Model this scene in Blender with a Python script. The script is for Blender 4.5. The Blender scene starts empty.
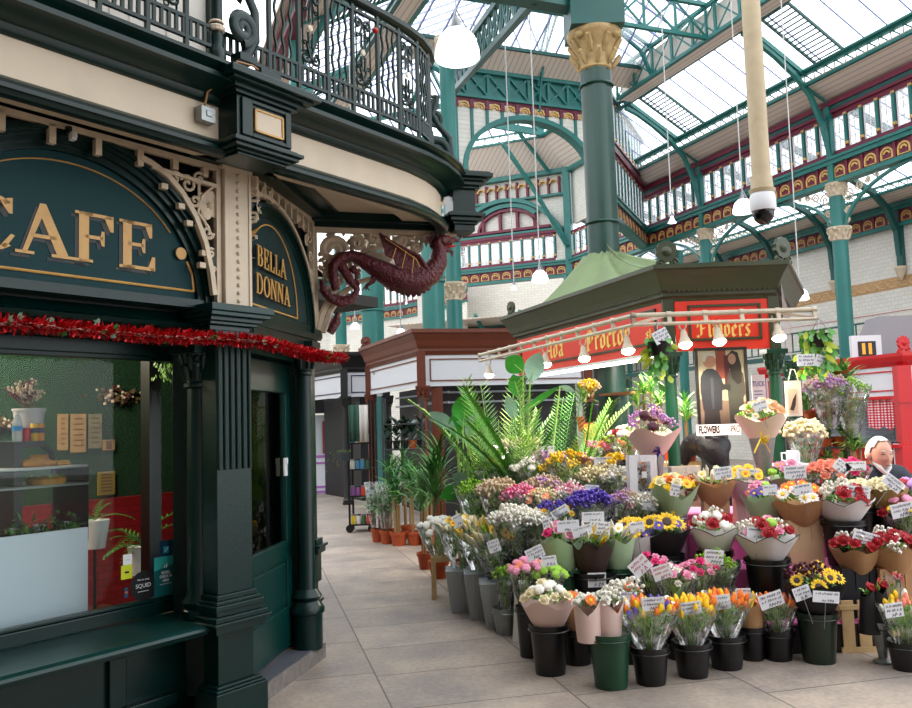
import bpy, bmesh, math, random
from math import sin, cos, pi, radians, atan2, sqrt, degrees
from mathutils import Vector as V, Matrix as MX
SC=bpy.context.scene; COL=SC.collection
# ---------------- camera model ----------------
FL=850.; CX,CY=456.,354.; EYE=1.6; RHO=.031; PIT=math.atan(69/850)
_f=V((0,cos(PIT),sin(PIT))); _u=V((0,-sin(PIT),cos(PIT))); _r=V((1,0,0))
RC=_r*cos(RHO)-_u*sin(RHO); UC=_u*cos(RHO)+_r*sin(RHO); EP=V((0,0,EYE))
def ray(x,y): return _f+RC*((x-CX)/FL)+UC*((CY-y)/FL)
def PY(x,y,d): q=ray(x,y); return EP+q*(d/q.y)
def PZ(x,y,z=0.): q=ray(x,y); return EP+q*((z-EYE)/q.z)
cam=bpy.data.cameras.new('camera'); co=bpy.data.objects.new('camera',cam); COL.objects.link(co)
cam.sensor_width=36; cam.lens=36*FL/912; cam.clip_end=300; cam.clip_start=.05
co.matrix_world=MX.Translation(EP)@MX((RC,UC,-_f)).transposed().to_4x4(); SC.camera=co
class Fr:
    """local frame: x runs along azimuth az (degrees from +Y), -y faces outwards, z up"""
    def __init__(s,o,az):
        a=radians(az); s.o=V((o[0],o[1],o[2] if len(o)>2 else 0.))
        s.x=V((sin(a),cos(a),0)); s.y=V((-cos(a),sin(a),0)); s.az=az
        s.M=MX.Translation(s.o)@MX((s.x,s.y,V((0,0,1)))).transposed().to_4x4()
    def at(s,px,py,y=0):
        q=ray(px,py); k=((s.o+s.y*y-EP).dot(s.y))/q.dot(s.y); d=EP+q*k-s.o; return (d.dot(s.x),d.z)
    def loc(s,p): d=V(p)-s.o; return V((d.dot(s.x),d.dot(s.y),d.z))
    def w(s,x,y,z=0): return s.M@V((x,y,z))
def L2(h): return tuple((int(h[i:i+2],16)/255)**2.2 for i in (0,2,4))
# ---------------- mesh builder ----------------
I4=MX.Identity(4)
class MB:
    def __init__(s,T=I4): s.v=[]; s.f=[]; s.m=[]; s.T=T; s.mi=0
    def add(s,vs,fs,M=None):
        T=s.T@M if M is not None else s.T; b=len(s.v)
        s.v+= [T@V(p) for p in vs]; s.f+=[[b+i for i in f] for f in fs]; s.m+=[s.mi]*len(fs); return s
    def box(s,x0,x1,y0,y1,z0,z1,M=None):
        vs=[(x,y,z) for x in (x0,x1) for y in (y0,y1) for z in (z0,z1)]
        return s.add(vs,[(0,1,3,2),(4,6,7,5),(0,4,5,1),(2,3,7,6),(0,2,6,4),(1,5,7,3)],M)
    def frust(s,z0,w0,d0,z1,w1,d1,M=None):
        vs=[(a*w0/2,b*d0/2,z0) for a,b in((-1,-1),(1,-1),(1,1),(-1,1))]+[(a*w1/2,b*d1/2,z1) for a,b in((-1,-1),(1,-1),(1,1),(-1,1))]
        return s.add(vs,[(3,2,1,0),(4,5,6,7)]+[(i,(i+1)%4,(i+1)%4+4,i+4) for i in range(4)],M)
    def prism(s,poly,y0,y1,M=None):
        n=len(poly); vs=[(p[0],y0,p[1]) for p in poly]+[(p[0],y1,p[1]) for p in poly]
        return s.add(vs,[list(range(n)),list(range(2*n-1,n-1,-1))]+[(i+n,(i+1)%n+n,(i+1)%n,i) for i in range(n)],M)
    def ring(s,outer,inner,y0,y1,closed=True):
        n=len(outer); k=n if closed else n-1
        vs=[(p[0],y,p[1]) for y in (y0,y1) for p in list(outer)+list(inner)]
        fs=[]
        for i in range(k):
            j=(i+1)%n
            fs+=[(i,j,n+j,n+i),(2*n+i,3*n+i,3*n+j,2*n+j),(i,2*n+i,2*n+j,j),(n+i,n+j,3*n+j,3*n+i)]
        if not closed: fs+=[(0,n,3*n,2*n),(n-1,3*n-1,4*n-1,2*n-1)]
        return s.add(vs,fs)
    def tube(s,pts,r,n=8,closed=False,cap=True,M=None,flat=1.):
        pts=[V(p) for p in pts]; N=len(pts); rr=r if isinstance(r,(list,tuple)) else [r]*N
        vs=[]; fs=[]; up=None
        for i,p in enumerate(pts):
            a=pts[(i-1)%N] if (closed or i>0) else p; b=pts[(i+1)%N] if (closed or i<N-1) else p
            t=(b-a); t=t.normalized() if t.length>1e-9 else V((0,0,1))
            if up is None: up=V((0,0,1)) if abs(t.z)<.9 else V((1,0,0))
            e=t.cross(up); e=e.normalized() if e.length>1e-6 else V((1,0,0)); g=e.cross(t).normalized(); up=g
            for k in range(n):
                an=2*pi*k/n; vs.append(p+e*(cos(an)*rr[i])+g*(sin(an)*rr[i]*flat))
        for i in range(N if closed else N-1):
            j=(i+1)%N
            for k in range(n):
                l=(k+1)%n; fs.append((i*n+k,i*n+l,j*n+l,j*n+k))
        if cap and not closed: fs+=[list(range(n-1,-1,-1)),list(range((N-1)*n,N*n))]
        return s.add(vs,fs,M)
    def bar(s,a,b,w=.02,d=None,up=(0,0,1)):
        a=V(a);b=V(b);t=(b-a).normalized();d=d or w; upv=V(up)
        if abs(t.dot(upv))>.98: upv=V((1,0,0))
        e=t.cross(upv).normalized();g=e.cross(t)
        vs=[p+e*(i*w/2)+g*(j*d/2) for p in (a,b) for i,j in((-1,-1),(1,-1),(1,1),(-1,1))]
        return s.add(vs,[(3,2,1,0),(4,5,6,7)]+[(i,(i+1)%4,(i+1)%4+4,i+4) for i in range(4)])
    def lathe(s,prof,c=(0,0,0),n=16,a0=0,a1=2*pi,M=None,wob=None,cap=False):
        full=abs(a1-a0-2*pi)<1e-6; k=n if full else n+1; vs=[];fs=[]
        for (r,z) in prof:
            for i in range(k):
                a=a0+(a1-a0)*i/n; q=r*(wob(a,z) if wob else 1); vs.append((c[0]+q*cos(a),c[1]+q*sin(a),c[2]+z))
        for j in range(len(prof)-1):
            for i in range(n):
                l=(i+1)%k; fs.append((j*k+i,j*k+l,(j+1)*k+l,(j+1)*k+i))
        if cap: fs+=[list(range(k-1,-1,-1)),list(range((len(prof)-1)*k,len(prof)*k))]
        return s.add(vs,fs,M)
    def ball(s,c,r,n=10,sz=(1,1,1),M=None):
        m=max(4,n//2+1); return s.lathe([(r*sin(pi*j/m)*1.0+1e-5,-r*cos(pi*j/m)*sz[2]) for j in range(m+1)],c,n,M=M)
    def sweep(s,path,prof,closed=False,side=1):
        """profile (out,z) swept along a plan path; out is to the right of travel when side=1"""
        N=len(path); P=[V((p[0],p[1])) for p in path]; K=len(prof); vs=[];fs=[]
        for i in range(N):
            a=P[i]-P[i-1] if (i>0 or closed) else P[1]-P[0]; b=P[(i+1)%N]-P[i] if (i<N-1 or closed) else P[-1]-P[-2]
            a.normalize(); b.normalize(); na=V((a.y,-a.x)); nb=V((b.y,-b.x)); m=(na+nb); m=m/max(.2,m.length_squared)*2*side
            for o,z in prof: q=P[i]+m*o; vs.append((q.x,q.y,z))
        for i in range(N if closed else N-1):
            j=(i+1)%N
            for k in range(K-1): fs.append((i*K+k,j*K+k,j*K+k+1,i*K+k+1))
        if not closed: fs+=[list(range(K)),list(range(N*K-1,(N-1)*K-1,-1))]
        return s.add(vs,fs)
    def quad(s,a,b,c,d): return s.add([a,b,c,d],[(0,1,2,3)])
    def leaf(s,a,b,w,bend=0.,up=(0,0,1),n=3):
        """pointed leaf with a bent midrib from a to b"""
        a=V(a);b=V(b);t=b-a;u=V(up);e=t.cross(u); e=e.normalized()*w if e.length>1e-6 else V((w,0,0)); g=e.cross(t).normalized()
        vs=[a];fs=[]
        for i in range(1,n):
            k=i/n; p=a+t*k+g*(bend*t.length*sin(pi*k)); q=sin(pi*k)**.8; vs+=[p-e*q,p+e*q]
        vs.append(b); L=len(vs)-1
        fs.append((0,1,2))
        for i in range(n-2): j=1+2*i; fs.append((j,j+2,j+3,j+1))
        fs.append((L-2,L,L-1)); return s.add(vs,fs)
    def build(s,name,mats,parent=None,smooth=False,bevel=0,solid=0,loc=None):
        if loc is None: loc=V((0,0,0))
        if parent is not None and parent.get('_w') is not None: loc=V(parent['_w'])
        me=bpy.data.meshes.new(name); me.from_pydata([tuple(p-loc) for p in s.v],[],s.f)
        if not isinstance(mats,(list,tuple)): mats=[mats]
        for m in mats: me.materials.append(m)
        if len(mats)>1: me.polygons.foreach_set('material_index',s.m)
        bm=bmesh.new(); bm.from_mesh(me); bmesh.ops.recalc_face_normals(bm,faces=bm.faces); bm.to_mesh(me); bm.free()
        o=bpy.data.objects.new(name,me); COL.objects.link(o)
        if smooth: 
            me.polygons.foreach_set('use_smooth',[True]*len(me.polygons))
            try: me.set_sharp_from_angle(angle=radians(45))
            except Exception: pass
        if parent is not None: o.parent=parent
        else: o.location=loc
        if parent is not None and '_w' in parent: o['_w']=parent['_w']
        if bevel: b=o.modifiers.new('b','BEVEL'); b.width=bevel; b.segments=2; b.limit_method='ANGLE'
        if solid: b=o.modifiers.new('s','SOLIDIFY'); b.thickness=solid; b.offset=0
        return o
def thing(name,label,cat,loc=(0,0,0),group=None,world=True):
    """Empty at the thing's base; with world=True parts are given in world coordinates"""
    o=bpy.data.objects.new(name,None); COL.objects.link(o); o.location=loc; o.empty_display_size=.1
    o['label']=label; o['category']=cat
    if group: o['group']=group
    o['_w']=tuple(loc) if world else (0,0,0)
    return o
def tag(o,label,cat,group=None,kind=None):
    if label: o['label']=label
    if cat: o['category']=cat
    if group: o['group']=group
    if kind: o['kind']=kind
    return o
def struct(o): o['kind']='structure'; return o
def copy_tree(o,parent=None):
    c=o.copy(); COL.objects.link(c)
    if parent is not None: c.parent=parent
    for ch in [x for x in KIDS.get(o.name,[])]: copy_tree(ch,c)
    return c
KIDS={}
def index_kids():
    KIDS.clear()
    for o in bpy.data.objects:
        if o.parent: KIDS.setdefault(o.parent.name,[]).append(o)
def place(proto,loc,rz=0,label=None,group=None,cat=None,sc=None):
    """first use moves the prototype itself, later uses copy it"""
    if proto.get('_used'): c=copy_tree(proto)
    else: c=proto; proto['_used']=1
    c.location=loc; c.rotation_euler=(0,0,rz)
    if sc: c.scale=sc if isinstance(sc,(tuple,list)) else (sc,sc,sc)
    if label: c['label']=label
    if group: c['group']=group
    if cat: c['category']=cat
    return c
# ---------------- materials ----------------
MATS={}
def mat(name,col,rough=.5,metal=0,n=0,ns=8,bump=0,bs=40,alpha=1,emit=0,spec=.5,trans=0,coat=0,ecol=None,sss=0):
    if name in MATS: return MATS[name]
    if isinstance(col,str): col=L2(col)
    m=bpy.data.materials.new(name); m.use_nodes=True; t=m.node_tree; b=t.nodes['Principled BSDF']
    b.inputs['Base Color'].default_value=(*col,1); b.inputs['Roughness'].default_value=rough; b.inputs['Metallic'].default_value=metal
    b.inputs['Specular IOR Level'].default_value=spec
    if alpha<1: b.inputs['Alpha'].default_value=alpha
    if trans: b.inputs['Transmission Weight'].default_value=trans
    if coat: b.inputs['Coat Weight'].default_value=coat; b.inputs['Coat Roughness'].default_value=.15
    if emit: b.inputs['Emission Color'].default_value=(*(ecol or col),1); b.inputs['Emission Strength'].default_value=emit
    if n or bump: tc=t.nodes.new('ShaderNodeTexCoord')
    if n:
        no=t.nodes.new('ShaderNodeTexNoise'); no.inputs['Scale'].default_value=ns; no.inputs['Detail'].default_value=5
        t.links.new(tc.outputs['Object'],no.inputs['Vector'])
        mr=t.nodes.new('ShaderNodeMapRange'); mr.inputs[1].default_value=.3; mr.inputs[2].default_value=.7; mr.inputs[3].default_value=1-n; mr.inputs[4].default_value=1+n
        t.links.new(no.outputs[0],mr.inputs[0])
        mx=t.nodes.new('ShaderNodeVectorMath'); mx.operation='SCALE'; mx.inputs[0].default_value=col
        t.links.new(mr.outputs[0],mx.inputs['Scale']); t.links.new(mx.outputs[0],b.inputs['Base Color'])
    if bump:
        n2=t.nodes.new('ShaderNodeTexNoise'); n2.inputs['Scale'].default_value=bs; n2.inputs['Detail'].default_value=4
        t.links.new(tc.outputs['Object'],n2.inputs['Vector']); bp=t.nodes.new('ShaderNodeBump'); bp.inputs['Strength'].default_value=bump; bp.inputs['Distance'].default_value=.02
        t.links.new(n2.outputs[0],bp.inputs['Height']); t.links.new(bp.outputs[0],b.inputs['Normal'])
    MATS[name]=m; return m
def glassmat(name,tint=(1,1,1),refl=1.45,rough=.0,tw=1.):
    if name in MATS: return MATS[name]
    m=bpy.data.materials.new(name); m.use_nodes=True; t=m.node_tree; t.nodes.clear()
    o=t.nodes.new('ShaderNodeOutputMaterial'); tr=t.nodes.new('ShaderNodeBsdfTransparent'); gl=t.nodes.new('ShaderNodeBsdfGlossy')
    fr=t.nodes.new('ShaderNodeFresnel'); mx=t.nodes.new('ShaderNodeMixShader'); fr.inputs[0].default_value=refl
    tr.inputs[0].default_value=(*tint,1); gl.inputs['Roughness'].default_value=rough
    t.links.new(fr.outputs[0],mx.inputs[0]); t.links.new(tr.outputs[0],mx.inputs[1]); t.links.new(gl.outputs[0],mx.inputs[2]); t.links.new(mx.outputs[0],o.inputs[0])
    MATS[name]=m; return m
GREEN=mat('dark_green_paint','032724',.3,n=.12,ns=3,bump=.05,bs=60,spec=.35)
GREEN2=mat('mid_green_paint','06312e',.3,n=.1,ns=4,spec=.4)
CREAM=mat('cream_paint','cdbfa8',.55,n=.06,ns=5)
CREAMD=mat('cream_cast_iron','cdbda4',.6,n=.1,ns=12,bump=.15,bs=50)
GOLD=mat('gold_lettering','c79a56',.45,n=.1,ns=10)
BLACK=mat('black_plastic','0b0c0f',.4)
WHITE=mat('white_paint','d8dade',.5,n=.03,ns=4)
GREY=mat('grey_metal','8f9492',.35,metal=.6)
DARK=mat('near_black','0a0c0c',.6)
WALLW=mat('boarded_wall','cfcbc2',.6,n=.05)
# ---------------- lettering ----------------
def arcp(cx,cz,rx,rz,a0,a1,n=14): return [(cx+rx*cos(radians(a0+(a1-a0)*i/n)),cz+rz*sin(radians(a0+(a1-a0)*i/n))) for i in range(n+1)]
def rect(x0,z0,x1,z1): return [(x0,z0),(x1,z0),(x1,z1),(x0,z1)]
def glyph(ch):
    """serif capitals in a unit-high box -> (width, polygons)"""
    S=.055
    def stem(x,w=.17,z0=0,z1=1): return [rect(x,z0,x+w,z1),rect(x-.07,z0,x+w+.07,z0+S),rect(x-.07,z1-S,x+w+.07,z1)]
    def bow(x,zc,rz,rx,t=.17): o=arcp(x,zc,rx,rz,-90,90); i=arcp(x,zc,rx-t,rz-.06,90,-90); return [o+i]
    if ch=='A': return .95,[[(.40,1),(.50,1),(.90,.03),(.70,.03),(.43,.72),(.19,.03),(.11,.03)],rect(.25,.33,.68,.40),rect(0,0,.31,S),rect(.60,0,1.0,S)]
    if ch=='E': return .80,stem(.10)+[rect(.2,0,.72,.07),rect(.2,.93,.68,1),rect(.2,.48,.52,.55),[(.74,.30),(.68,.30),(.60,.07),(.66,0),(.74,0)],[(.68,.70),(.62,.70),(.54,.93),(.6,1),(.68,1)],[(.54,.36),(.49,.36),(.46,.5),(.49,.66),(.54,.66)]]
    if ch=='F': return .76,stem(.10)+[rect(.2,.93,.68,1),rect(.2,.48,.52,.55),[(.70,.68),(.64,.68),(.54,.93),(.6,1),(.70,1)],[(.54,.36),(.49,.36),(.46,.5),(.49,.66),(.54,.66)]]
    if ch=='L': return .74,stem(.10)+[rect(.2,0,.66,.07),[(.70,.32),(.64,.32),(.54,.07),(.6,0),(.70,0)]]
    if ch=='B': return .82,stem(.10)+[rect(.2,0,.42,.06),rect(.2,.94,.4,1),rect(.2,.49,.42,.55)]+bow(.40,.745,.255,.30)+bow(.42,.275,.275,.34)
    if ch=='D': return .90,stem(.10)+[rect(.2,0,.42,.06),rect(.2,.94,.42,1)]+bow(.40,.5,.5,.46)
    if ch=='O': return .92,[arcp(.46,.5,.45,.51,90,450,28)[:-1]+[arcp(.46,.5,.45,.51,90,450,28)[0]]+arcp(.46,.5,.27,.45,450,90,28)]
    if ch=='N': return .95,[rect(.10,0,.19,1),rect(.72,0,.81,1),[(.10,1),(.30,1),(.81,.06),(.81,-.02),(.70,-.02),(.13,.9)],rect(0,0,.29,S),rect(.62,1-S,.91,1),rect(0,1-S,.25,1)]
    if ch=='C':
        o=arcp(.48,.5,.47,.52,50,310,24); i=arcp(.50,.5,.30,.46,310,50,24)
        return .86,[o+i,[(.80,.70),(.74,.70),(.62,.90),(.72,.98),(.80,1)],[(.84,.30),(.70,.05),(.62,.08),(.78,.32)]]
    return .4,[]
def word(mb,s,x,z,h,w=None,y0=0,y1=-.01,sp=.06,slant=0):
    tot=sum(glyph(c)[0]+sp for c in s)-sp; k=(w/tot) if w else h
    for c in s:
        wd,ps=glyph(c)
        for p in ps: mb.prism([(x+q[0]*k,z+q[1]*h+slant*(x+q[0]*k)) for q in p],y0,y1)
        x+=(wd+sp)*k
def nib(mb,strokes,x,z,h,k,y0,y1,ang=40,t=.09):
    nx,nz=cos(radians(ang))*t*k,sin(radians(ang))*t*h
    for st in strokes:
        for a,b in zip(st,st[1:]):
            A=(x+a[0]*k,z+a[1]*h);B=(x+b[0]*k,z+b[1]*h)
            if (B[0]-A[0])*nz-(B[1]-A[1])*nx<0: A,B=B,A
            mb.prism([(A[0]-nx,A[1]-nz),(A[0]+nx,A[1]+nz),(B[0]+nx,B[1]+nz),(B[0]-nx,B[1]-nz)],y0,y1)
BL={'a':(.5,[[(.08,.62),(.2,.7),(.36,.6),(.36,.1),(.46,.02)],[(.36,.4),(.1,.3),(.1,.1),(.2,0),(.36,.1)]]),
'c':(.42,[[(.36,.62),(.24,.7),(.1,.58),(.1,.12),(.22,0),(.38,.1)]]),
'd':(.5,[[(.06,.98),(.38,.6),(.38,.12),(.24,0),(.1,.12),(.1,.56),(.24,.68)]]),
'e':(.42,[[(.1,.34),(.36,.5),(.24,.7),(.1,.58),(.1,.12),(.22,0),(.38,.1)]]),
'l':(.26,[[(.12,1.02),(.12,.1),(.22,.0)]]),
'o':(.48,[[(.24,.7),(.1,.56),(.1,.12),(.24,0),(.38,.12),(.38,.56),(.24,.7)]]),
'r':(.4,[[(.04,.62),(.12,.66),(.12,.08),(.2,0)],[(.12,.56),(.26,.7),(.36,.6)]]),
's':(.42,[[(.36,.62),(.22,.7),(.1,.54),(.34,.2),(.22,0),(.06,.1)]]),
't':(.34,[[(.12,.95),(.12,.1),(.22,0),(.32,.1)],[(.0,.66),(.3,.66)]]),
'w':(.72,[[(.06,.74),(.1,.6),(.1,.12),(.22,0),(.36,.14),(.36,.66)],[(.36,.14),(.48,0),(.62,.14),(.62,.56),(.5,.72)]]),
'A':(.72,[[(.1,.8),(.3,1),(.56,.9),(.56,.1),(.68,0)],[(.3,1),(.16,.5),(.06,.1),(.2,0)],[(.16,.44),(.56,.44)]]),
'F':(.66,[[(.12,.84),(.28,1),(.46,.9),(.62,1)],[(.26,.96),(.26,.12),(.1,0),(-.02,.1)],[(.26,.5),(.52,.54)],[(.08,.9),(.02,.6)]]),
'P':(.72,[[(.18,1),(.18,.0)],[(.04,.86),(.18,1),(.4,1),(.58,.84),(.58,.5),(.4,.38),(.2,.42)],[(.34,.95),(.34,.42)],[(.04,.0),(.3,.0)]]),
'S':(.5,[[(.44,.9),(.28,1),(.1,.86),(.12,.6),(.4,.4),(.4,.12),(.24,0),(.06,.1)]]),' ':(.4,[])}
def blackletter(mb,s,x,z,h,w,y0,y1):
    tot=sum(BL[c][0]+.05 for c in s); k=w/tot
    for c in s:
        wd,st=BL[c]; nib(mb,st,x,z,h,k,y0,y1); x+=(wd+.05)*k
def txt(s,M,size,m,parent=None,name='lettering',ext=.0008,align='CENTER',sx=1.,sh=0,bold=0):
    """text converted to a mesh, lying in the local XZ plane of M"""
    cu=bpy.data.curves.new('t','FONT'); cu.body=s; cu.size=size; cu.extrude=ext; cu.align_x=align; cu.align_y='CENTER'; cu.resolution_u=3; cu.shear=sh; cu.offset=bold
    o=bpy.data.objects.new('t',cu); COL.objects.link(o); bpy.context.view_layer.update()
    me=bpy.data.meshes.new_from_object(o.evaluated_get(bpy.context.evaluated_depsgraph_get())); bpy.data.objects.remove(o)
    me.transform(MX.Translation(-V(parent['_w'])) @ M @ MX.Rotation(pi/2,4,'X') @ MX.Diagonal((sx,1,1,1))) if parent is not None else me.transform(M@MX.Rotation(pi/2,4,'X')@MX.Diagonal((sx,1,1,1)))
    me.materials.clear(); me.materials.append(m); o=bpy.data.objects.new(name,me); COL.objects.link(o)
    if parent is not None: o.parent=parent; o['_w']=parent['_w']
    return o
def spiral(cx,cz,r0,turns,a0,n=28,s=1,r1=.15): 
    return [(cx+(r0*(1-(1-r1)*i/n))*cos(a0+s*2*pi*turns*i/n),0,cz+(r0*(1-(1-r1)*i/n))*sin(a0+s*2*pi*turns*i/n)) for i in range(n+1)]
R=random.Random(7)
# ================= CAFE BUILDING =================
CO=PZ(262,712); C=Fr(CO,36.1)                      # facade frame, origin at the corner pier
cafe=thing('cafe_building','dark green Victorian cafe shopfront with gold lettered arched signs, left side','shop',CO)
B=Fr(CO,6.8)
P1=C.loc(PZ(320,655)); PX,PYY=P1.x,P1.y
def part(mb,name,m,par=None,**k): return mb.build(name,m,par or cafe,**k)
XL=-3.2
# stall riser, sill, window frame
m=MB(C.M); m.box(XL,-.12,.34,.44,.0,.5); m.box(XL,-.36,.28,.36,.1,.16); m.box(XL,-.36,.3,.36,.42,.5)
for i in range(4): m.box(-3.0+i*.75,-2.9+i*.75,.31,.35,.16,.42)
part(m,'stall_riser',GREEN,bevel=.006)
m=MB(C.M); m.box(XL,-.36,.36,.46,0,.1); part(m,'plinth_stone',mat('grey_stone','6f6a66',.8,n=.2,ns=20,bump=.3))
m=MB(C.M); m.prism([(0,0)],0,0) if 0 else None
m.sweep([(XL,0),(-.05,0)],[(-.46,.5),(-.03,.5),(-.02,.515),(.0,.52),(.012,.532),(.0,.545),(-.02,.557),(-.46,.562)]); part(m,'window_sill',GREEN2)
zs,zt=.562,C.at(80,357,.5)[1]; zb=C.at(80,613,.5)[1]; xr=C.at(180,400,.5)[0]
m=MB(C.M)
m.box(XL,xr+.1,.46,.56,zs,zb-.02); m.box(XL,xr+.1,.46,.56,zt+.02,zt+.10); m.box(xr+.02,xr+.12,.46,.56,zs,zt+.1)
m.prism([(XL,zb-.02),(xr+.02,zb-.02),(xr,zb+.0),(XL,zb+.0)],.47,.53); m.box(xr,xr+.03,.475,.53,zb,zt); m.box(XL,xr+.03,.475,.53,zt-.005,zt+.03)
wf=part(m,'window_frame',GREEN,bevel=.006)
GL=glassmat('shop_glass',(.95,.98,.97),1.22)
m=MB(C.M); m.box(XL,xr+.01,.5,.506,zb-.01,zt+.02); part(m,'window_pane',GL)
# wall strip between window frame and pier, recessed panel
m=MB(C.M); m.box(xr+.1,.0,.42,.6,.4,2.25); m.box(-.3,.0,.1,.42,.4,2.25) if 0 else None; part(m,'facade_wall',GREEN)
# half column left of the corner pier
def column(M,x,y,r,z0,z1,cap=.22,n=20):
    m=MB(M); m.lathe([(r*1.5,z0),(r*1.5,z0+.05),(r*1.25,z0+.06),(r*1.4,z0+.09),(r*1.1,z0+.12),(r,z0+.14),(r*.9,z1-cap-.02),(r*1.15,z1-cap-.01),(r*1.15,z1-cap+.01),(r*.92,z1-cap+.02)],(x,y,0),n); 
    m.lathe([(r*.92,z1-cap+.02),(r*1.05,z1-cap+.08),(r*1.5,z1-.05),(r*1.55,z1-.04)],(x,y,0),n)
    for ring,(zz,k) in enumerate(((z1-cap+.03,1.0),(z1-cap+.09,1.15))):
        for i in range(8):
            a=2*pi*(i+ring*.5)/8; p=V((x+r*k*cos(a),y+r*k*sin(a),zz)); q=V((x+r*(k+.45)*cos(a),y+r*(k+.45)*sin(a),zz+.08)); m.tube([p,(p+q)/2+V((0,0,.025)),q,q+V((0,0,-.015))],[r*.2,r*.3,r*.22,r*.1],6)
    for i in range(4):
        a=pi/4+i*pi/2; m.ball((x+r*1.35*cos(a),y+r*1.35*sin(a),z1-.07),r*.3,8)
    m.box(x-r*1.6,x+r*1.6,y-r*1.6,y+r*1.6,z1-.04,z1); return m
xc=C.at(200,480,.2)[0]
part(column(C.M,xc,.2,.075,.56,2.08),'column',GREEN,smooth=True)
# corner pier
x0,x1=-.34,-.01
m=MB(C.M); 
def pier(m,x0,x1,y0,y1,prof):
    for (z0,z1,e) in prof: m.box(x0-e,x1+e,y0-e,y1,z0,z1)
pier(m,-.30,-.055,.0,.13,[(0,.19,.055),(.19,.205,.045),(.205,.22,.03),(.22,.5,.0),(.5,.545,.05),(.545,.562,.075),(.562,.59,.06),(.59,.62,.035),(.62,.65,.045),(.65,.67,.03),(.67,.70,.015),(.70,2.16,0.0),(2.1,2.16,.02)])
for i in range(6): m.tube([(-.285+i*.043,-.002,1.38),(-.285+i*.043,-.002,2.08)],.013,8)
part(m,'pier',GREEN,bevel=.004)
m=MB(C.M); 
for (z0,z1,e) in [(2.16,2.19,.0),(2.19,2.21,.03),(2.21,2.235,.05),(2.235,2.26,.085),(2.26,2.30,.10)]: m.box(-.34-e*.6,-.055+e,.0-e,.5,z0,z1)
part(m,'pier_cap',GREEN2,bevel=.004)
# riveted cream pilaster above
m=MB(C.M); m.box(-.235,-.04,0,.3,2.3,3.14); m.box(-.25,-.03,-.01,.3,3.10,3.14); m.box(-.235,-.215,-.008,.0,2.3,3.1); m.box(-.06,-.04,-.008,0,2.3,3.1)
for i in range(17): m.ball((-.137,-.004,2.34+i*.046),.013,8)
part(m,'cream_pilaster',CREAM,bevel=.003)
# fascia band between window and sign
m=MB(C.M); m.sweep([(XL,.2),(-.34,.2)],[(-.3,zt+.1),(-.1,zt+.1),(-.06,zt+.12),(-.08,zt+.15),(.02,zt+.17),(.06,2.18),(.08,2.2),(.03,2.22),(.0,2.27),(-.02,2.3),(-.3,2.3)]); part(m,'fascia_cornice',GREEN)
# arched sign
SG=.12; ac=C.at(68,130,.1)[0]; arcx=-1.1; AZ=2.31
def arch(r,rz,n=40,z=AZ): return arcp(arcx,z,r,rz,0,180,n)
rx,rz=.855,.81
m=MB(C.M); m.prism(arch(.79,.75),SG,SG+.04); sb=part(m,'sign_board',mat('sign_green','03363a',.55,n=.06,ns=3,spec=.2))
for a,b,y0,y1 in ((.885,.82,.05,.13),(.865,.84,.03,.06),(.83,.79,.07,.13),(.80,.755,.095,.13)):
    m=MB(C.M) if a==.885 else m; m.ring(arch(a,a-.07),arch(b,b-.065),y0,y1,False)
m.box(arcx-.86,arcx+.86,.04,.24,2.28,2.31); m.box(arcx-.8,arcx+.8,.08,.24,2.31,2.335)
part(m,'sign_moulding',GREEN,smooth=True)
m=MB(C.M); pts=[(x,SG-.004,z) for x,z in arcp(arcx,2.385,.70,.57,33,147,30)]; m.tube(pts,.0075,6,flat=.5)
for sx in (-1,1): m.tube([(arcx+sx*.695,SG-.004,2.55),(arcx+sx*.73,SG-.004,2.48),(arcx+sx*.74,SG-.004,2.385)],.0075,6)
m.tube([(arcx-.74,SG-.004,2.385),(arcx+.74,SG-.004,2.385)],.0075,6)
for sx in (-1,1): m.lathe([(0.0001,0),(.034,0),(.034,.012),(.0001,.012)],M=MX.Translation((arcx+sx*.648,SG-.01,2.587))@MX.Rotation(pi/2,4,'X'),n=20)
m.build('border_line',GOLD,sb)
m=MB(C.M)
lx=[('C',-1.62,.265),('A',-1.36,.28),('F',-1.075,.24),('E',-.83,.24)]
for ch,x,w in lx: word(m,ch,x,2.467,.255,w,SG-.0,SG-.006,sp=0)
m.build('lettering',GOLD,sb)
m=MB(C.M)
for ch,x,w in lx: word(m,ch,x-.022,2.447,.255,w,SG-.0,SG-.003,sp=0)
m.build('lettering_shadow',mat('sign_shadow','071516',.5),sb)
# cream pierced spandrel to the right of the arch
def lattice(m,y,x1,z0,z1,cx,rx,rz,xs):
    m.box(xs,x1,y,y+.03,z1-.03,z1); m.box(x1-.03,x1,y,y+.03,z0,z1)
    a=arcp(cx,AZ,rx+.115,rz+.115,0,90,20); b=arcp(cx,AZ,rx+.085,rz+.085,0,90,20)
    a=[(min(p[0],x1),min(p[1],z1)) for p in a]; b=[(min(p[0],x1),min(p[1],z1)) for p in b]; m.ring(a,b,y,y+.03,False)
    for i in range(7):
        an=radians(8+i*12); m.bar((cx+rx*cos(an),y+.015,AZ+rz*sin(an)),(cx+(rx+.1)*cos(an),y+.015,AZ+(rz+.1)*sin(an)),.028,.03,up=(0,1,0))
m=MB(C.M); y_=.02
def flower2d(m,cx,cz,r,y,n=6):
    for i in range(n):
        a=2*pi*i/n+.3; m.leaf((cx+r*.15*cos(a),y,cz+r*.15*sin(a)),(cx+r*cos(a),y,cz+r*sin(a)),r*.34,.1,up=(0,1,0),n=5)
    m.ball((cx,y,cz),r*.2,8)
m.box(XL,-.24,y_,.05,3.085,3.115); m.box(-.27,-.24,y_,.05,2.3,3.1)
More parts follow.
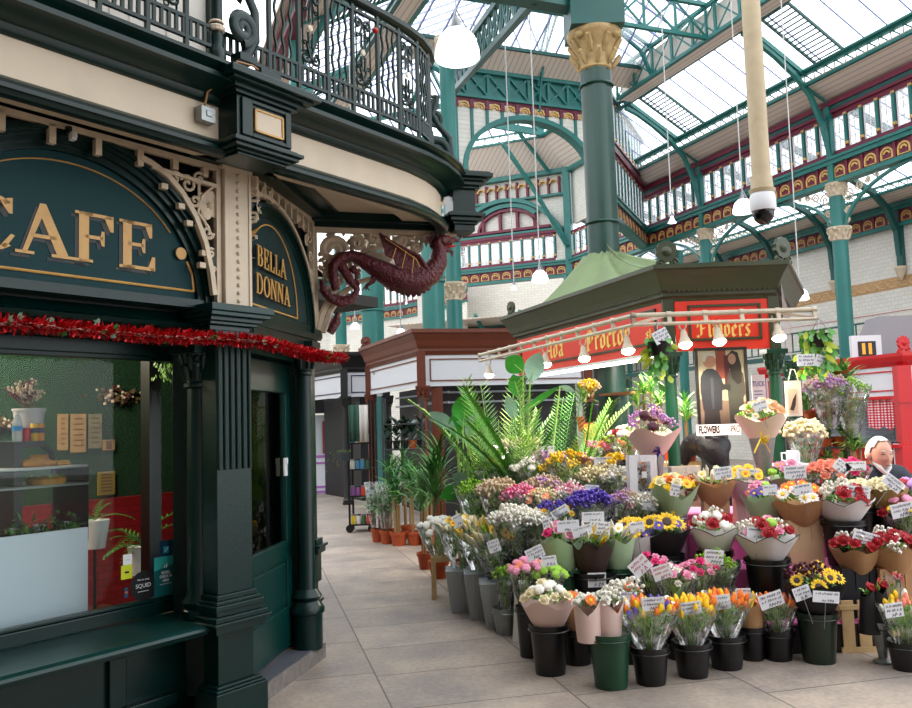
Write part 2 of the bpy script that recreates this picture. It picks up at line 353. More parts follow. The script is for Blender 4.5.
rg=[C.at(x,y,y_) for x,y in ((141,157),(152,163),(168,175),(183,193),(196,216),(206,243),(212,272),(215,295))]
for a,b in zip(rg,rg[1:]): m.bar((a[0],y_+.01,a[1]),(b[0],y_+.01,b[1]),.03,.03,up=(0,1,0))
m.bar((rg[1][0],y_+.01,rg[1][1]-.02),(-.25,y_+.01,2.99),.02,.03,up=(0,1,0))
for x,y in ((168,183),(185,203),(193,220),(206,262),(208,250)): q=C.at(x-3,y+3,y_); m.box(q[0]-.02,q[0]+.02,y_,.05,q[1]-.015,q[1]+.015)
for x,y in ((2,118),(53,127),(99,142),(141,152),(176,161),(206,170)): q=C.at(x,y,y_); m.box(q[0]-.017,q[0]+.017,y_,.05,3.0 if x<150 else 3.03,3.1)
for px,py,r in ((211,205,.09),): q=C.at(px,py,y_); flower2d(m,q[0],q[1],r,y_+.01)
for px,py,r,a0,sg in ((176,178,.045,0,1),(189,184,.05,2,-1),(200,179,.04,1,1),(196,200,.04,3,1),(209,232,.04,0,-1),(212,253,.03,1,1),(214,270,.022,0,1)):
    q=C.at(px,py,y_); m.tube([(p[0],y_+.01,p[2]) for p in spiral(q[0],q[1],r,1.3,a0,16,sg)],.009,5)
for L in (((166,172),(185,176),(205,182),(214,186)),((200,178),(200,200),(206,222),(214,238)),((215,186),(203,196),(199,212),(210,228))):
    m.tube([(q[0],y_+.01,q[1]) for q in [C.at(x,y,y_) for x,y in L]],.009,5)
part(m,'spandrel',CREAMD,smooth=True)
m=MB(C.M); m.box(XL,-.24,.2,.6,2.2,3.2); part(m,'back_panel',DARK)
# ---- angled bay with door ----
def bq(px,py,y): return B.at(px,py,y)
by=.05
m=MB(B.M); bx1=1.12
acx=.27
BBM=B.M.inverted()
def clipb(m):
    for i,p in enumerate(m.v):
        q=BBM@p
        if q.x<-.035: q.x=-.035; q.y=.03; m.v[i]=B.M@q
    return m
def ar(a,z0=2.3,rz=None,n=24,t0=0,t1=pi): return [(acx+a*cos(t0+(t1-t0)*i/n),z0+(rz if rz else a*.80)*sin(t0+(t1-t0)*i/n)) for i in range(n+1)]
m=MB(B.M); m.prism(ar(.78),.0,.05); sb2=part(clipb(m),'small_sign_board',mat('small_sign_green','142f31',.55,n=.08,ns=4,spec=.3))
m=MB(B.M)
for a,b,y0,y1 in ((.86,.80,-.012,.05),(.845,.82,-.03,.02),(.80,.74,-.004,.05)): m.ring(ar(a),ar(b),y0,y1,False)
m.box(-.2,1.13,-.03,.15,2.26,2.30); m.box(-.1,1.1,-.01,.15,2.30,2.32); m.box(-.1,1.15,-.06,.12,2.22,2.26); m.box(-.1,1.15,-.02,.12,2.14,2.22); part(clipb(m),'small_sign_moulding',GREEN,smooth=True)
m=MB(B.M); word(m,'BELLA',-.0,2.57,.125,.54,.0,-.006); word(m,'DONNA',-.02,2.40,.125,.63,.0,-.006)
m.build('small_lettering',GOLD,sb2)
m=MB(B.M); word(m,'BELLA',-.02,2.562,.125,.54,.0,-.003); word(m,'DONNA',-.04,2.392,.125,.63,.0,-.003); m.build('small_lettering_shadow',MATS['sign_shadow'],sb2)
m=MB(B.M); m.tube([(x,-.003,z) for x,z in ar(.50,2.34,.52)],.005,5); m.tube([(acx-.5,-.003,2.34),(acx+.5,-.003,2.34)],.005,5); clipb(m).build('small_border_line',GOLD,sb2)
m=MB(B.M); m.box(-.2,1.15,-.02,.02,3.09,3.12); m.box(1.12,1.16,-.02,.03,2.3,3.12); m.box(-.12,-.08,-.02,.02,2.3,3.12)
for i in range(9): m.box(-.02+.13*i,.01+.13*i,-.015,.02,3.0,3.1)
m.ring(ar(.96,2.3,.74,t1=pi*.5),ar(.93,2.3,.715,t1=pi*.5),-.015,.015,False)
m.ring(ar(.96,2.3,.74,t0=pi*.5),ar(.93,2.3,.715,t0=pi*.5),-.015,.015,False)
for s_,x in ((1,-.1),(-1,1.14)):
    for (dx,z,r) in ((.08,2.98,.06),(.06,2.84,.045),(.045,2.72,.035),(.21,3.03,.045),(.035,2.6,.025),(.32,3.05,.025)): m.tube([(p[0],-.008,p[2]) for p in spiral(x+s_*dx,z,r,1.3,0,14,s_)],.009,5)
    flower2d(m,x+s_*.14,2.93,.05,-.008)
part(clipb(m),'small_spandrel',CREAMD,smooth=True)
m=MB(B.M); m.box(0.02,1.14,.06,.4,2.2,3.15); part(m,'small_back_panel',DARK)
# door with glazed upper panel, standing ajar, transom over it
DF=Fr(B.w(.08,.12,0),6.8); dw=.88
m=MB(DF.M); z0=.14; zd=2.04
m.box(0,dw,0,.05,z0,z0+.26); m.box(0,dw,0,.05,.72,.84); m.box(0,.1,0,.05,z0,zd); m.box(dw-.1,dw,0,.05,z0,zd); m.box(0,dw,0,.05,zd-.2,zd); m.box(.1,dw-.1,.015,.035,z0+.2,.74)
m.box(.13,dw-.13,.0,.05,z0+.3,.70); m.box(0,dw,.0,.05,1.94,zd)
door=part(m,'door',GREEN2,bevel=.005)
m=MB(DF.M); m.box(.1,dw-.1,.02,.026,.84,zd-.18); m.build('door_pane',GL,door)
m=MB(DF.M); m.box(dw-.16,dw-.11,-.012,0,1.28,1.40); m.box(dw-.15,dw-.12,-.02,0,1.36,1.40); m.build('door_notice',WHITE,door)
m=MB(B.M); m.box(.0,1.1,.02,.3,2.12,2.24); m.box(-.06,.06,.1,.5,0.1,2.2); m.box(1.0,1.1,.06,.5,0,2.2); m.box(0,1.1,.08,.28,2.06,2.14); part(m,'door_frame',GREEN,bevel=.005)
m=MB(B.M); m.box(.0,1.0,.16,.7,0,.1); part(m,'floor_slab',mat('cafe_floor','5a3f33',.35,n=.3,ns=6))
# corner column and square pier at the far end of the bay
m=column(B.M,.99,.03,.062,.2,2.2); 
m.lathe([(.105,.1),(.105,.33),(.12,.34),(.12,.37),(.1,.4),(.085,.42),(.105,.45),(.07,.50)],(.99,.03,0),18); part(m,'column',GREEN,smooth=True)
m=MB(B.M); pier(m,1.07,1.17,-.0,.2,[(0,.38,.02),(.38,.4,.03),(.4,.52,.0),(.52,.72,.02),(.72,.76,.045),(.76,.78,.06),(.78,.82,.03),(.82,2.2,0),(2.2,2.24,.02),(2.24,2.3,.05)]); m.box(1.1,1.16,.02,.2,2.3,3.05); part(m,'corner_pier',GREEN,bevel=.004)
# doorstep with mat
a=PZ(271,698,.0);b_=PZ(327,656,.0)
m=MB(); 
def poly3(m,pts,z0,z1): 
    n=len(pts); m.add([(p[0],p[1],z0) for p in pts]+[(p[0],p[1],z1) for p in pts],[list(range(n-1,-1,-1)),list(range(n,2*n))]+[(i,(i+1)%n,(i+1)%n+n,i+n) for i in range(n)])
w1=B.w(.02,.02);w2=B.w(1.1,.3);w3=B.w(0,.6)
st=[a,PZ(326,657),B.w(.95,.05),B.w(.95,.3),B.w(-.0,.3),B.w(-.04,.0)]
poly3(m,st,0,.1); part(m,'doorstep',MATS['grey_stone'])
mm=sum((V(p) for p in st),V())/6; m=MB(); poly3(m,[mm+(V(p)-mm)*.9 for p in st],.1,.106); o=m.build('door_mat',mat('grey_mat','4a4e57',.9,bump=.5,bs=300)); tag(o,'grey ribbed mat on the step of the small cafe doorway','mat')
# ---- entablature: lower cornice, cream frieze, crown ----
path=[(XL,-.3),(.75,-.33),(1.05,-.325),(1.3,-.285),(1.5,-.22),(1.68,-.13),(1.82,-.01)]
m=MB(C.M); m.sweep(path,[(-.06,3.14),(-.05,3.045),(-.02,3.03),(.02,3.035),(.03,3.05),(.045,3.055),(.045,3.075),(.015,3.085),(.02,3.10),(.0,3.12),(-.06,3.14)]); part(m,'lower_cornice',GREEN,smooth=True)
m=MB(C.M); m.sweep(path,[(-.3,3.12),(-.01,3.12),(-.01,3.31),(-.3,3.31)]); part(m,'frieze',CREAM,smooth=True)
m=MB(C.M); m.sweep(path,[(-.3,3.30),(.0,3.30),(.02,3.31),(.03,3.34),(.10,3.36),(.13,3.375),(.17,3.38),(.17,3.405),(.13,3.41),(.15,3.435),(.19,3.45),(.19,3.468),(.14,3.475),(.13,3.485),(-.3,3.485)]); part(m,'crown_cornice',GREEN,smooth=True)
m=MB(C.M); m.box(XL,-.1,-.26,2.5,3.17,3.42); m.sweep([(-.2,-.0),(.75,-.05),(1.1,.0),(1.45,.2)],[(-.9,3.17),(.25,3.17),(.25,3.42),(-.9,3.42)]); part(m,'balcony_floor',CREAM)
m=MB(B.M); m.box(-.4,1.2,-.10,.3,3.12,3.2); m.box(-.4,1.2,-.2,.3,3.15,3.2); part(m,'bay_beam',GREEN)
m=MB(C.M); m.box(XL,-.1,-.25,.3,3.14,3.18); part(m,'soffit_board',GREEN)
m=MB(C.M)
for (z0,z1,e) in [(3.03,3.045,-.02),(3.045,3.06,.0),(3.06,3.08,.03),(3.08,3.10,.05),(3.10,3.115,.025),(3.115,3.34,0),(3.34,3.36,.025),(3.36,3.385,.05),(3.385,3.40,.09),(3.40,3.435,.12),(3.435,3.45,.10)]: m.box(-.515-e,-.14+e,-.46-e,-.25,z0,z1)
m.box(-.49,-.42,-.475,-.46,3.13,3.33); m.box(-.19,-.15,-.475,-.46,3.13,3.33); m.box(-.42,-.19,-.475,-.46,3.13,3.15); m.box(-.42,-.19,-.475,-.46,3.31,3.33)
m.box(-.40,-.26,-.52,-.40,3.45,3.50)
ped=part(m,'pedestal',GREEN,bevel=.003)
m=MB(C.M); m.box(-.395,-.215,-.468,-.455,3.175,3.28); m.build('cream_panel',CREAM,ped)
m=MB(C.M); 
for r_ in ((-.405,-.395,3.165,3.29),(-.215,-.205,3.165,3.29),(-.405,-.205,3.165,3.175),(-.405,-.205,3.28,3.29)): m.box(r_[0],r_[1],-.475,-.455,r_[2],r_[3])
m.build('gilt_frame',GOLD,ped)
DP=Fr(C.w(PX,PYY,0),73)
EB=Fr(DP.w(1.13,-.03,0),73); m=MB(EB.M)
for (z0,z1,e) in [(3.05,3.10,-.02),(3.10,3.12,.0),(3.12,3.15,.03),(3.15,3.175,.06),(3.175,3.19,.03),(3.19,3.37,-.01),(3.37,3.39,.02),(3.39,3.42,.05),(3.42,3.44,.08),(3.44,3.47,.12),(3.47,3.485,.10),(3.485,3.54,-.05)]: m.box(-.095-e*.8,.10+e*.8,-.12-e,.12+e,z0,z1)
part(m,'end_block',GREEN,bevel=.003)
m=MB(DP.M); m.box(-.02,1.2,-.03,.12,3.065,3.17); m.box(-.02,1.15,-.08,.1,3.1,3.17); part(m,'bracket_beam',GREEN,bevel=.004)
# upper storey boarded wall set back behind the railing
m=MB(C.M); m.box(XL,-.16,.25,.35,3.3,6.0)
for i in range(25): m.box(XL+i*.12,XL+.006+i*.12,.243,.25,3.4,6.0)
part(m,'boarded_wall',WALLW)
m=MB(C.M); m.box(-.16,-.10,.2,.4,3.3,6); part(m,'upper_post',GREEN)
# interior shell
HED=mat('hedge_panel','123d26',.8,n=.7,ns=55,bump=1,bs=60)
DY=3.3
m=MB(C.M); m.box(XL-1.6,3.0,DY,DY+.1,1.0,3.0); part(m,'hedge_panel',HED)
BR=mat('red_brick_paint','8d1420',.4)
nt=BR.node_tree; bt=nt.nodes.new('ShaderNodeTexBrick'); tcn=nt.nodes.new('ShaderNodeTexCoord'); mp=nt.nodes.new('ShaderNodeMapping'); mp.inputs['Rotation'].default_value=(pi/2,0,0)
rz_=nt.nodes.new('ShaderNodeVectorRotate'); rz_.rotation_type='Z_AXIS'; rz_.inputs['Angle'].default_value=-radians(90-36.1)
bt.inputs['Scale'].default_value=4; bt.inputs['Color1'].default_value=(.30,.012,.02,1); bt.inputs['Color2'].default_value=(.23,.01,.016,1); bt.inputs['Mortar'].default_value=(.12,.006,.01,1); bt.inputs['Mortar Size'].default_value=.012
nt.links.new(tcn.outputs['Object'],rz_.inputs['Vector']); nt.links.new(rz_.outputs[0],mp.inputs[0]); nt.links.new(mp.outputs[0],bt.inputs['Vector']); nt.links.new(bt.outputs[0],nt.nodes['Principled BSDF'].inputs['Base Color'])
m=MB(C.M); m.box(XL-1.6,3.0,DY-.06,DY+.1,0,1.02); part(m,'brick_wall',BR)
m=MB(C.M); m.box(XL-1.6,1.0,.6,DY,0,.1); part(m,'cafe_floor',mat('cafe_boards','5d3a2c',.35,n=.25,ns=5))
m=MB(C.M); m.box(XL-1.6,1.0,.62,DY,2.75,2.85); m.box(1,2.9,1.6,DY,2.75,2.85); part(m,'ceiling_panel',mat('cafe_ceiling','2b2b2b',.8))
m=MB(C.M); m.box(XL-1.7,XL-1.6,.4,DY,0,3); part(m,'end_wall',DARK)
m=MB(C.M); a_=V((PX+.1,PYY+.15));b_2=V((2.95,DY)); m.add([(a_.x,a_.y,0),(b_2.x,b_2.y,0),(b_2.x,b_2.y,3.1),(a_.x,a_.y,3.1),(a_.x-.08,a_.y+.05,0),(b_2.x-.08,b_2.y+.05,0),(b_2.x-.08,b_2.y+.05,3.1),(a_.x-.08,a_.y+.05,3.1)],[(0,1,2,3),(7,6,5,4),(0,4,5,1),(3,2,6,7),(0,3,7,4),(1,5,6,2)]); part(m,'far_end_wall',GREEN)
m=MB(C.M); px_=C.at(151,450,1.2)[0]; m.box(px_-.045,px_+.045,1.15,1.25,.1,2.75); part(m,'inner_post',BLACK)
# ---- things on the facade ----
jx,jz=C.at(201.5,117,-.31)
jb=thing('junction_box','small grey metal junction box with cable on the cream frieze','junction box',C.w(jx,-.31,jz))
m=MB(C.M); m.box(jx-.045,jx+.045,-.37,-.31,jz-.04,jz+.04); m.box(jx-.015,jx+.02,-.375,-.37,jz-.012,jz+.02); m.build('housing',GREY,jb,bevel=.008)
m=MB(C.M); m.tube([(jx-.005,-.34,jz+.04),(jx+.0,-.36,jz+.12),(jx+.04,-.49,jz+.20),(jx+.08,-.5,jz+.27),(jx+.18,-.5,jz+.28),(jx+.22,-.5,jz+.27)],.006,6); m.build('cable',mat('tan_cable','a07850',.6),jb)
kx,kz=C.at(71,137,-.0)
kb=thing('security_sensor','tiny white sensor clipped to the rim of the arched cafe sign','sensor',C.w(kx,0,kz)); m=MB(C.M); m.box(kx-.012,kx+.012,-.03,-.0,kz-.02,kz+.02); m.lathe([(.0001,-.01),(.014,-.01),(.014,.012),(.0001,.012)],(kx,-.03,kz),12); m.build('housing',WHITE,kb)
m=MB(C.M); m.box(kx-.02,kx+.0,-.01,.03,kz+.015,kz+.05); m.build('clip',GREEN,kb)
# tinsel garland
def garland(pts,name,label):
    RED=mat('red_tinsel','c2131c',.22,metal=.55); RED2=mat('bright_red_tinsel','e0303a',.2,metal=.4); IV=mat('ivy_leaf','3f7a3c',.5); IV2=mat('pale_ivy_leaf','8fb59a',.5); PK=mat('pale_garland_core','d9a39c',.5)
    g=thing(name,label,'garland',pts[0]); m=MB(); L=[]
    for a,b in zip(pts,pts[1:]):
        n=max(2,int((b-a).length/.006)); L+=[a.lerp(b,i/n) for i in range(n)]
    m.tube(pts,.012,6); m.build('core',PK,g); m=MB()
    for p in L:
        for k in range(13):
            d=V((R.gauss(0,1),R.gauss(0,1),R.gauss(0,1))).normalized(); e=d.cross(V((R.random(),R.random(),1))).normalized()*.0038; q=p+d*R.uniform(.028,.055)
            m.mi=0 if R.random()<.6 else 1; m.add([p-e,p+e,q+e,q-e],[(0,1,2,3)])
    m.build('tinsel',[RED,RED2],g); m=MB()
    for i in range(len(L)//20):
        p=R.choice(L)+V((R.uniform(-.01,.01),-.02,R.uniform(-.03,.05))); m.mi=R.randrange(2)
        a=R.uniform(0,6.28); T=MX.Translation(p)@MX.Rotation(R.uniform(-.6,.6),4,'X')@MX.Rotation(a,4,'Y')
        m.add([(0,0,0),(-.016,0,.008),(-.02,0,.024),(-.008,0,.022),(0,0,.036),(.008,0,.022),(.02,0,.024),(.016,0,.008)],[(0,1,2,3,4,5,6,7)],M=T)
    m.build('ivy_leaves',[IV,IV2],g)
pts=[C.w(*(lambda q:(q[0],-.1,q[1]))(C.at(px,py,-.1))) for px,py in ((-60,319),(0,323),(60,327),(120,333),(180,337),(232,339))]
pts+=[B.w(*(lambda q:(q[0],-.1,q[1]))(B.at(px,py,-.1))) for px,py in ((262,342),(285,348),(305,353),(325,357),(345,358))]
garland(pts,'tinsel_garland','long red tinsel garland with ivy leaves strung across the cafe front')
m=MB(); p=PZ(343,352,2.05)
# ---- balcony railing ----
RT=4.25; RB=3.56
rail=thing('balcony_railing','dark green wrought iron balcony railing curving above the cafe','railing',C.w(0,-.42,3.5))
rp=[(XL,-.40),(-.58,-.40),(-.36,-.40),(.72,-.43),(.95,-.42),(1.12,-.395),(1.27,-.34),(1.40,-.27),(1.5,-.17)]
LEN=[0]
for a,b in zip(rp,rp[1:]): LEN.append(LEN[-1]+sqrt((a[0]-b[0])**2+(a[1]-b[1])**2))
def along(s):
    for i in range(len(rp)-1):
        if s<=LEN[i+1] or i==len(rp)-2:
            k=(s-LEN[i])/(LEN[i+1]-LEN[i]); return rp[i][0]+(rp[i+1][0]-rp[i][0])*k, rp[i][1]+(rp[i+1][1]-rp[i][1])*k
m=MB(C.M)
ra=[(x,y,RT) for x,y in rp]; m.sweep(rp,[(-.035,RT),(-.035,RT-.03),(-.01,RT-.05),(.01,RT-.05),(.035,RT-.03),(.035,RT),(0,RT+.02)]); m.build('handrail',GREEN,rail,smooth=True)
m=MB(C.M)
for z in (RB,RB+.10,RT-.09): m.sweep(rp,[(-.01,z),(-.01,z+.018),(.01,z+.018),(.01,z)])
m.build('rails',GREEN,rail)
m=MB(C.M); s0=LEN[1]-2.4; n=0; s=s0
while s<LEN[-1]-.03:
    x,y=along(s); m.box(x-.008,x+.008,y-.008,y+.008,RB,RB+.1); s+=.042
m.build('lower_bars',GREEN,rail)
def panel_scroll(s,w=.17):
    m=MB(C.M); x,y=along(s); x2,y2=along(s+w); d=V((x2-x,y2-y,0)).normalized(); ct=V((x,y,0))+d*w/2; W=MX((d,V((0,0,1)).cross(d)*1,V((0,0,1)))).transposed().to_4x4(); T=MX.Translation(ct)@W
    z0,z1=RB+.118,RT-.09; zc=(z0+z1)/2
    for sx in (-1,1):
        for (z,r,dr) in ((z0+.06,.038,1),(z1-.06,.034,-1)):
            q=[(sx*(p[0]),0,p[2]) for p in spiral(.04,z,r,1.3,pi*1.0 if dr>0 else pi*1.0,18,dr)]; m.tube(q,.0095,5,M=T)
            m.tube([(sx*.004,0,z),(sx*.03,0,z+dr*.08),(sx*.012,0,zc+ -dr*.12),(sx*.018,0,zc-dr*.03)],.009,5,M=T)
        m.tube([(sx*.06,0,z0),(sx*.062,0,z1)],.007,4,M=T)
        for z in (zc-.1,zc+.1,zc+.16,zc-.16): m.tube(spiral(sx*.045,z,.018,1,0,8),.007,4,M=T)
    m.tube([(0.035*cos(a),0,z0-.055+.0+.035*sin(a)) for a in [2*pi*i/12 for i in range(12)]],.005,4,closed=True,M=T) if 0 else None
    m.tube([(.014*cos(a),0,z0+.02+.014*sin(a)) for a in [2*pi*i/10 for i in range(10)]],.005,4,closed=True,M=T)
    o=m.build('scroll_panel',GREEN,rail,smooth=True)
    m=MB(C.M); m.lathe([(.0001,.006),(.018,.004),(.02,0),(.018,-.004),(.0001,-.006)],M=T@MX.Translation((0,0,zc))@MX.Rotation(pi/2,4,'X'),n=12); m.build('rosette',CREAM,o)
def wavy(s):
    x,y=along(s); pts=[(x+.008*sin(k*1.25),y,RB+.118+(RT-.09-RB-.118)*k/16) for k in range(17)]; m=MB(C.M); m.tube(pts,.009,5); m.build('wavy_bar',GREEN,rail,smooth=True)
def post(s):
    x,y=along(s); m=MB(C.M); m.box(x-.011,x+.011,y-.011,y+.011,3.485,RT); m.build('post',GREEN,rail)
s=LEN[1]-2.0+.03
cells=[]
s=LEN[2]+.12
while s<LEN[-1]-.2: cells.append(s); s+=.44
sl=[LEN[1]-.2-.47*k for k in range(5)]
for c in cells:
    post(c); 
    for k in range(3): wavy(c+.045+.055*k)
    post(c+.215)
    if c+.4<LEN[-1]+.02: panel_scroll(c+.225,.17)
post(LEN[-1]-.01); post(LEN[-1]-.24)
for c in sl:
    post(c); panel_scroll(c-.2,.17); post(c-.22)
    for k in range(4): wavy(c-.27-.05*k)
# newels: fluted post and scrolled bracket newel
for (nm,px,py,lab) in (('newel_post',211,60,0),):
    x,z=C.at(214,40,-.38); m=MB(C.M); m.lathe([(.05,3.5),(.05,3.55),(.035,3.58),(.04,3.62),(.03,3.66),(.032,3.72),(.03,4.1),(.04,4.2),(.04,4.4)],(x,-.40,0),14,cap=True); o=m.build('newel_post',GREEN,rail,smooth=True)
    m=MB(C.M); m.lathe([(.034,3.655),(.044,3.66),(.046,3.68),(.036,3.69)],(x,-.40,0),14); m.lathe([(.034,3.70),(.04,3.705),(.034,3.715)],(x,-.40,0),14); m.build('cream_collar',CREAM,o)
def scroll_newel(F_,x,y,z,h,w,nm):
    m=MB(F_.M); P=lambda L:[(p[0],y,p[2]) for p in L]
    m.tube(P(spiral(x,z+h*.26,w*.5,1.9,-pi/2,34,1)),[.02]*20+[.015]*15,8,flat=1.8)
    m.tube([(x+w*.1,y,z),(x+w*.5,y,z+h*.2),(x+w*.48,y,z+h*.45),(x+w*.1,y,z+h*.62),(x-.02,y,z+h*.75),(x+w*.05,y,z+h*.9),(x+.02,y,z+h)],.018,8,flat=1.6)
    m.tube(P(spiral(x-.0,z+h*.68,w*.26,1.5,pi/2,22,-1)),.012,7,flat=1.6); m.tube(P(spiral(x-.03,z+h*.92,w*.2,1.4,0,20,1)),.012,7)
    for k in range(4): m.leaf((x-.02,y-.01,z+h*(.45+.1*k)),(x-w*.4,y-.03,z+h*(.5+.1*k)),.02,.2)
    m.box(x-.05,x+.05,y-.04,y+.04,z-.03,z+.01); return m.build(nm,GREEN,rail,smooth=True)
x,z=C.at(243,50,-.45); scroll_newel(C,x,-.45,3.55,.62,.17,'scroll_newel')
q=EB; x=q.at(437,130,0)[0]; scroll_newel(q,-.19,-.02,3.52,.60,.24,'scroll_newel')
bx_,bz_=C.at(374,31,-.46); m=MB(C.M); m.ball((bx_,-.47,bz_),.02,12); o=m.build('bauble',mat('red_bauble','b4121a',.15),smooth=True); tag(o,'small shiny red bauble hanging on the balcony handrail','bauble')
# ================= SCROLL BRACKET AND DRAGON =================
bk=thing('scroll_bracket','cream cast iron scrollwork bracket under the end of the cafe balcony','bracket',DP.w(0,0,2.27))
def dq(px,py,y=0): q=DP.at(px,py,y); return V((q[0],y,q[1]))
m=MB(DP.M); T=lambda L,r,y=0,n=7,**k: m.tube([dq(a,b,y) for a,b in L],r,n,**k)
m.box(0,1.1,-.02,.03,3.03,3.065); m.box(0.0,.03,-.02,.03,2.27,3.06)
T(((318,333),(322,315),(330,298),(340,282),(349,268)),[.03,.03,.026,.022,.02]); T(((322,332),(330,310),(342,294),(356,283),(372,278),(385,280),(388,290)),[.03,.028,.024,.02,.018,.016,.014])
T(((330,332),(334,320),(341,314)),.012)
for px,py,r,t,a0,sg in ((333,250,.10,1.6,0,1),(357,243,.055,1.5,2,-1),(374,238,.05,1.4,0,1),(416,247,.04,1.5,1,-1),(401,240,.045,1.3,3,1),(386,236,.035,1.2,1,1),(328,275,.03,1,1,1)):
    c=dq(px,py); m.tube([(p[0],0,p[2]) for p in spiral(c.x,c.z,r,t,a0,26,sg)],.024 if r>.09 else .018,6,flat=1.2)
T(((355,262),(375,250),(395,241),(410,238),(419,240)),.014); T(((345,262),(362,252),(384,246)),.012); T(((385,236),(395,246),(404,250)),.01)
for a,b in (((358,262),(372,246)),((366,259),(381,253)),((384,236),(378,250)),((392,236),(402,246)),((350,235),(362,250)),((322,262),(334,268))):
    p,q=dq(*a),dq(*b); m.leaf(p,q,.035,.1,up=(0,1,0),n=4)
for k in range(190):
    a=R.random(); px=322+118*a; py=233+R.random()*max(4,(1-a)*60); p=dq(px,py,.012); q=p+V((R.gauss(0,.05),0,R.gauss(0,.05))); m.leaf(p,q,.018,.2,up=(0,1,0))
m.build('scrollwork',CREAMD,bk,smooth=True)
DR=mat('dragon_maroon','541a22',.42,n=.25,ns=25,bump=1.0,bs=45)
dg=thing('dragon_carving','dark red carved winged dragon crouching along the cream bracket','dragon',DP.w(.5,-.08,2.5))
m=MB(DP.M); y=-.09
body=[(342,322,.02),(347,313,.03),(350,303,.018),(347,296,.014),(336,296,.02),(328,288,.022),(327,277,.026),(331,270,.022)]
m.tube([dq(a,b,y) for a,b,_ in [(333,296,0),(343,299,0),(352,297,0),(358,288,0),(357,280,0)]],[.02,.022,.02,.016,.01],8)
m.tube([dq(330,333,y),dq(336,322,y),dq(338,312,y)],[.028,.036,.012],10)
m.tube([dq(a,b,y) for a,b in ((322,280),(323,290),(330,298),(342,304),(352,300),(357,290),(350,280),(343,268),(337,262))],[.02,.028,.032,.034,.03,.024,.03,.038,.038],10)
pts=[(336,290,.03),(333,277,.036),(333,266,.040),(340,258,.044),(352,256,.044),(364,261,.045),(376,268,.058),(390,276,.075),(404,281,.083),(418,281,.082),(430,274,.074),(438,262,.060),(439,250,.047),(437,243,.045),(441,241,.05),(448,241,.043),(452,243,.03)]
m.tube([dq(a,b,y) for a,b,_ in pts],[r*(1.22 if i_<5 or i_>12 else 1.5) for i_,(_,_,r) in enumerate(pts)],14,flat=.8)
# head: upper snout, jaw, crest, horn, ears
m.tube([dq(440,241,y),dq(448,241,y),dq(455,240,y),dq(459,241,y)],[.045,.035,.026,.012],10,flat=.8)
m.tube([dq(441,247,y),dq(448,250,y),dq(453,252,y)],[.03,.02,.009],8)
for a,b,w in (((436,242),(425,237),.03),((438,238),(430,233),.02),((437,248),(429,245),.02),((459,240),(461,235),.012),((452,252),(452,257),.012)): m.leaf(dq(*a,y),dq(*b,y),w,.1,up=(0,1,0),n=4)
m.ball(dq(446,238,y-.03),.01,8)
for k in range(14):                                    # belly scales
    t=k/13; a=pts[6+int(t*5)]; b=pts[min(15,7+int(t*5))]; f_=t*5-int(t*5); px=a[0]+(b[0]-a[0])*f_; py=a[1]+(b[1]-a[1])*f_+a[2]*160; m.ball(dq(px,py,y),.022,6)
for a,b in (((352,268),(356,280)),((374,276),(366,286))): 
    m.tube([dq(*a,y),dq((a[0]+b[0])/2+3,(a[1]+b[1])/2,y-.03),dq(*b,y)],[.03,.02,.012],8)
    for k in (-4,0,4): m.tube([dq(*b,y),dq(b[0]+k,b[1]+5,y-.02)],[.009,.003],5)
bd=m.build('body',DR,dg,smooth=True)
m=MB(DP.M); W=[dq(*p,-.19) for p in ((379,233),(383,246),(386,256),(394,259),(397,268),(405,270),(411,279),(420,277),(427,268),(421,257),(409,249),(397,244),(388,238))]
n=len(W); m.add(W+[p+V((0,.012,0)) for p in W],[list(range(n)),list(range(2*n-1,n-1,-1))]+[(i,(i+1)%n,(i+1)%n+n,i+n) for i in range(n)]); 
m.tube([dq(379,233,-.195),dq(396,245,-.2),dq(419,256,-.2),dq(427,268,-.19)],[.008,.014,.016,.014],8); wg=m.build('wing',DR,dg,smooth=True)
m=MB(DP.M)
for L in (((396,248),(392,260)),((406,251),(402,268)),((414,256),(412,273)),((385,238),(400,248),(416,259),(420,267))): m.tube([dq(a,b,-.212) for a,b in L],.0035,5)
m.build('wing_ribs',GOLD,wg)
m=MB(DP.M); m.tube([dq(443,245,y),dq(450,246,y-.01),dq(456,246,y-.01)],[.015,.014,.005],8); m.build('tongue',mat('dragon_mouth_red','b5161c',.4),bd)
# ================= THINGS INSIDE THE CAFE =================
def ci(px,py,y): q=C.at(px,py,y); return V((q[0],y,q[1]))
cr=ci(88,527,.75); 
ct=thing('serving_counter','white fronted cafe serving counter close behind the window','counter',C.w(-1.3,.75,.1))
m=MB(C.M); m.box(XL,cr.x,.75,.77,.1,cr.z); m.build('front_panel',mat('counter_white','c9d6e2',.5),ct)
m=MB(C.M); m.box(XL,cr.x-.02,.77,1.45,.1,cr.z-.12); m.build('carcass',GREY,ct)
m=MB(C.M); m.box(XL,cr.x-.0,.72+.05,1.45,cr.z-.12,cr.z-.09); m.build('countertop',mat('counter_top','6b5a4a',.3),ct)
e1=ci(79,460,.95); tz=ci(40,468,.95).z
dc=thing('display_case','glass pastry display case standing on the cafe counter','display case',C.w(e1.x-.5,.9,cr.z-.09))
m=MB(C.M)
for z in (tz,ci(40,486,.95).z): m.box(e1.x-.95,e1.x,.85,1.3,z-.006,z+.006)
m.build('shelf',mat('grey_shelf','9fa5a5',.3,metal=.4),dc)
m=MB(C.M); m.box(e1.x-.95,e1.x,.845,.85,cr.z-.09,tz+.0); m.build('front_pane',GL,dc)
m=MB(C.M); m.box(e1.x-.01,e1.x,.85,1.3,cr.z-.09,tz); m.build('side_pane',GL,dc)
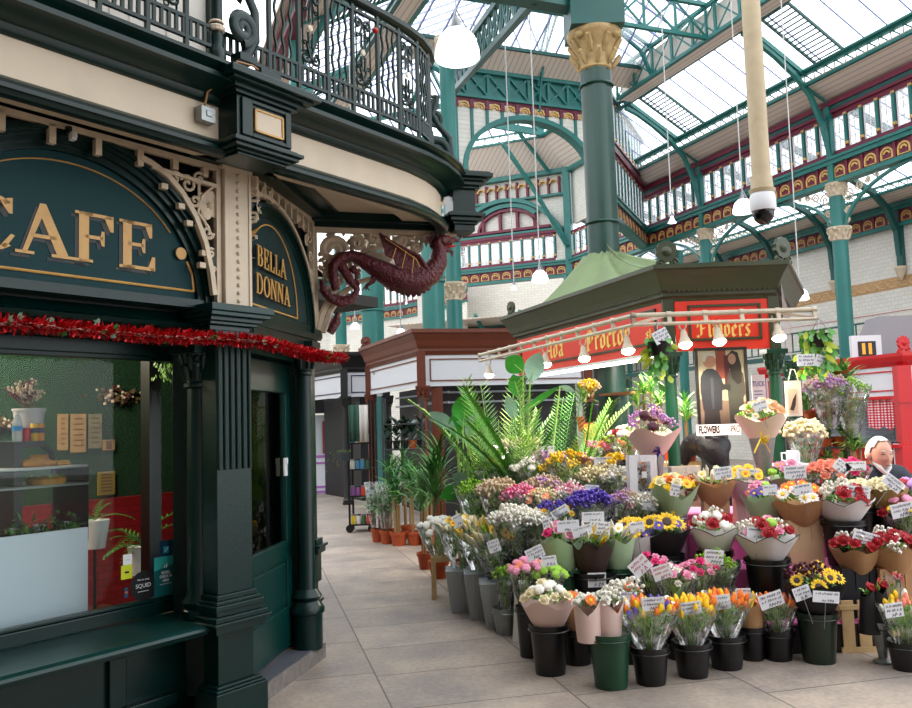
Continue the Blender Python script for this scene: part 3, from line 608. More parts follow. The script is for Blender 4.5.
blk=ci(10,442,1.05); bk2=ci(48,442,1.05)
cb=thing('black_cabinet','black curved glass warmer cabinet behind the pastry case','cabinet',C.w(blk.x,1.1,tz))
m=MB(C.M); zt2=ci(30,441,1.05).z
m.box(blk.x,blk.x+.05,1.0,1.4,cr.z-.09,zt2); m.tube([(blk.x,1.02,zt2-.02),(bk2.x-.06,1.02,zt2-.02),(bk2.x+.0,1.02,zt2-.06),(bk2.x+.02,1.02,zt2-.14),(bk2.x+.02,1.02,tz-.1)],.018,8); m.box(blk.x,bk2.x-.05,1.0,1.4,zt2-.03,zt2); m.build('frame',BLACK,cb,smooth=True)
m=MB(C.M); m.box(blk.x,bk2.x,1.35,1.38,tz,zt2-.04); m.build('back_panel',mat('grey_cabinet_back','33393b',.5),cb)
# pot with dried flowers, bottle, cans
pp=ci(33,442,1.15); pot=thing('flower_pot','white pot of dried maroon and cream flowers on the black cabinet','plant pot',C.w(pp.x,1.2,zt2)); k=.0
h=ci(33,414,1.15).z-zt2+.02; m=MB(C.M@MX.Translation((pp.x,1.2,zt2))); m.lathe([(.0001,0),(.062,0),(.088,h),(.094,h),(.094,h+.014),(.08,h+.014),(.08,h-.02),(.0001,h-.02)],n=20); m.build('pot',WHITE,pot,smooth=True)
m=MB(C.M@MX.Translation((pp.x,1.2,zt2+h)))
for i in range(26):
    a=R.uniform(0,6.28); t=R.uniform(.1,.8); d=V((sin(t)*cos(a),sin(t)*sin(a),cos(t))); Ln=R.uniform(.09,.2); m.mi=2; m.tube([(0,0,-.02),d*Ln],.002,4)
    m.mi=R.choice((0,0,1))
    for j in range(12): m.ball(d*Ln*(.55+.45*j/12)+V((R.gauss(0,.008),R.gauss(0,.008),R.gauss(0,.006))),.008,5)
m.build('dried_flowers',[mat('cream_dried','c9b8a8',.8),mat('maroon_dried','5a1a2e',.8),mat('stem_brown','5a4a30',.8)],pot)
def canthing(nm,label,px,cols,r,hh,cat='drink can'):
    q=ci(px,442,1.05); t=thing(nm,label,cat,C.w(q.x,1.06,zt2)); M=C.M@MX.Translation((q.x,1.06,zt2)); m=MB(M)
    m.lathe([(.0001,0),(r*.85,0),(r,.008),(r,hh-.01),(r*.85,hh)],n=16); m.build('body',cols[0],t,smooth=True)
    m=MB(M); m.lathe([(r*.85,hh),(r*.8,hh+.003),(.0001,hh+.001)],n=16); m.build('lid',GREY,t)
    if len(cols)>1: m=MB(M); m.lathe([(r*1.01,hh*.45),(r*1.015,hh*.75)],n=16); m.build('label',cols[1],t)
navy=mat('navy_label','18244a',.5)
canthing('drink_can','red drink can between the water bottle and the yellow can',27,[mat('can_red','c01520',.3,metal=.3)],.024,.075)
canthing('drink_can','yellow drink can with a navy label next to the red can',35,[mat('can_yellow','e8b51c',.3),navy],.022,.1)
canthing('drink_can','orange drink can with a navy label, rightmost on the cabinet',41,[mat('can_orange','e08a1c',.3),navy],.022,.1)
q=ci(18,442,1.05); bt_=thing('water_bottle','clear plastic water bottle with blue label left of the cans','bottle',C.w(q.x,1.06,zt2)); M=C.M@MX.Translation((q.x,1.06,zt2))
m=MB(M); m.lathe([(.0001,0),(.026,0),(.027,.02),(.027,.1),(.022,.125),(.011,.15),(.011,.16),(.0001,.16)],n=16); m.build('bottle_body',mat('clear_plastic','b8c8d0',.1,alpha=.55),bt_,smooth=True)
m=MB(M); m.lathe([(.028,.06),(.028,.09)],n=16); m.build('label',mat('bottle_blue','2a8fd8',.4),bt_)
m=MB(M); m.lathe([(.012,.155),(.012,.17),(.0001,.17)],n=12); m.build('cap',WHITE,bt_)
# pastries, cups, leaves inside the case
PA=mat('pastry','c98a3c',.6,n=.3,ns=30)
def pastry(px,y,z,r,label):
    q=ci(px,460,y); m=MB(C.M@MX.Translation((q.x,y,z)))
    m.tube([(r*1.1*cos(a),r*.5*sin(a),r*.35) for a in [pi*k/8 for k in range(9)]],[r*.15,r*.3,r*.42,r*.48,r*.5,r*.48,r*.42,r*.3,r*.15],10)
    for k in range(5): a=pi*(.2+.15*k); m.tube([(r*1.1*cos(a)*.6,r*.1*sin(a),r*.5),(r*1.1*cos(a),r*.6*sin(a),r*.8),(r*1.2*cos(a),r*.9*sin(a),r*.3)],.004,5)
    tag(m.build('croissant',PA,smooth=True),label,'croissant','croissants in the display case')
pastry(35,.98,tz+.006,.055,'golden croissant at the left of the top case shelf'); pastry(41,1.05,tz+.03,.055,'golden croissant lying on top of the others on the case shelf'); pastry(50,1.0,tz+.006,.05,'golden croissant in the middle of the top case shelf')
pastry(64,.98,tz+.006,.035,'smallest golden pastry at the right end of the top case shelf')
z2=ci(40,486,.95).z+.006
q=ci(48,480,.98); m=MB(C.M@MX.Translation((q.x,1.0,z2))); m.lathe([(.0001,0),(.1,.0),(.11,.03),(.06,.045),(.0001,.05)],n=20); 
m.mi=1; 
for i in range(20): a=R.uniform(0,6.28);r_=R.uniform(0,.09); m.ball((r_*cos(a),r_*sin(a),.045),.012,5)
tag(m.build('tart',[PA,mat('tart_green','5c8a2a',.6)]),'round savoury tart with green topping on the lower case shelf','tart')
zc=cr.z-.09
def cup(px,y,label,r=.032):
    q=ci(px,500,y); t=thing('tea_cup',label,'cup',C.w(q.x,y,zc),'white cups inside the counter case'); M=C.M@MX.Translation((q.x,y,zc+.06)); m=MB(M); m.lathe([(.0001,0),(r*.6,0),(r,.05),(r*.95,.05),(r*.55,.006),(.0001,.006)],n=16); m.build('bowl',WHITE,t,smooth=True)
    m=MB(M); m.tube([(r*.9+.02*sin(a),0,.026-.018*cos(a)) for a in [pi*k/6 for k in range(7)]],.004,6); m.build('handle',WHITE,t)
    m=MB(M); m.box(-.05,.05,-.05,.05,-.06,0); m.build('stand',GREY,t)
cup(11,.95,'white tea cup at the far left of the counter case'); cup(39,1.0,'white tea cup in the middle of the counter case'); cup(64,1.0,'white tea cup at the right of the counter case')
m=MB(C.M); LF=mat('leaf_green','3f7a2c',.5,n=.3,ns=20); LF2=mat('leaf_light','6aa23c',.5,n=.3,ns=20); LFD=mat('leaf_dark','1e4a22',.45,n=.3,ns=20)
for i in range(420):
    q=ci(R.uniform(4,80),500,R.uniform(.84,.93)); p=V((q.x,q.y,cr.z-.05+abs(R.gauss(0,.045)))); d=V((R.gauss(0,.03),R.gauss(0,.02),R.gauss(.01,.02))); m.mi=R.randrange(3); m.leaf(p,p+d,.012,.1)
tag(m.build('trailing_greenery',[LF,LF2,LFD]),'bushy artificial greenery trailing along the inside of the counter','greenery')
# wreath, menus, notices, fern, stools
def wreath(px,py,y,label,sc=1.):
    q=ci(px,py,y); m=MB(C.M@MX.Translation(q)); 
    for i in range(120):
        a=R.gauss(0,.12)*sc; b=R.gauss(0,.035)*sc; m.mi=R.choice((0,0,1,2)); p=V((a,-.03+R.gauss(0,.02),b))
        if m.mi<2: m.ball(p,R.uniform(.01,.022)*sc,5)
        else: m.leaf(p,p+V((R.gauss(0,.05),0,R.gauss(0,.04)))*sc,.012)
    tag(m.build('dried_wreath',[MATS['stem_brown'],MATS['cream_dried'],MATS['maroon_dried']]),label,'wreath')
wreath(118,396,DY-.02,'dried flower wreath on the hedge wall inside the cafe, right of the pot'); wreath(0,424,DY-.02,'dried flower wreath at the left edge of the window',.8)
KR=mat('kraft_paper','a98a5e',.8,n=.2,ns=20)
for i,(x0,y0,x1,y1,c) in enumerate(((58,414,68,450,0),(71,414,86,452,0),(89,414,102,448,1),(103,440,115,450,0),(98,472,115,494,2))):
    a=ci(x0,y0,DY-.03);b=ci(x1,y1,DY-.03); m=MB(C.M); m.box(a.x,b.x,DY-.03,DY-.02,b.z,a.z)
    t=thing('menu_poster',['brown menu poster at the left of the hedge wall','brown menu poster second from the left on the hedge wall','grey menu poster third from the left on the hedge wall','small brown poster right of the grey menu poster','mustard poster lowest on the hedge wall'][i],'poster',C.w(a.x,DY-.03,b.z)); m.build('sheet',[KR,mat('grey_paper','7b7a62',.8,n=.3,ns=15),mat('mustard_paper','8a7a2c',.8)][c],t)
    m=MB(C.M); 
    for k in range(6): m.box(a.x+.03,b.x-.03,DY-.034,DY-.03,a.z-(a.z-b.z)*(.12+.14*k)-.008,a.z-(a.z-b.z)*(.12+.14*k)+.004)
    m.build('printing',mat('faded_print','6b4a34',.8),t)
def fern(px,py,y,label,s=1.,n=14,nm='palm_plant'):
    q=ci(px,py,y); t=thing(nm,label,'plant',C.w(q.x,y,.1)); m=MB(C.M@MX.Translation(q))
    for i in range(n):
        a=R.uniform(0,6.28); el=R.uniform(.2,1.0); Ln=R.uniform(.3,.5)*s; p=V((0,0,0)); d=V((cos(a)*cos(el),sin(a)*cos(el)*.6,sin(el))); pts=[]
        for k in range(9): pts.append(p.copy()); p=p+d*Ln/8; d=(d+V((0,0,-.14))).normalized()
        m.tube(pts,.003,4)
        for k in range(2,9):
            for sd in (-1,1): e=d.cross(V((0,0,1))).normalized()*sd; m.leaf(pts[k],pts[k]+(e*.7+(pts[k]-pts[k-1]).normalized()*.7)*Ln*.3*(1.1-k/10),.008*s,0)
    m.build('fronds',LF,t); m=MB(C.M@MX.Translation(V((q.x,y,0)))); m.lathe([(.0001,q.z-.2),(.07,q.z-.2),(.10,q.z),(.085,q.z),(.0001,q.z-.02)],n=14); m.build('pot',WHITE,t,smooth=True); m=MB(C.M@MX.Translation(V((q.x,y,0)))); m.lathe([(.09,.1),(.012,.13),(.012,q.z-.2),(.05,q.z-.2)],n=10); m.build('pedestal',BLACK,t)
fern(142,546,1.6,'palm with pale fronds in a pot inside the cafe window',.8); fern(95,520,1.9,'dark green palm beside the white counter end',.6,10)
# stickers on the glass
def sticker(x0,y0,x1,y1,label,m0,rnd=False,nm='window_sticker'):
    a=ci(x0,y0,.498);b=ci(x1,y1,.498); t=thing(nm,label,'sticker',C.w(a.x,.498,b.z)); m=MB(C.M)
    if rnd: c=((a.x+b.x)/2,(a.z+b.z)/2); r_=(a.z-b.z)/2; m.prism([(c[0]+r_*cos(i*pi/16),c[1]+r_*sin(i*pi/16)) for i in range(32)],.4965,.499)
    else: m.box(a.x,b.x,.4965,.499,b.z,a.z)
    m.build('backing',m0,t); return t,C.M@MX.Translation(((a.x+b.x)/2,.4955,(a.z+b.z)/2)),a,b
SB=mat('sticker_black','14161a',.5); TEAL=mat('sticker_teal','17696b',.5); TQ=mat('sticker_turquoise','39b8b4',.5); YL=mat('sticker_yellow','cfdc28',.5); TW=mat('sticker_white','e8eef0',.5); NV=mat('sticker_navy','1d4560',.5)
t,M,a,b=sticker(132,573,154,598,'round black sticker with white squid lettering low on the window',SB,True)
txt('SQUID',M@MX.Translation((0,0,-.0)),.033,TW,t); txt('We are using',M@MX.Translation((0,0,.035)),.014,TW,t); txt('www.squid.com',M@MX.Translation((0,0,-.035)),.008,TW,t) if 0 else None
m=MB(M); m.box(-.035,.035,0,.0008,-.032,-.029); m.build('underline',TW,t)
t,M,a,b=sticker(154,558,177,596,'dark teal riders check in sticker with turquoise top on the window',TEAL)
m=MB(C.M); zz=a.z-(a.z-b.z)*.27; m.prism([(a.x,zz-.012),(b.x,zz+.02),(b.x,a.z),(a.x,a.z)],.4955,.4965); m.build('header',TQ,t)
m=MB(M); m.tube([(-.01,0,.055),(-.005,0,.07),(.005,0,.06),(.008,0,.078),(.003,0,.055)],.004,4); m.build('bird_emblem',TW,t)
for i,(s_,z) in enumerate((('RIDERS,',.028),('CHECK IN',.006),('HERE',-.017))): txt(s_,M@MX.Translation((0,0,z)),.021,TW,t,bold=.0008,sx=.85)
m=MB(M); m.box(-.04,.04,0,.0008,-.038,-.035); m.build('underline',TW,t)
t,M,a,b=sticker(159,541,173,557,'navy sticker with a bright blue square above the teal one',NV)
m=MB(M); m.box(-.019,.019,0,.0008,-.022,.016); m.build('blue_square',mat('sticker_cyan','22a8c8',.5),t)
m=MB(M); m.tube([(-.012,-.001,-.014),(.012,-.001,.01)],.003,4); m.build('arrow_mark',TW,t)
t,M,a,b=sticker(121,566,132,578,'small yellow square sticker left of the round black one',YL); m=MB(M); m.box(-.012,.014,0,.0008,-.006,.004); m.build('print_mark',SB,t)
t,M,a,b=sticker(123,555,132,564,'small white notice above the yellow sticker',TW); m=MB(M); m.box(-.012,.012,0,.0008,-.003,-.001); m.build('print_mark',mat('print_grey','8a8f92',.6),t)
t,M,a,b=sticker(124,588,128,597,'tiny payment card sticker under the yellow one',NV); m=MB(M); m.box(-.008,.008,0,.0008,-.004,.006); m.build('card_mark',mat('card_orange','d8702c',.5),t)
# hanging leaves and cafe lamps
q=ci(165,362,1.0); m=MB(C.M)
for i in range(50): p=q+V((R.gauss(0,.04),R.gauss(0,.02),-abs(R.gauss(0,.06)))); m.leaf(p,p+V((R.gauss(0,.02),0,-.03)),.008)
m.tube([(q.x,1.0,2.75),(q.x,1.0,q.z-.05)],.004,4)
tag(m.build('hanging_plant',LF2),'bright green hanging plant at the top right of the window','plant')
LW=mat('warm_lamp','ffd9a0',.5,emit=14,ecol=(1,.8,.5))
for i,(x,y) in enumerate(((-1.9,1.6),(-.9,1.9),(-1.4,2.7),(-.2,2.4),(-2.6,2.4))):
    t=thing('cafe_downlight','small round warm downlight in the cafe ceiling, not seen from the market' if 0 else 'round warm downlight in the ceiling inside the cafe','lamp',C.w(x,y,2.75),'cafe ceiling downlights'); m=MB(C.M@MX.Translation((x,y,2.70))); m.lathe([(.07,.05),(.07,0),(.06,0)],n=14); m.build('rim',WHITE,t); m=MB(C.M@MX.Translation((x,y,2.72))); m.lathe([(.0001,0),(.06,0)],n=14); m.build('bulb',LW,t)
    ld=bpy.data.lights.new('cafe_light','POINT'); ld.energy=65; ld.color=(1,.82,.6); ld.shadow_soft_size=.06; lo=bpy.data.objects.new('cafe_light',ld); COL.objects.link(lo); lo.location=C.w(x,y,2.6)
# ================= MARKET HALL =================
TEAL_=mat('teal_iron_paint','27706a',.4,n=.08,ns=3); TEALD=mat('deep_teal_paint','1a524e',.4,n=.08,ns=3); MAR=mat('maroon_paint','6c2038',.5,n=.08,ns=4); GO2=mat('gilded_relief','cfa662',.5); SOF=mat('soffit_boards','bfa896',.7)
nt=SOF.node_tree; wv=nt.nodes.new('ShaderNodeTexWave'); tcn=nt.nodes.new('ShaderNodeTexCoord'); wv.inputs['Scale'].default_value=2.2; wv.bands_direction='X'; wv.inputs['Distortion'].default_value=0
vr=nt.nodes.new('ShaderNodeVectorRotate'); vr.rotation_type='Z_AXIS'; vr.inputs['Angle'].default_value=radians(-21.7); cr_=nt.nodes.new('ShaderNodeValToRGB'); cr_.color_ramp.elements[0].position=.0; cr_.color_ramp.elements[0].color=(.46,.38,.33,1); cr_.color_ramp.elements[1].position=.12; cr_.color_ramp.elements[1].color=(.78,.68,.60,1)
nt.links.new(tcn.outputs['Object'],vr.inputs['Vector']); nt.links.new(vr.outputs[0],wv.inputs['Vector']); nt.links.new(wv.outputs['Fac'],cr_.inputs[0]); nt.links.new(cr_.outputs[0],nt.nodes['Principled BSDF'].inputs['Base Color'])
BRC=mat('cream_glazed_brick','cdc8bb',.45)
nt=BRC.node_tree; bt=nt.nodes.new('ShaderNodeTexBrick'); tcn=nt.nodes.new('ShaderNodeTexCoord'); vr=nt.nodes.new('ShaderNodeVectorRotate'); vr.rotation_type='Z_AXIS'; vr.inputs['Angle'].default_value=radians(-90-21.7); mp=nt.nodes.new('ShaderNodeMapping'); mp.inputs['Rotation'].default_value=(pi/2,0,0)
bt.inputs['Scale'].default_value=2.2; bt.inputs['Color1'].default_value=(.74,.72,.65,1); bt.inputs['Color2'].default_value=(.68,.66,.59,1); bt.inputs['Mortar'].default_value=(.5,.48,.43,1); bt.inputs['Mortar Size'].default_value=.012
nt.links.new(tcn.outputs['Object'],vr.inputs['Vector']); nt.links.new(vr.outputs[0],mp.inputs[0]); nt.links.new(mp.outputs[0],bt.inputs['Vector']); nt.links.new(bt.outputs[0],nt.nodes['Principled BSDF'].inputs['Base Color'])
SKG=glassmat('skylight_glass',(.97,.98,1),1.3)
for n_ in list(SKG.node_tree.nodes):
    if n_.type=='BSDF_GLOSSY': tl=SKG.node_tree.nodes.new('ShaderNodeBsdfTranslucent'); tl.inputs[0].default_value=(.9,.93,.95,1); mxn=[q for q in SKG.node_tree.nodes if q.type=='MIX_SHADER'][0]; SKG.node_tree.links.new(tl.outputs[0],mxn.inputs[2]); [SKG.node_tree.links.remove(l) for l in list(mxn.inputs[0].links)]; mxn.inputs[0].default_value=.22
WA=Fr((6.153,26.825),-21.7)
TN=[0]; WN=[0]
def trim(mb,m,smooth=False,kind='trim'): TN[0]+=1; return struct(mb.build('%s_%d'%(kind,TN[0]),m,smooth=smooth))
PITCH=4.8/11
# one clerestory window (frame + pane), copied along the walls; local frame x along, y inward, z from sill
_m=MB(); fw,fh=.31,.80
_m.box(-fw/2,-fw/2+.022,0,.03,0,fh); _m.box(fw/2-.022,fw/2,0,.03,0,fh); _m.box(-fw/2,fw/2,0,.03,0,.03); _m.box(-fw/2,fw/2,0,.03,fh-.025,fh); _m.box(-.008,.008,0,.02,0,fh)
for z in (.22,.42,.60): _m.box(-fw/2,fw/2,0,.02,z,z+.014)
WPROTO=_m.build('window_1',mat('window_white','d9dadb',.5)); struct(WPROTO)
_m=MB(); _m.box(-fw/2,fw/2,.008,.012,0,fh); WPP=_m.build('pane',SKG,WPROTO)
WN[0]=1; WU=[0]
def window(F_,x,z,sc=1.,flip=1):
    if not WU[0]: o=WPROTO; WU[0]=1; c=WPP
    else:
        WN[0]+=1; o=WPROTO.copy(); o.name='window_%d'%WN[0]; COL.objects.link(o); c=WPP.copy(); COL.objects.link(c); c.parent=o
    o.matrix_world=F_.M@MX.Translation((x,0,z))@MX.Diagonal((1,flip,sc,1))
def arch_relief(m,x,z,h,y,w=PITCH):
    r=w*.38; t=.042
    for rr in (r,r*.55):
        o=[(x+rr*cos(a),z+h*.45+rr*.9*sin(a)) for a in [pi*i/10 for i in range(11)]]; i_=[(x+(rr-t)*cos(a),z+h*.45+(rr-t)*.9*sin(a)) for a in [pi*i/10 for i in range(11)]]
        m.ring(o,i_,y,y+.03,False)
    m.box(x-r,x-r+t,y,y+.03,z+.04,z+h*.45); m.box(x+r-t,x+r,y,y+.03,z+.04,z+h*.45); m.box(x-r,x+r,y,y+.03,z+.03,z+.05)
def frieze(F_,x0,x1,z0=6.9,n=None):
    """green beam, maroon band with gilded arches, green sill beam"""
    m=MB(F_.M); m.box(x0,x1,-.15,.14,z0,z0+.10); m.box(x0,x1,-.15,.17,z0+.46,z0+.64); m.box(x0,x1,-.15,.21,z0+.56,z0+.62); trim(m,TEAL_)
    m=MB(F_.M); m.box(x0,x1,-.12,.08,z0+.1,z0+.46); k=int((x1-x0)/PITCH)
    for i in range(k+1): m.box(x0+i*PITCH-.03,x0+i*PITCH+.03,.08,.12,z0+.1,z0+.46)
    trim(m,MAR); m=MB(F_.M)
    for i in range(k): arch_relief(m,x0+(i+.5)*PITCH,z0+.1,.34,.08)
    trim(m,GO2)
def windows_row(F_,x0,x1,z=7.66,h=.8,top=None):
    k=int((x1-x0)/PITCH+.01); m=MB(F_.M); m.box(x0,x1,-.05,.06,z-.12,z); m.box(x0,x1,-.05,.06,z+h,z+h+.12)
    for i in range(k+1): x=x0+i*PITCH; m.box(x-.05,x+.05,-.05,.02,z,z+h)
    trim(m,MAR); m=MB(F_.M)
    for i in range(k+1): x=x0+i*PITCH; m.box(x-.035,x+.035,.02,.06,z+.12,z+h+.02)
    trim(m,TEAL_); m=MB(F_.M)
    for i in range(k+1): x=x0+i*PITCH; m.box(x-.045,x+.045,.015,.07,z+.08,z+.14); m.box(x-.045,x+.045,.015,.07,z+h-.02,z+h+.03)
    trim(m,GO2)
    for i in range(k): window(F_,x0+(i+.5)*PITCH,z,h/.8)
def bracing(m,x0,x1,y,z0,z1,step,w=.035,post=.05,diag=2):
    n=max(1,round((x1-x0)/step)); s=(x1-x0)/n
    for i in range(n+1): m.bar((x0+i*s,y,z0),(x0+i*s,y,z1),post,post*.7,up=(0,1,0))
    for i in range(n):
        m.bar((x0+i*s,y,z0),(x0+(i+1)*s,y,z1),w,w*.6,up=(0,1,0))
        if diag==2: m.bar((x0+i*s,y,z1),(x0+(i+1)*s,y,z0),w,w*.6,up=(0,1,0))
RIBS=[-12.6,-7.8,-3.0]
def clerestory(F_,x0,x1,ribs,louvre=True,glass=True,lant=True,wall=True,lx=None):
    if wall: frieze(F_,x0,4.8); windows_row(F_,x0,4.8)
    xx=x1
    m=MB(F_.M); m.box(x0,x1,-.1,.12,8.57,8.64); m.box(x0,x1,-.1,.16,8.74,8.87); trim(m,MAR)
    m=MB(F_.M); m.box(x0,x1,-.1,.12,8.64,8.74); trim(m,TEALD)
    m=MB(F_.M); m.add([(x0,-.3,8.80),(x1,-.3,8.80),(x1,.78,9.2),(x0,.78,9.2),(x0,-.3,8.86),(x1,-.3,8.86),(x1,.78,9.26),(x0,.78,9.26)],[(0,1,2,3),(7,6,5,4),(0,4,5,1),(1,5,6,2),(2,6,7,3),(3,7,4,0)]); trim(m,SOF,kind='ceiling')
    m=MB(F_.M); m.box(x0,x1,.70,.80,9.16,9.22); m.box(x0,x1,.70,.80,9.42,9.48); bracing(m,x0,x1,.75,9.2,9.45,.30,.03,.02,1); m.box(x0,x1,.6,.9,9.48,9.52); trim(m,TEAL_)
    m=MB(F_.M); m.box(x0,x1,2.45,2.55,10.26,10.32); m.box(x0,x1,2.45,2.55,10.44,10.50); bracing(m,x0,x1,2.5,10.3,10.46,.22,.03,.02,1); trim(m,TEALD)
    sl=(10.47-9.52)/(2.5-.8)
    m=MB(F_.M); m.add([(x0,.8,9.53),(x1,.8,9.53),(x1,2.5,10.48),(x0,2.5,10.48)],[(0,1,2,3)]); trim(m,SKG,kind='skylight') if glass else None
    m=MB(F_.M); n=int((x1-x0)/.6)
    for i in range(n): x=x0+i*.6; m.bar((x,.8,9.53),(x,2.5,10.48),.02,.03)
    trim(m,mat('glazing_bar','6a78a8',.5))
    for rx in ribs:
        m=MB(F_.M)
        for dx in (-.05,.05): m.bar((rx+dx,.8,9.46),(rx+dx,2.5,10.42),.05,.10)
        pr=[(.08,6.95),(.12,7.6),(.3,8.3),(.62,9.0),(1.05,9.42),(1.6,9.8),(2.1,10.08),(2.5,10.22)]
        for a,b in zip(pr,pr[1:]): m.bar((rx,a[0],a[1]),(rx,b[0],b[1]),.11,.09)
        for a in ((1.05,9.42,1.0,9.62),(1.35,9.65,1.5,9.9),(1.9,9.97,1.85,10.1),(.3,8.3,.0,8.75),(.42,8.6,.75,9.16),(.0,8.8,.75,9.18),(.45,8.62,.05,7.9)): m.bar((rx,a[0],a[1]),(rx,a[2],a[3]),.05,.05)
        m.box(rx-.08,rx+.08,.02,.16,6.95,8.87); trim(m,TEAL_)
        if louvre:
            m=MB(F_.M)
            for k in range(14): t=k/14; m.bar((rx-1.25,.9+1.5*t,9.56+.85*t),(rx-.45,.9+1.5*t,9.56+.85*t),.05,.012)
            m.bar((rx-1.25,.8,9.5),(rx-1.25,2.5,10.45),.04,.06); m.bar((rx-.45,.8,9.5),(rx-.45,2.5,10.45),.04,.06); trim(m,TEALD)
    if lant:
        x1=lx if lx is not None else x1; n=int((x1-x0)/.6)
        m=MB(F_.M); m.box(x0,x1,2.55,3.0,10.24,10.28); trim(m,SOF,kind='ceiling')
        m=MB(F_.M); m.box(x0,x1,2.95,3.05,10.22,10.30); m.box(x0,x1,2.95,3.05,11.0,11.08); bracing(m,x0,x1,3.0,10.28,11.02,.8,.035,.07); trim(m,TEAL_)
        m=MB(F_.M); m.add([(x0,2.88,10.3),(x1,2.88,10.3),(x1,2.88,11.0),(x0,2.88,11.0)],[(0,1,2,3)]); trim(m,SOF,kind='ceiling')
        m=MB(F_.M); m.add([(x0,3.0,11.1),(x1,3.0,11.1),(x1,6.4,12.8),(x0,6.4,12.8)],[(0,1,2,3)]); trim(m,SKG,kind='skylight')
        m=MB(F_.M); 
        for i in range(n): x=x0+i*.6; m.bar((x,3.0,11.1),(x,6.4,12.8),.03,.05)
        trim(m,MATS['glazing_bar'])
clerestory(WA,-17.4,.0,RIBS,lx=-3.4)
# transverse lantern trusses
for tx in (-7.2,):
    m=MB(WA.M@MX.Translation((tx,0,0))@MX.Rotation(pi/2,4,'Z')); m.box(3,9.8,-.05,.05,10.25,10.33); m.box(3,9.8,-.05,.05,11.05,11.13); bracing(m,3,9.8,0,10.3,11.08,.85,.05,.06); trim(m,TEAL_)
for tx in (-9.6,-5.0):
    m=MB(WA.M); pr=[(3,10.3),(3.3,10.9),(3.9,11.3),(4.8,11.8),(6.4,12.6)]
    for a,b in zip(pr,pr[1:]): m.bar((tx,a[0],a[1]),(tx,b[0],b[1]),.08,.07)
    m.bar((tx,3,11.05),(tx,6.4,12.75),.06,.08)
    for a,b in (((3.3,10.9),(3.1,11.1)),((3.9,11.3),(3.7,11.4)),((4.8,11.8),(4.6,11.9))): m.bar((tx,*a),(tx,*b),.04,.04)
    trim(m,TEAL_)
# mirrored far left side of the roof
WL=Fr(WA.w(0,12.8,0)[:2],-21.7+180)
clerestory(WL,-1,14,[3.0,7.8],louvre=True,wall=False)
# two-storey glazed wall W2 (45 degrees)
W2=Fr(WA.o[:2],23.3); W2.M=W2.M@MX.Diagonal((1,-1,1,1)); x2=-5.09
frieze(W2,x2,0,6.94)
# this frame's inward side is +y too
windows_row(W2,x2,0,7.62,1.15); m=MB(W2.M); m.box(x2,0,-.1,.12,8.88,9.0); m.box(x2,0,-.1,.14,9.1,9.16); trim(m,MAR); m=MB(W2.M); m.box(x2,0,-.1,.1,9.0,9.1); m.box(x2,0,-.1,.14,10.4,10.5); trim(m,TEALD)
windows_row(W2,x2,0,9.26,1.1)
# gable wall W3 with the great arch
K=W2.w(x2,0,0); W3=Fr(K[:2],68.4); W3.M=W3.M@MX.Diagonal((1,-1,1,1))
m=MB(W3.M); xa,xb=-4.55,0; acx_=-2.25; ra=1.85; az_=7.9; rz3=1.42
N=28; arcpts=[(acx_+ra*cos(pi*i/N),az_+rz3*sin(pi*i/N)) for i in range(N+1)]
top=[(acx_+ra+ (xb-acx_-ra)*1.0,9.68)]
# wall above the arch built as a strip between arc and top line
for a,b in zip(arcpts,arcpts[1:]): m.prism([(a[0],a[1]),(a[0],9.68),(b[0],9.68),(b[0],b[1])],-.1,.1)
m.box(acx_+ra,xb,-.1,.1,7.2,9.68); m.box(xa,acx_-ra,-.1,.1,7.2,9.68); o=m.build('wall_gable',BRC); struct(o)
m=MB(W3.M); m.ring([(acx_+(ra+.05)*cos(pi*i/N),az_+(rz3+.05)*sin(pi*i/N)) for i in range(N+1)],[(acx_+(ra-.07)*cos(pi*i/N),az_+(rz3-.07)*sin(pi*i/N)) for i in range(N+1)],-.15,.16,False)
m.box(acx_+ra-.07,acx_+ra+.05,-.15,.16,6.9,az_); m.box(acx_-ra-.05,acx_-ra+.07,-.15,.16,6.9,az_)
for i in range(11): 
    x=xa+.25+i*.42; zt_=9.62; dx=abs(x-acx_); zl=az_+rz3*sqrt(max(0,1-(dx/ra)**2)) if dx<ra else 7.6; m.box(x-.035,x+.035,.1,.15,zl,zt_) if zl<9.2 or 1 else None
trim(m,TEAL_)
m=MB(W3.M); 
for i in range(10): m.ring([(xa+.46+i*.42+.15*cos(pi*k/10),9.42+.15*sin(pi*k/10)) for k in range(11)],[(xa+.46+i*.42+.11*cos(pi*k/10),9.42+.11*sin(pi*k/10)) for k in range(11)],.1,.16,False); m.ring([(xa+.46+i*.42+.085*cos(pi*k/10),9.42+.085*sin(pi*k/10)) for k in range(11)],[(xa+.46+i*.42+.05*cos(pi*k/10),9.42+.05*sin(pi*k/10)) for k in range(11)],.1,.15,False)
trim(m,GO2)
m=MB(W3.M); m.box(xa,xb,.1,.13,9.58,9.66)
for i in range(11): m.box(xa+.25+i*.42-.05,xa+.25+i*.42+.05,.1,.17,9.4,9.6)
trim(m,MAR)
m=MB(W3.M); m.box(xa,xb,-.1,.2,9.66,9.74); m.box(xa,xb,-.1,.2,10.32,10.42); m.box(xa,xb,-.02,.08,9.7,10.36); bracing(m,xa,xb,.13,9.74,10.34,.57,.05,.07); trim(m,TEAL_)
m=MB(W3.M); m.add([(xa-1,.2,10.42),(xb+1,.2,10.42),(xb+1,.75,10.72),(xa-1,.75,10.72)],[(0,1,2,3)]); trim(m,SOF,kind='ceiling')
m=MB(W3.M); m.box(xa-1,xb+1,.7,.82,10.72,10.8); trim(m,TEALD)
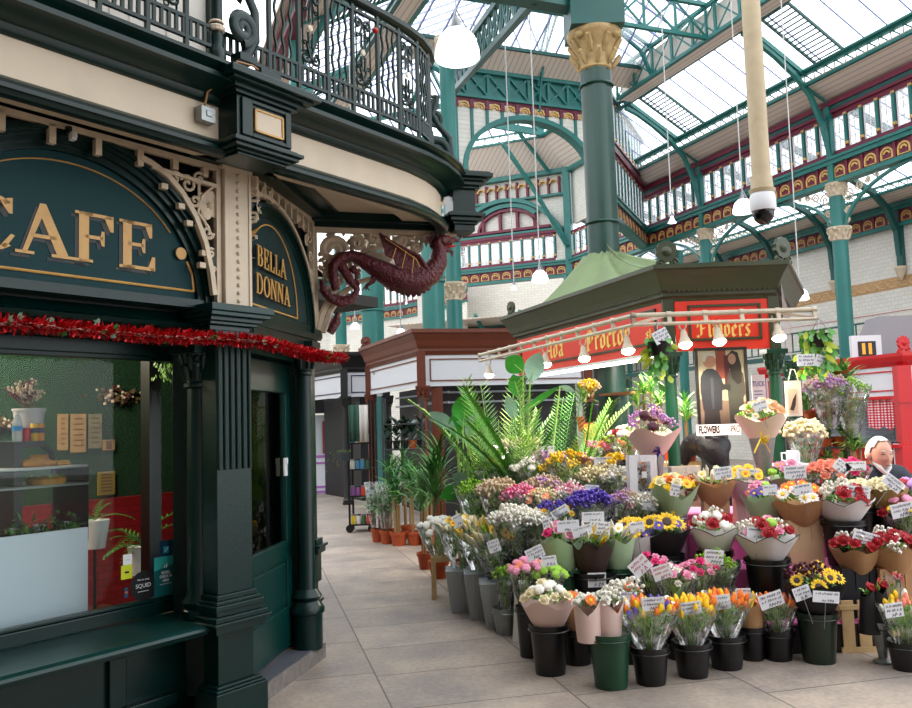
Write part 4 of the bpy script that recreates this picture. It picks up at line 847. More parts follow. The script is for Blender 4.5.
m=MB(W3.M); m.add([(xa-2,.8,10.8),(xb+2,.8,10.8),(xb-1,4.6,12.6),(xa+1,4.6,12.6)],[(0,1,2,3)]); trim(m,SKG,kind='skylight')
m=MB(W3.M); 
for i in range(13): x=xa-1.6+i*.62; m.bar((x,.8,10.8),(x*.8+acx_*.2,4.6,12.6),.03,.05)
trim(m,MATS['glazing_bar'])
m=MB(W3.M)
for x in (-2.0,):                                   # curved lattice rib rising from the gable
    pr=[(.15,9.5),(.25,10.1),(.6,10.9),(1.2,11.5),(2.2,12.0),(3.4,12.3)]; q2=[(.15,9.5),(.12,10.2),(.4,11.1),(1.0,11.8),(2.1,12.4),(3.4,12.7)]
    for P_ in (pr,q2):
        for a,b in zip(P_,P_[1:]): m.bar((x,a[0],a[1]),(x,b[0],b[1]),.05,.05)
    for a,b in zip(pr[1:],q2[1:]): m.bar((x,*a),(x,*b),.03,.03)
    for a,b in zip(pr[1:],q2[2:]): m.bar((x,*a),(x,*b),.025,.025)
trim(m,TEAL_)
# big diagonal lattice truss from the left column up towards the camera
a0=W3.w(-4.5,.3,9.6); a1=PY(545,-12,11.5); d_=(a1-a0); L_=d_.length; d_.normalize(); sd=d_.cross(V((0,0,1))).normalized(); up_=sd.cross(d_)
m=MB(MX.Translation(a0)@MX((d_,-sd,up_)).transposed().to_4x4()); m.box(0,L_+3,-.06,.06,-.06,.06); m.box(0,L_+3,-.06,.06,.62,.74); bracing(m,0,L_+3,0,0,.66,.55,.05,.06); trim(m,TEALD)
# far octagon room seen through the arch
w4=PZ(568,276.7,6.9); W4=Fr(w4[:2],-66.6)
WX=Fr(W4.w(0,-5.5,0)[:2],-66.6); frieze(WX,-8,9,5.4); m=MB(WX.M); m.box(-8,9,-.3,-.15,0,9); o=m.build('wall_far',BRC); struct(o)
m=MB(WX.M); m.box(-8,9,-.1,3,5.95,6.0); trim(m,SOF,kind='ceiling')
m=MB(WX.M)
for i in range(8):
    m.bar((-7+2*i,.1,4.6),(-7+2*i,2.5,6.2),.12); m.ring([(-6+2*i+.9*cos(pi*k/12),4.6+.8*sin(pi*k/12)) for k in range(13)],[(-6+2*i+.8*cos(pi*k/12),4.6+.7*sin(pi*k/12)) for k in range(13)],.1,.3,False); m.box(-7.06+2*i,-6.94+2*i,0,.3,0,5.5)
trim(m,TEAL_)
frieze(W4,0,5.4,6.9); windows_row(W4,.45,.45+PITCH*9,7.66,.85)
m=MB(W4.M); m.box(-.05,6.2,-.2,-.1,8.5,10.9); m.box(-.05,.4,-.2,0,7.5,8.7); m.box(4.5,6.2,-.2,0,7.5,8.7); o=m.build('wall_far_gable',BRC); struct(o)
m=MB(W4.M); m.box(0,4.9,-.1,.1,8.62,8.72); m.box(.6,4.2,-.08,.12,8.85,8.95); 
for x in (1.2,1.9,2.6,3.3): m.box(x-.05,x+.05,-.08,.08,8.95,9.6)
m.ring([(2.3+1.25*cos(pi*i/16),8.9+.85*sin(pi*i/16)) for i in range(17)],[(2.3+1.15*cos(pi*i/16),8.9+.76*sin(pi*i/16)) for i in range(17)],-.1,.08,False); trim(m,MAR)
m=MB(W4.M); m.box(0,4.9,-.08,.12,8.72,8.80); m.ring([(2.3+1.5*cos(pi*i/16),8.95+1.0*sin(pi*i/16)) for i in range(3,14)],[(2.3+1.3*cos(pi*i/16),8.9+.9*sin(pi*i/16)) for i in range(3,14)],-.08,.12,False)
m.ring([(2.4+2.6*cos(pi*i/24),7.4+2.75*sin(pi*i/24)) for i in range(25)],[(2.4+2.45*cos(pi*i/24),7.4+2.6*sin(pi*i/24)) for i in range(25)],-.1,.2,False); m.box(-.1,6.2,-.1,.12,10.02,10.10); m.box(-.1,6.2,-.1,.2,10.85,11.0); m.box(-.25,.0,-.1,.25,6.9,11)
m.bar((-.1,.3,8.0),(.9,1.2,10.2),.12); m.bar((.9,1.2,10.2),(1.6,2.2,11.6),.12); trim(m,TEAL_)
m=MB(W4.M); 
for i in range(14): x=.2+i*.42; m.box(x-.035,x+.035,-.1,.05,10.1,10.75)
trim(m,MAR)
m=MB(W4.M)
for i in range(13): m.ring([(.41+i*.42+.17*cos(pi*k/10),10.5+.17*sin(pi*k/10)) for k in range(11)],[(.41+i*.42+.12*cos(pi*k/10),10.5+.12*sin(pi*k/10)) for k in range(11)],-.1,.06,False)
trim(m,GO2)
m=MB(W4.M); m.add([(-.3,.1,11),(6.5,.1,11),(6.5,1.4,11.9),(.3,1.4,11.9)],[(0,1,2,3)]); trim(m,SOF,kind='ceiling')
m=MB(W4.M); m.box(.2,6.5,1.35,1.45,11.85,11.92); m.box(.2,6.5,1.35,1.45,12.15,12.2); bracing(m,.2,6.5,1.4,11.9,12.17,.3,.03,.03,1); m.bar((.3,1.4,12.1),(3.3,4.6,13.9),.1); m.box(0,6.5,3.1,3.2,13,13.1); m.bar((.3,1.4,12.0),(3.3,5.4,12.0),.1,.25); trim(m,TEAL_)
m=MB(W4.M); m.add([(-1,1.4,12.2),(6.6,1.4,12.2),(6.6,7,15),(-1,7,15)],[(0,1,2,3)]); trim(m,SKG,kind='skylight')
m=MB(W4.M)
for i in range(13): x=-.6+i*.58; m.bar((x,1.4,12.2),(x,7,15),.045,.06)
trim(m,MATS['glazing_bar'])
m=MB(WA.M); m.box(.3,4.7,-.3,-.1,8.87,10.9); struct(m.build('wall_far_side',BRC))
m=MB(WA.M); m.add([(.3,0,10.9),(4.9,0,10.9),(4.3,1.3,11.9),(.3,1.3,11.9)],[(0,1,2,3)]); trim(m,SOF,kind='ceiling')
m=MB(WA.M); m.box(.3,4.8,-.1,.15,10.82,10.95); m.box(.3,4.3,1.25,1.4,11.85,11.95); m.bar((4.3,1.3,11.9),(1.5,5,14.2),.12); m.bar((2.2,0.1,9.2),(2.2,1.3,11.8),.12); m.bar((2.2,1.3,11.9),(2.2,5,14),.08); trim(m,TEAL_)
m=MB(W4.M); m.bar((6.4,1.4,12.2),(3.3,4.8,14),.14); m.bar((3.3,1.4,12.2),(3.3,4.8,14),.10); m.bar((.3,1.4,12.2),(3.3,4.8,14),.16); m.bar((-.5,3.1,13.0),(6.6,3.1,13.0),.12); m.bar((.5,.3,10.9),(1.6,2.4,12.9),.1); trim(m,TEAL_)
# aisle roof and outer cream brick wall W0
W0=Fr(WA.w(0,-4.8,0)[:2],-21.7)
m=MB(W0.M); m.box(-19,9,-.3,0,0,5.0); m.box(-19,9,-.3,0,5.33,6.9); o=m.build('wall_right',BRC); struct(o)
TIL=mat('dado_tile','b98f5e',.5,n=.12,ns=6)
m=MB(W0.M); m.box(-19,9,-.3,.01,5.0,5.33); trim(m,TIL)
m=MB(W0.M)
for i in range(70): 
    x=-18+i*.36
    for s_ in (-1,1):
        m.tube([(x,.015,5.16+s_*.09),(x+.09,.015,5.16+s_*.09),(x+.18,.015,5.16),(x+.27,.015,5.16-s_*.09) ,(x+.36,.015,5.16-s_*.09)],.009,4)
trim(m,mat('tile_cream','dcc9a4',.5))
m=MB(W0.M); m.box(-19,9,0,.012,4.35,4.365); trim(m,mat('tile_red','b8343c',.5))
frieze(W0,-19,9,6.72); m=MB(W0.M); m.box(-19,9,-.2,.1,7.36,7.44); m.box(-19,9,.75,.85,7.55,7.60); m.box(-19,9,.75,.85,7.74,7.79); bracing(m,-19,9,.8,7.58,7.76,.28,.03,.02,1); trim(m,TEAL_)
m=MB(W0.M); m.add([(-19,-.1,7.36),(9,-.1,7.36),(9,.8,7.62),(-19,.8,7.62)],[(0,1,2,3)]); trim(m,SOF,kind='ceiling')
m=MB(W0.M); m.add([(-19,.8,7.8),(9,.8,7.8),(9,4.5,9.2),(-19,4.5,9.2)],[(0,1,2,3)]); trim(m,SKG,kind='skylight')
m=MB(W0.M)
for i in range(46): x=-19+i*.6; m.bar((x,.8,7.8),(x,4.5,9.2),.02,.04)
trim(m,MATS['glazing_bar'])
for rx in (-12.6,-10.2,-7.8,-5.4,-3.0,-.6,1.8,4.2):
    m=MB(W0.M); pr=[(.1,5.9),(.15,6.6),(.5,7.25),(1.0,7.65),(2.2,8.15),(4.6,8.9)]
    for a,b in zip(pr,pr[1:]): m.bar((rx,a[0],a[1]),(rx,b[0],b[1]),.14,.14)
    m.box(rx-.1,rx+.1,0,.12,5.5,7.3); trim(m,TEALD)
    m=MB(W0.M@MX.Translation((rx,.12,5.2))); m.lathe([(.03,0),(.05,.05),(.08,.1),(.14,.28),(.16,.32),(.16,.38)],n=12); trim(m,CREAMD)
# back walls closing the far side under the clerestories
m=MB(); 
# ---- columns ----
def hall_column(p,r,zt,label,caps,group=None,zb=0,n=20,rings=(),nm='cast_iron_column',mm=None,lobes=4,cm=None):
    t=thing(nm,label,'column',(p[0],p[1],0),group); mm=mm or TEAL_
    wob=(lambda a,z: 1+.10*abs(cos(lobes*a/2*1.0))-.05) if lobes else None
    m=MB(); m.lathe([(r*1.6,0),(r*1.6,.12),(r*1.25,.2),(r,.3),(r,1.5),(r*.98,zt)],(p[0],p[1],0),32,wob=wob); m.build('shaft',mm,t,smooth=True)
    for zc,h,k in caps:
        m=MB(); m.lathe([(r*1.0,zc),(r*1.12,zc+.02),(r*1.05,zc+.06),(r*1.15,zc+h*.45),(r*1.5*k,zc+h*.85),(r*1.6*k,zc+h*.9),(r*1.6*k,zc+h),(.0001,zc+h)],(p[0],p[1],0),16)
        for rg_ in (0,1):
            for i in range(8):
                a=2*pi*(i+.5*rg_)/8; c=V((p[0]+r*1.1*cos(a),p[1]+r*1.1*sin(a),zc+h*(.12+.3*rg_))); e=V((p[0]+r*(1.45+.1*rg_)*k*cos(a),p[1]+r*(1.45+.1*rg_)*k*sin(a),zc+h*(.42+.35*rg_)))
                m.tube([c,(c+e)/2,e,e-V((0,0,h*.08))],[r*.12,r*.22,r*.16,r*.05],6)
        for i in range(4): a=pi/4+i*pi/2; m.ball((p[0]+r*1.45*k*cos(a),p[1]+r*1.45*k*sin(a),zc+h*.82),r*.28,8)
        m.build('capital',cm or CREAMD,t,smooth=True)
    for z,rr in rings:
        m=MB(); m.tube([(p[0]+r*rr*cos(a),p[1]+r*rr*sin(a),z) for a in [2*pi*i/24 for i in range(24)]],.018,6,closed=True)
        for i in range(4): a=2*pi*i/4+.3; m.bar((p[0]+r*cos(a),p[1]+r*sin(a),z),(p[0]+r*rr*cos(a),p[1]+r*rr*sin(a),z),.02)
        m.build('ring',GREY if rr>1.3 else mm,t)
    return t
for i,x in enumerate((-12.6,-7.8,-3.0,1.8)):
    hall_column(WA.w(x,0.0,0),.17,6.6,['green iron column under the clerestory beyond the right end of the frame','teal clustered column with cream capitals behind the red stall','teal column with cream capital showing above the flower kiosk roof','teal column of the far corner under the clerestory'][i],[(5.55,.32,1.),(6.6,.32,.9)])
    m=MB(WA.M)                                         # cream pierced spandrels either side of the column
    for s_ in (-1,1):
        cxs=x+s_*2.4; R_=2.2
        pts=[(cxs-s_*R_*cos(a),5.75+1.15*sin(a)) for a in [pi*.5*k/14 for k in range(15)]]
        for a,b in zip(pts,pts[1:]): m.bar((a[0],0,a[1]),(b[0],0,b[1]),.06,.08,up=(0,1,0))
    trim(m,TEAL_); m=MB(WA.M)
    for s_ in (-1,1):
        for (dx,z,r) in ((.25,6.6,.17),(.55,6.72,.12),(.2,6.25,.1),(.8,6.78,.08),(.17,6.0,.07),(1.05,6.82,.05)):
            m.tube([(p[0],0,p[2]) for p in spiral(x+s_*(.1+dx),z,r,1.6,0,18,s_)],.02,5)
    trim(m,CREAMD,True)
# great green column rising through the kiosk
BC=PY(606,300,11.); GREEN3=mat('column_green','123c33',.35,n=.08,ns=3)
hall_column((BC.x,BC.y),.2,6.55,'great dark green column with ochre capital rising through the flower kiosk roof',[(6.2,.52,1.15)],rings=((6.0,1.08),(4.15,1.08),(3.30,1.55),(3.52,1.7)),mm=GREEN3,cm=mat('ochre_capital','ab9062',.6,n=.2,ns=10,bump=.3,bs=40))
m=MB(); m.box(BC.x-.35,BC.x+.35,BC.y-.35,BC.y+.35,6.72,7.2)
for aa in (68.4,-21.7,23.3):
    f_=Fr((BC.x,BC.y),aa); 
m.T=Fr((BC.x,BC.y),68.4).M; m.box(-5,.3,-.12,.12,7.0,7.1); m.box(-5,.3,-.12,.12,7.6,7.7); bracing(m,-5,.3,0,7,7.65,.6,.05,.06); trim(m,TEALD)
for px,d,r,cap,lab in ((373,19.2,.24,[(5.6,.3,1)],'teal column rising behind the brown stall, seen past the dragon'),(434,15.5,.2,[(5.6,.4,1)],'wide teal column behind the dragon carving'),(455,16.5,.15,[(3.98,.35,1.1),(8.9,.4,1.)],'slim teal column with a cream capital beside the wide one'),(341,25,.16,[(3.7,.3,1.)],'distant teal column left of the brown stall'),(569,31,.12,[(6.4,.3,1)],'far teal column at the corner of the distant gable'),(682,27,.14,[(5.6,.3,1)],'distant teal column above the kiosk finial')):
    p=PY(px,330,d); zt_=9.3 if px==455 else 6.9; hall_column((p.x,p.y),r,zt_,lab,cap,rings=((4.2,1.1),) if px in (373,434) else ())
# far clerestory seen under the bracket
cp=[PZ(px,py,6.9) for px,py in ((250,330),(330,327),(372,322),(405,318),(435,312),(465,302))]
for a,b in zip(cp,cp[1:]):
    d_=b-a; F_=Fr(b[:2],degrees(atan2(-d_.x,-d_.y))) ; L_=d_.length; n_=max(1,int(L_/PITCH)); F_.M=F_.M@MX.Diagonal((1,1,1,1)); 
    frieze(F_,0,L_,6.9); windows_row(F_,0,n_*PITCH,7.7,1.3); m=MB(F_.M); m.box(0,L_,-.1,.1,9.1,9.5); trim(m,TEALD); m=MB(F_.M); m.box(0,L_,-.1,3,9.5,9.9); trim(m,SOF,kind='ceiling')
    m=MB(F_.M); m.box(0,L_,-.1,0,0,6.9); trim(m,BRC,kind='wall')
# ---- floor ----
FLR=mat('york_stone','9a8f84',.6); nt=FLR.node_tree; B_=nt.nodes['Principled BSDF']; tcn=nt.nodes.new('ShaderNodeTexCoord'); mp=nt.nodes.new('ShaderNodeMapping'); mp.inputs['Rotation'].default_value=(0,0,radians(-103.6)); mp.inputs['Location'].default_value=(.3,1.806,0)
bt=nt.nodes.new('ShaderNodeTexBrick'); bt.inputs['Scale'].default_value=1; bt.inputs['Brick Width'].default_value=.85; bt.inputs['Row Height'].default_value=1.05; bt.inputs['Mortar Size'].default_value=.006; bt.inputs['Mortar Smooth'].default_value=.3; bt.offset=.37; bt.squash=.8; bt.squash_frequency=3
bt.inputs['Color1'].default_value=(.36,.31,.265,1); bt.inputs['Color2'].default_value=(.26,.228,.2,1); bt.inputs['Mortar'].default_value=(.09,.08,.07,1)
nz=nt.nodes.new('ShaderNodeTexNoise'); nz.inputs['Scale'].default_value=1.6; nz.inputs['Detail'].default_value=8; nz.inputs['Roughness'].default_value=.65
nz2=nt.nodes.new('ShaderNodeTexNoise'); nz2.inputs['Scale'].default_value=30; nz2.inputs['Detail'].default_value=6
cr1=nt.nodes.new('ShaderNodeValToRGB'); cr1.color_ramp.elements[0].position=.35; cr1.color_ramp.elements[0].color=(.70,.68,.70,1); cr1.color_ramp.elements[1].position=.65; cr1.color_ramp.elements[1].color=(1.25,1.18,1.1,1)
mx=nt.nodes.new('ShaderNodeMix'); mx.data_type='RGBA'; mx.blend_type='MULTIPLY'; mx.inputs[0].default_value=1
mx2=nt.nodes.new('ShaderNodeMix'); mx2.data_type='RGBA'; mx2.blend_type='OVERLAY'; mx2.inputs[0].default_value=.35
nt.links.new(tcn.outputs['Object'],mp.inputs[0]); nt.links.new(mp.outputs[0],bt.inputs['Vector']); nt.links.new(tcn.outputs['Object'],nz.inputs['Vector']); nt.links.new(tcn.outputs['Object'],nz2.inputs['Vector']); nt.links.new(nz.outputs[0],cr1.inputs[0]); nt.links.new(bt.outputs[0],mx.inputs[6]); nt.links.new(cr1.outputs[0],mx.inputs[7]); nt.links.new(mx.outputs[2],mx2.inputs[6]); nt.links.new(nz2.outputs[0],mx2.inputs[7]); nt.links.new(mx2.outputs[2],B_.inputs['Base Color'])
mr=nt.nodes.new('ShaderNodeMapRange'); mr.inputs[3].default_value=.42; mr.inputs[4].default_value=.75; nt.links.new(nz.outputs[0],mr.inputs[0]); nt.links.new(mr.outputs[0],B_.inputs['Roughness'])
bp=nt.nodes.new('ShaderNodeBump'); bp.inputs['Strength'].default_value=.25; bp.inputs['Distance'].default_value=.01; nt.links.new(nz2.outputs[0],bp.inputs['Height']); nt.links.new(bp.outputs[0],B_.inputs['Normal'])
m=MB(); m.add([(-30,-12,0),(30,-12,0),(30,70,0),(-30,70,0)],[(0,1,2,3)]); struct(m.build('floor',FLR))
m=MB(); m.box(-12,17,-9.2,-9,0,7); struct(m.build('wall_back',BRC)); m=MB(); m.box(-12.2,-12,-9,40,0,7); struct(m.build('wall_left',BRC))  # walls out of view, added so the cafe glass mirrors less sky
m=MB(); m.box(-12,3.5,-9.2,1.6,7.0,7.2); struct(m.build('ceiling',SOF)); m=MB(); m.box(-12,17,-8.98,-8.9,2.2,3.4); m.box(-12,17,-8.98,-8.9,0,.9); m.box(-12,17,-8.98,-8.9,4.6,5.6); trim(m,MAR)  # unseen ceiling added to block sky light and darken the cafe side
# ---- pendant lamps ----
LAMP=mat('lamp_opal','fbfbff',.4,emit=2.2,ecol=(1,.99,.97)); STEEL=mat('lamp_steel','8b8f92',.35,metal=.7)
def pendant(px,py,d,w,label,ztop=10.5,group=None,bell=False,emit=True):
    r=w/2*d/FL; c=PY(px,py,d); t=thing('pendant_lamp',label,'pendant lamp',(c.x,c.y,c.z-r*.8),group); M=MX.Translation(c); m=MB(M)
    if bell: m.lathe([(r,-r*.9),(r*.8,-r*.7),(r*.45,0),(r*.3,r*.6),(.0001,r*.7)],n=20)
    else: m.lathe([(r*.0001,-r*.62),(r*.93,-r*.62),(r,-r*.55),(r*.97,-r*.2),(r*.8,r*.35),(r*.5,r*.68),(r*.22,r*.8),(.0001,r*.82)],n=28)
    m.build('shade',LAMP if emit else WHITE,t,smooth=True)
    m=MB(M); m.lathe([(r*.22,r*.75),(r*.2,r*1.15),(r*.08,r*1.3),(.0001,r*1.3)],n=14); 
    for i in range(3): a=2*pi*i/3; m.tube([(r*.5*cos(a),r*.5*sin(a),r*.7),(0,0,r*1.7)],.005*d/6,5)
    m.build('fitting',STEEL,t,smooth=True); m=MB(M); m.tube([(0,0,r*1.3),(0,0,ztop-c.z)],.006*d/8,5); m.build('cord',mat('cord_grey','b9b9b6',.5),t); return t
pendant(457,46,4.2,47,'large glowing white dome lamp hanging beside the cafe balcony',ztop=7)
pendant(540,277,13,17,'small white dome pendant lamp above the kiosk tent roof')
pendant(743,207,13,21,'white dome pendant lamp half hidden behind the camera pipe',ztop=10.3)
pendant(800,295,12,17,'white dome pendant lamp hanging right of the kiosk')
pendant(355,326,20,9,'small dome lamp above the black stall roof')
pendant(357,301,24,11,'pale dome lamp hanging just above the black stall lamp')
pendant(322,332,26,8,'tiny dome lamp at the edge of the cafe corner') if 0 else None
pendant(401,332,20,9,'small glowing lamp just above the brown stall roof')
pendant(398,302,24,9,'white globe lamp under the dragon tail') if 0 else None
pendant(672,219,16,9,'small bell lamp left of the camera pipe',bell=True)
pendant(514,287,18,6,'tiny bell lamp on a long cord in front of the far gable',bell=True)
# ---- ceiling pipe with security camera ----
t=thing('camera_pipe','cream vertical pipe hanging from the roof with a security camera at its end','pipe',PY(763,230,7.)); 
a=PY(762,190,7.); m=MB(); m.tube([(a.x,a.y,a.z),(a.x,a.y,10.6)],.078,18); m.tube([(a.x,a.y,a.z+.12),(a.x,a.y,a.z+.0)],[.085,.095],18); m.tube([(a.x,a.y,a.z),(a.x,a.y,a.z-.03)],[.11,.1],20); m.build('pipe',mat('pipe_cream','b3a283',.5,n=.1,ns=8),t,smooth=True)
m=MB(); m.lathe([(.0001,-.03),(.095,-.03),(.105,-.06),(.108,-.15),(.098,-.18),(.0001,-.18)],(a.x,a.y,a.z),24); m.build('camera_housing',WHITE,t,smooth=True)
m=MB(); m.lathe([(.086,-.18),(.088,-.20),(.075,-.25),(.04,-.285),(.0001,-.295)],(a.x,a.y,a.z),24); m.build('camera_dome',mat('smoked_dome','0c0d10',.08),t,smooth=True)
# ================= STALLS =================
KG=mat('kiosk_olive','343c24',.4,n=.1,ns=5); KR_=mat('kiosk_red','d83016',.4,n=.05,ns=4); KGOLD=mat('kiosk_gold','ecc868',.45); GRN=mat('kiosk_green','123c2c',.3)
B0=PY(668,350,8.0); B0.z=0; KL=Fr(B0[:2],161.3); KF=Fr(B0[:2],92)
LL=3.62; LR=.98
Aw=KL.w(-LL,0); Cw=KF.w(LR,0); Dw=Cw+V((.9,1.9,0)); Ew=Dw+V((-.2,2.0,0)); Gw=Aw+V((1.6,1.1,0))
kpoly=[Aw,B0,Cw,Dw,Ew,Gw]; kp=[(p.x,p.y) for p in kpoly]
ks=thing('flower_kiosk','red and dark green flower kiosk with gold lettering and a cloth roof','kiosk',(B0.x,B0.y,0))
m=MB(); m.sweep(kp,[(-.15,2.68),(.01,2.68),(.02,2.71),(.05,2.73),(.05,2.76),(.08,2.78),(.10,2.83),(.14,2.90),(.18,2.96),(.20,2.97),(.20,3.01),(-.1,3.02)],closed=True); m.build('cornice',KG,ks)
for i in range(3):
    m=MB(); a=V((*kp[i],0));b=V((*kp[(i+1)%len(kp)],0))
    d=(b-a); L_=d.length; d.normalize(); n_=V((d.y,-d.x,0)); k=int(L_/.045)
    for j in range(k): p=a+d*(j+.5)*L_/k+n_*.06; q=MX.Translation(p)@MX((d,-n_,V((0,0,1)))).transposed().to_4x4(); m.box(-.013,.013,-.015,.015,2.765,2.795,M=q)
    m.build('dentil_row',mat('kiosk_olive_light','3c4428',.4),ks)
def fascia(F_,x0,x1,nm,z0=2.21,z1=2.69):
    m=MB(F_.M); m.box(x0,x1,-.01,.05,z0,z1); o=m.build(nm,KR_,ks)
    m=MB(F_.M); a,b,c,d=x0+.12,x1-.1,z0+.09,z1-.05; t=.022
    for r_ in ((a,b,c,c+t),(a,b,d-t,d),(a,a+t,c,d),(b-t,b,c,d)): m.box(r_[0],r_[1],-.025,-.01,r_[2],r_[3])
    m.build('fascia_moulding',KG,o); return o
f1=fascia(KL,-LL,-.06,'left_fascia'); f2=fascia(KF,.08,LR,'right_fascia')
for F_,x in ((KF,-.0),(KF,LR)):
    m=MB(F_.M); m.box(x-.03,x+.07,-.02,.08,2.2,2.7); m.build('corner_post',KG,ks)
q=[KL.at(x,y,-.012) for x,y in ((548,349),(563,340),(588,336),(630,325),(645,330))]
m=MB(KL.M); xa_=KL.at(546,350,-.012)[0]; xb_=KL.at(564,350,-.012)[0]; blackletter(m,'Ada',xa_,2.36,.21,xb_-xa_,-.016,-.011)
xa_=KL.at(586,345,-.012)[0]; xb_=KL.at(631,345,-.012)[0]; blackletter(m,'Proctor',xa_,2.36,.21,xb_-xa_,-.016,-.011)
xa_=KL.at(646,340,-.012)[0]; blackletter(m,'st',xa_,2.37,.09,.12,-.016,-.011); m.build('lettering',KGOLD,f1)
m=MB(KF.M); xa_=KF.at(697,330)[0]; xb_=KF.at(751,330)[0]; blackletter(m,'Flowers',xa_,2.335,.155,xb_-xa_,-.016,-.011); m.build('lettering',KGOLD,f2)
m=MB(KF.M); blackletter(m,'Flowers',KF.at(701,309)[0],2.555,.07,.38,-.016,-.011) if 0 else None
m=MB()
for p in (B0,Cw):
    column(I4,p.x+.02,p.y+.05,.062,.0,2.2).build('kiosk_post',GRN,ks,smooth=True)
for p in (Aw,Dw,Ew,Gw): column(I4,p.x,p.y,.062,.0,2.2).build('kiosk_post',GRN,ks,smooth=True)
# anthemion finials
def finial(p,nm='finial',mm=KG,az=92,s=1.,par=ks):
    F_=Fr(p[:2],az); m=MB(F_.M@MX.Translation((0,0,p[2]-.01))@MX.Scale(s,4))
    m.prism([(.10*cos(a)*(1+.06*cos(11*a)),.15+.10*sin(a)*(1+.06*cos(11*a))) for a in [2*pi*i/44 for i in range(44)]],-.02,.02); m.lathe([(.0001,-.03),(.05,-.03),(.075,-.02),(.09,0)],M=MX.Translation((0,0,.15))@MX.Rotation(pi/2,4,'X'),n=20); m.lathe([(.0001,.045),(.03,.04),(.05,.02)],M=MX.Translation((0,0,.15))@MX.Rotation(pi/2,4,'X'),n=16)
    for sx in (-1,1): m.tube([(q_[0],0,q_[2]) for q_ in spiral(sx*.065,.045,.042,1.2,0,14,sx)],.016,6); m.ball((sx*.065,0,.045),.02,8)
    m.box(-.1,.1,-.03,.03,0,.03); return m.build(nm,mm,par,smooth=True)
finial(B0+V((0,-.12,3.0))); finial(Cw+V((.1,-.1,3.0)),az=60); finial(Aw+V((-.08,-.05,3.02)),az=150,s=.8)
# cloth roof draped from the great column
TENT=mat('sage_tent_cloth','74855f',.85,n=.08,ns=3); TENT.node_tree.nodes['Principled BSDF'].inputs['Transmission Weight'].default_value=0
inner=[]; n_=len(kp); per=[]
for i in range(n_):
    a=V((*kp[i],0)); b=V((*kp[(i+1)%n_],0))
    for k in range(10): per.append(a.lerp(b,k/10))
cc=V((BC.x,BC.y,0)); m=MB(); rows=9; vs=[]; fs=[]; N_=len(per)
for j in range(rows):
    t=j/(rows-1)
    for i,p in enumerate(per):
        o=p+(cc-p).normalized()*.02; h=(p-cc).normalized(); top=cc+h*.26
        q=o.lerp(top,t); z=3.0+.72*(t**1.5)+.06*sin(i*1.9)*sin(pi*t)+(.02*sin(i*2.3) if j==rows-1 else 0); vs.append((q.x,q.y,z))
for j in range(rows-1):
    for i in range(N_): l=(i+1)%N_; fs.append((j*N_+i,j*N_+l,(j+1)*N_+l,(j+1)*N_+i))
m.add(vs,fs); m.build('cloth_roof',TENT,ks,smooth=True,solid=.006)
m=MB(); a=PY(657,266,8.4); b=PY(606,243,10.8); c_=PY(640,279,9.2)
vs=[]; 
for j in range(8):
    t=j/7; p=b.lerp(a,t); q=b.lerp(c_,t)
    for k in range(5): u=k/4; w_=p.lerp(q,u); w_=w_+V((0,0,-.12*sin(pi*t)*(1-u*.5)+.02*sin(k*3))); vs.append(w_)
m.add(vs,[(j*5+k,j*5+k+1,(j+1)*5+k+1,(j+1)*5+k) for j in range(7) for k in range(4)]); m.build('roof_flap',TENT,ks,smooth=True,solid=.006)
# interior ceiling and shelves
m=MB(); poly3(m,[p+(cc-p)*.06 for p in kpoly],2.60,2.66); m.build('ceiling_board',mat('cream_board','c9bba4',.6),ks)
# fluorescent strips
tube_l=mat('fluorescent_tube','ffffff',.5,emit=9,ecol=(1,.98,.95))
x0,z0=KL.at(529,380,-.05); x1,z1=KL.at(661,358,-.05)
for a,b,lab in ((x0,(x0+x1)/2-.03,'far half of the white strip light under the left red fascia'),((x0+x1)/2+.03,x1,'near half of the white strip light under the left red fascia')):
    t=thing('strip_light',lab,'strip light',KL.w((a+b)/2,-.05,2.16)); m=MB(KL.M); m.tube([(a,-.06,2.165),(b,-.06,2.165)],.018,8); m.build('tube',tube_l,t); m=MB(KL.M); m.box(a-.03,b+.03,-.075,-.03,2.18,2.21); m.build('housing',WHITE,t)
# lamp rail
RAILM=mat('rail_cream','b9ad98',.5,n=.1,ns=10); rz_=2.455
rl=thing('lamp_rail','cream painted ladder rail carrying spot lamps in front of the kiosk','rail',KF.w(0,-.5,rz_))
R0=KL.w(-3.78,-.5); R1=KL.w(.18,-.5); R2=KF.w(1.20,-.5); R1=V(((R1.x),(KF.w(0,-.5)).y,0)); 
def rp3(z,o=0): return [V((R0.x,R0.y+o,z)),V((R1.x,R1.y+o,z)),V((R2.x,R2.y+o,z))]
m=MB(); m.tube(rp3(rz_+.05,.03),.022,8); m.tube(rp3(rz_-.035,0),.018,6); m.build('long_rails',RAILM,rl); 
m=MB()
for a,b,n in ((0,1,11),(1,2,5)):
    A=rp3(rz_+.05,.03);Bq=rp3(rz_-.035,0)
    for i in range(n+1): m=MB(); m.bar(A[a].lerp(A[b],i/n),Bq[a].lerp(Bq[b],i/n),.035,.02); m.tube([A[a].lerp(A[b],i/n)+V((-.02,0,0)),A[a].lerp(A[b],i/n)+V((.02,0,0))],.028,8); m.build('rung',RAILM,rl)
for p,q in ((R1,B0),(R2,Cw),(R0.lerp(R1,.1),Aw)): m=MB(); m.bar((p.x,p.y,rz_-.03),(q.x,q.y,rz_+.1),.025); m.build('bracket',RAILM,rl)
WBULB=mat('spot_bulb','fff0d0',.4,emit=30,ecol=(1,.88,.62))
